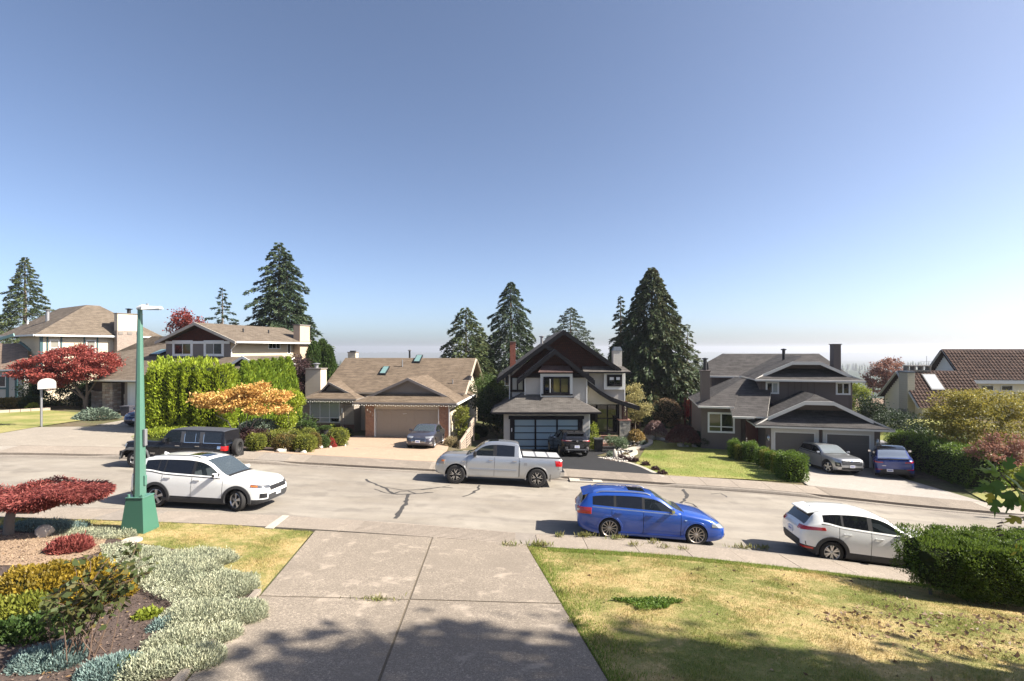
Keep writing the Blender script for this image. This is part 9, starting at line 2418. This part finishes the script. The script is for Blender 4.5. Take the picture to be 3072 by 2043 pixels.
border('long straight concrete edge between the asphalt driveway and the lawn',[(1797,1373),(1830,1379),(1880,1388),(1920,1400),(1960,1418),(1990,1432)],.12,.04)
border('half-round pale border of the garage corner bed',[(1768,1352),(1786,1350),(1800,1342),(1803,1334),(1796,1328)],.12,.1)
# pink-edge line: flush strip between drive and asphalt; wooden stair rail by the tan house
b = G(1380,1342); t = thing('stair_railing','weathered slatted wooden stair railing beside the tan house','railing',b); o_ = Vector(t.location)
A0 = at(1381,1335,33.0) - o_;
levels = [((1378,1398),1320),((1392,1413),1296),((1402,1424),1262)]
px_top = [(1380,1327,33.2),(1399,1300,34.3),(1399,1297,34.4),(1411,1283,35.2),(1411,1270,35.3),(1421,1256,36.2)]
P = [at(*p) - o_ for p in px_top]
for i in (0,2,4):
 p,q = P[i],P[i + 1]; mb = MB(); mb.bar(p,q,.07,.16,WOOD_WEATH); mb.build('handrail',t)
 for k in range(1,7): mb = MB(); dz = Vector((0,0,-.17*k)); mb.bar(p + dz,q + dz,.025,.09,WOOD_WEATH); mb.build('slat',t,uv=False)
for q in (P[0],P[2],P[4],P[5]): mb = MB(); mb.box(q.x - .05,q.y - .05,q.z - 1.6,q.x + .05,q.y + .05,q.z + .05,WOOD_WEATH); mb.build('post',t)
# gas meter pipe and bins by the garages
g = G(1790,1352); t = thing('wheelie_bin','black bin standing at the right of the black SUV','bin',(F4.O.x + 6.75,35.6,F4.O.z + .02)); mb = MB(); mb.hexa([(-.25,-.25,.06),(.25,-.25,.06),(.25,.25,.06),(-.25,.25,.06)],[(-.29,-.3,.95),(.29,-.3,.95),(.29,.3,.95),(-.29,.3,.95)],BLACK); mb.build('body',t); mb = MB(); mb.box(-.32,-.34,.95,.32,.34,1.02,m_plain('bin_lid',(.05,.05,.055),.5,.1)); mb.build('lid',t); mb = MB(); [mb.tube([(dx - .03,.26,.1),(dx + .03,.26,.1)],.1,BLACK,12) for dx in (-.2,.2)]; mb.build('wheel',t)
t = thing('storage_shed','low wooden storage locker with a grey lid beside the deep blue car','shed',(22.9,33.4,-1.85),R(-10)); mb = MB(); mb.box(0,0,0,2.2,1.2,1.12,m_plain('locker_dark',(.05,.04,.036),.7,.1)); mb.build('body',t)
for i in range(5): mb = MB(); mb.box(-.02,.0 + i*.24,.02,.0,.225 + i*.24,1.1,m_plain('locker_plank',(.36,.22,.15),.75,.15) if 'locker_plank' not in bpy.data.materials else bpy.data.materials['locker_plank']); mb.build('plank',t,uv=False)
mb = MB(); mb.hexa([(-.1,-.12,1.12),(2.3,-.12,1.12),(2.3,1.3,1.22),(-.1,1.3,1.22)],[(-.1,-.12,1.16),(2.3,-.12,1.16),(2.3,1.3,1.28),(-.1,1.3,1.28)],m_lap('locker_lid',(.24,.235,.24),.3,0)); mb.build('lid',t)
# dark deck with railing and a pale shed roof between the houses
t = thing('deck','dark wooden deck with a thin black railing left of the brown house','deck',at(2060,1290,45)); o_ = Vector(t.location)
p,q = at(2056,1277,45) - o_,at(2125,1283,44) - o_; mb = MB(); mb.bar(p,q,2.4,.18,NAVY); mb.build('platform',t)
for k,z in ((0,.0),(1,.95)):
 pass
for h in (.95,.12): mb = MB(); mb.bar(p + Vector((0,-1.1,h)),q + Vector((0,-1.1,h)),.05,.05,BLACK); mb.build('rail',t)
for i in range(22):
 u = p.lerp(q,i/21) + Vector((0,-1.1,.1)); mb = MB(); mb.box(u.x - .012,u.y - .012,u.z,u.x + .012,u.y + .012,u.z + .86,BLACK); mb.build('baluster',t,uv=False)
for i in (0,.5,1):
 u = p.lerp(q,i) + Vector((0,-1.1,0)); mb = MB(); mb.box(u.x - .05,u.y - .05,u.z - 2.2,u.x + .05,u.y + .05,u.z + 1.0,NAVY); mb.build('post',t)
mb = MB(); u = p + Vector((.1,.5,0)); mb.box(u.x,u.y,u.z,u.x + .12,u.y + .12,u.z + 2.5,m_plain('post_darkred',(.10,.025,.02),.6,.1)); mb.box(u.x + .5,u.y,u.z,u.x + .62,u.y + .12,u.z + 2.5,bpy.data.materials['post_darkred']); mb.build('pergola_post',t)
t = thing('garden_shed','small grey-white shed roof between the cedar and the brown house','shed',at(2053,1270,52)); o_ = Vector(t.location)
a,c_,e = at(2040,1200,52) - o_,at(2106,1200,52) - o_,at(2066,1162,54) - o_
RF = m_shingle('shed_shingle',(.34,.33,.31),(.40,.39,.37)); mb = MB(); mb.prism([a,c_,Vector((c_.x,e.y,e.z)),Vector((e.x,e.y,e.z))],(0,0,-.1),RF); mb.build('roof',t); mb = MB(); mb.box(a.x,a.y - .06,a.z - .42,c_.x,a.y,a.z - .0,WHITE_TRIM); mb.build('fascia',t); mb = MB(); mb.box(a.x + .2,a.y + .3,-4,c_.x,a.y + 2,a.z - .1,m_plain('shed_wall',(.30,.29,.28),.7,.1)); mb.build('wall',t)
# roofs of the next street seen between the brown and the tiled house
for (x0,x1,yt,yb,d,ye,mat,lab) in ((2560,2700,1195,1232,62,1270,SH_PINK,'tan roofed house of the next street behind the brown house'),(2570,2622,1160,1185,75,1230,SH_DARK,'dark roofed house beyond the next street')):
 t = thing('house',lab,'house',at(x0,ye,d)); t.location.z = g1(t.location.x,d); o_ = Vector(t.location); a,b_ = at(x0,yb,d) - o_,at(x1,yb,d) - o_; c_,e = at(x1 - 8,yt,d + 3.5) - o_,at(x0 + 8,yt,d + 3.5) - o_
 mb = MB(); mb.prism([a,b_,c_,e],(0,0,-.12),mat); mb.prism([Vector((a.x,a.y + 7.5,a.z)),Vector((b_.x,b_.y + 7.5,b_.z)),c_,e],(0,0,-.12),mat); mb.build('roof',t); mb = MB(); mb.box(a.x + .4,.5,-.5,b_.x - .4,7,a.z - .05,m_plain('wall_far',(.40,.33,.26),.8,.1) if 'wall_far' not in bpy.data.materials else bpy.data.materials['wall_far']); mb.build('wall',t); mb = MB(); mb.box(a.x + 1,2.2,a.z,a.x + 1.5,2.7,e.z + .5,BRICK_D); mb.build('chimney',t)
 mb = MB(); mb.box(a.x + 1.5,.44,a.z - 1.6,a.x + 2.6,.5,a.z - .5,GLASS_DARK); mb.build('window',t)
# black barrel with a round green cover under the living-room window
g = G(968,1318); t = thing('tub','black tub with a domed green shrub below the living-room window','planter',(g.x,g.y + .5,g.z)); mb = MB(); mb.lathe([(.001,0),(.34,0),(.38,.3),(.36,.62),(.40,.64),(.40,.70),(.001,.70)],BLACK,20,'z'); mb.build('tub',t,smooth=40); P,N_ = shell('dome',(.42,.42,.22),900); P[:,2] += .68; leaf_mesh('foliage',P,N_ + rdir(900)*.6,RNG.uniform(.05,.09,900),RNG.uniform(.03,.05,900),LF_GRN,t); core_mesh('dome',(.42,.42,.22),CORE,t,.85).location = (0,0,.68)
g = G(1034,1306); t = thing('security_sign','small white security notice on a stake by the tan house entry','sign',g); mb = MB(); mb.box(-.015,-.01,0,.015,.01,.6,GREYMETAL); mb.build('stake',t); mb = MB(); mb.box(-.13,-.03,.35,.13,-.012,.62,PLATE); pl = mb.build('board',t); mb = MB(); [mb.box(-.10,-.036,.40 + k*.055,.10,-.0305,.425 + k*.055,PLATEINK) for k in range(4)]; mb.build('print',pl)
# concrete edging along the bed beside the drive
t = thing('concrete_border','low concrete edging between the grey mounds and the front driveway','border',(drv(0,8),8,g1(drv(0,8),8)),0,'concrete garden borders'); o_ = Vector(t.location); mb = MB()
for k in range(10):
 d0,d1 = 4 + k*.6,4 + (k + 1)*.6; p,q = Vector((drv(0,d0) - .09,d0,g1(drv(0,d0),d0) + .03)),Vector((drv(0,d1) - .09,d1,g1(drv(0,d1),d1) + .03)); mb.bar(p - o_ - Vector((0,0,.05)),q - o_ - Vector((0,0,.05)),.12,.2,M_CONC)
mb.build('border',t)
# small clay drain slot in the pink drive
g = G(1068,1348); t = thing('drain_slot','small dark drain slot in the pink driveway','drain',g); mb = MB(); mb.box(-.14,-.05,.0,.14,.05,.036,GREYMETAL); mb.build('grate',t)

# haze
mb = MB(); mb.box(-8200,-70,-112,8200,6800,31.5,DARK); hz = mb.build('haze',None,uv=False); tag(hz,kind='stuff')
hm = bpy.data.materials.new('haze_air'); hm.use_nodes = True; nt = hm.node_tree; nt.nodes.clear(); ou = nt.nodes.new('ShaderNodeOutputMaterial'); vv = nt.nodes.new('ShaderNodeVolumePrincipled')
vv.inputs['Color'].default_value = (.74,.77,.84,1); vv.inputs['Density'].default_value = .00028; vv.inputs['Anisotropy'].default_value = .3; nt.links.new(vv.outputs[0],ou.inputs['Volume'])
hz.data.materials.clear(); hz.data.materials.append(hm)
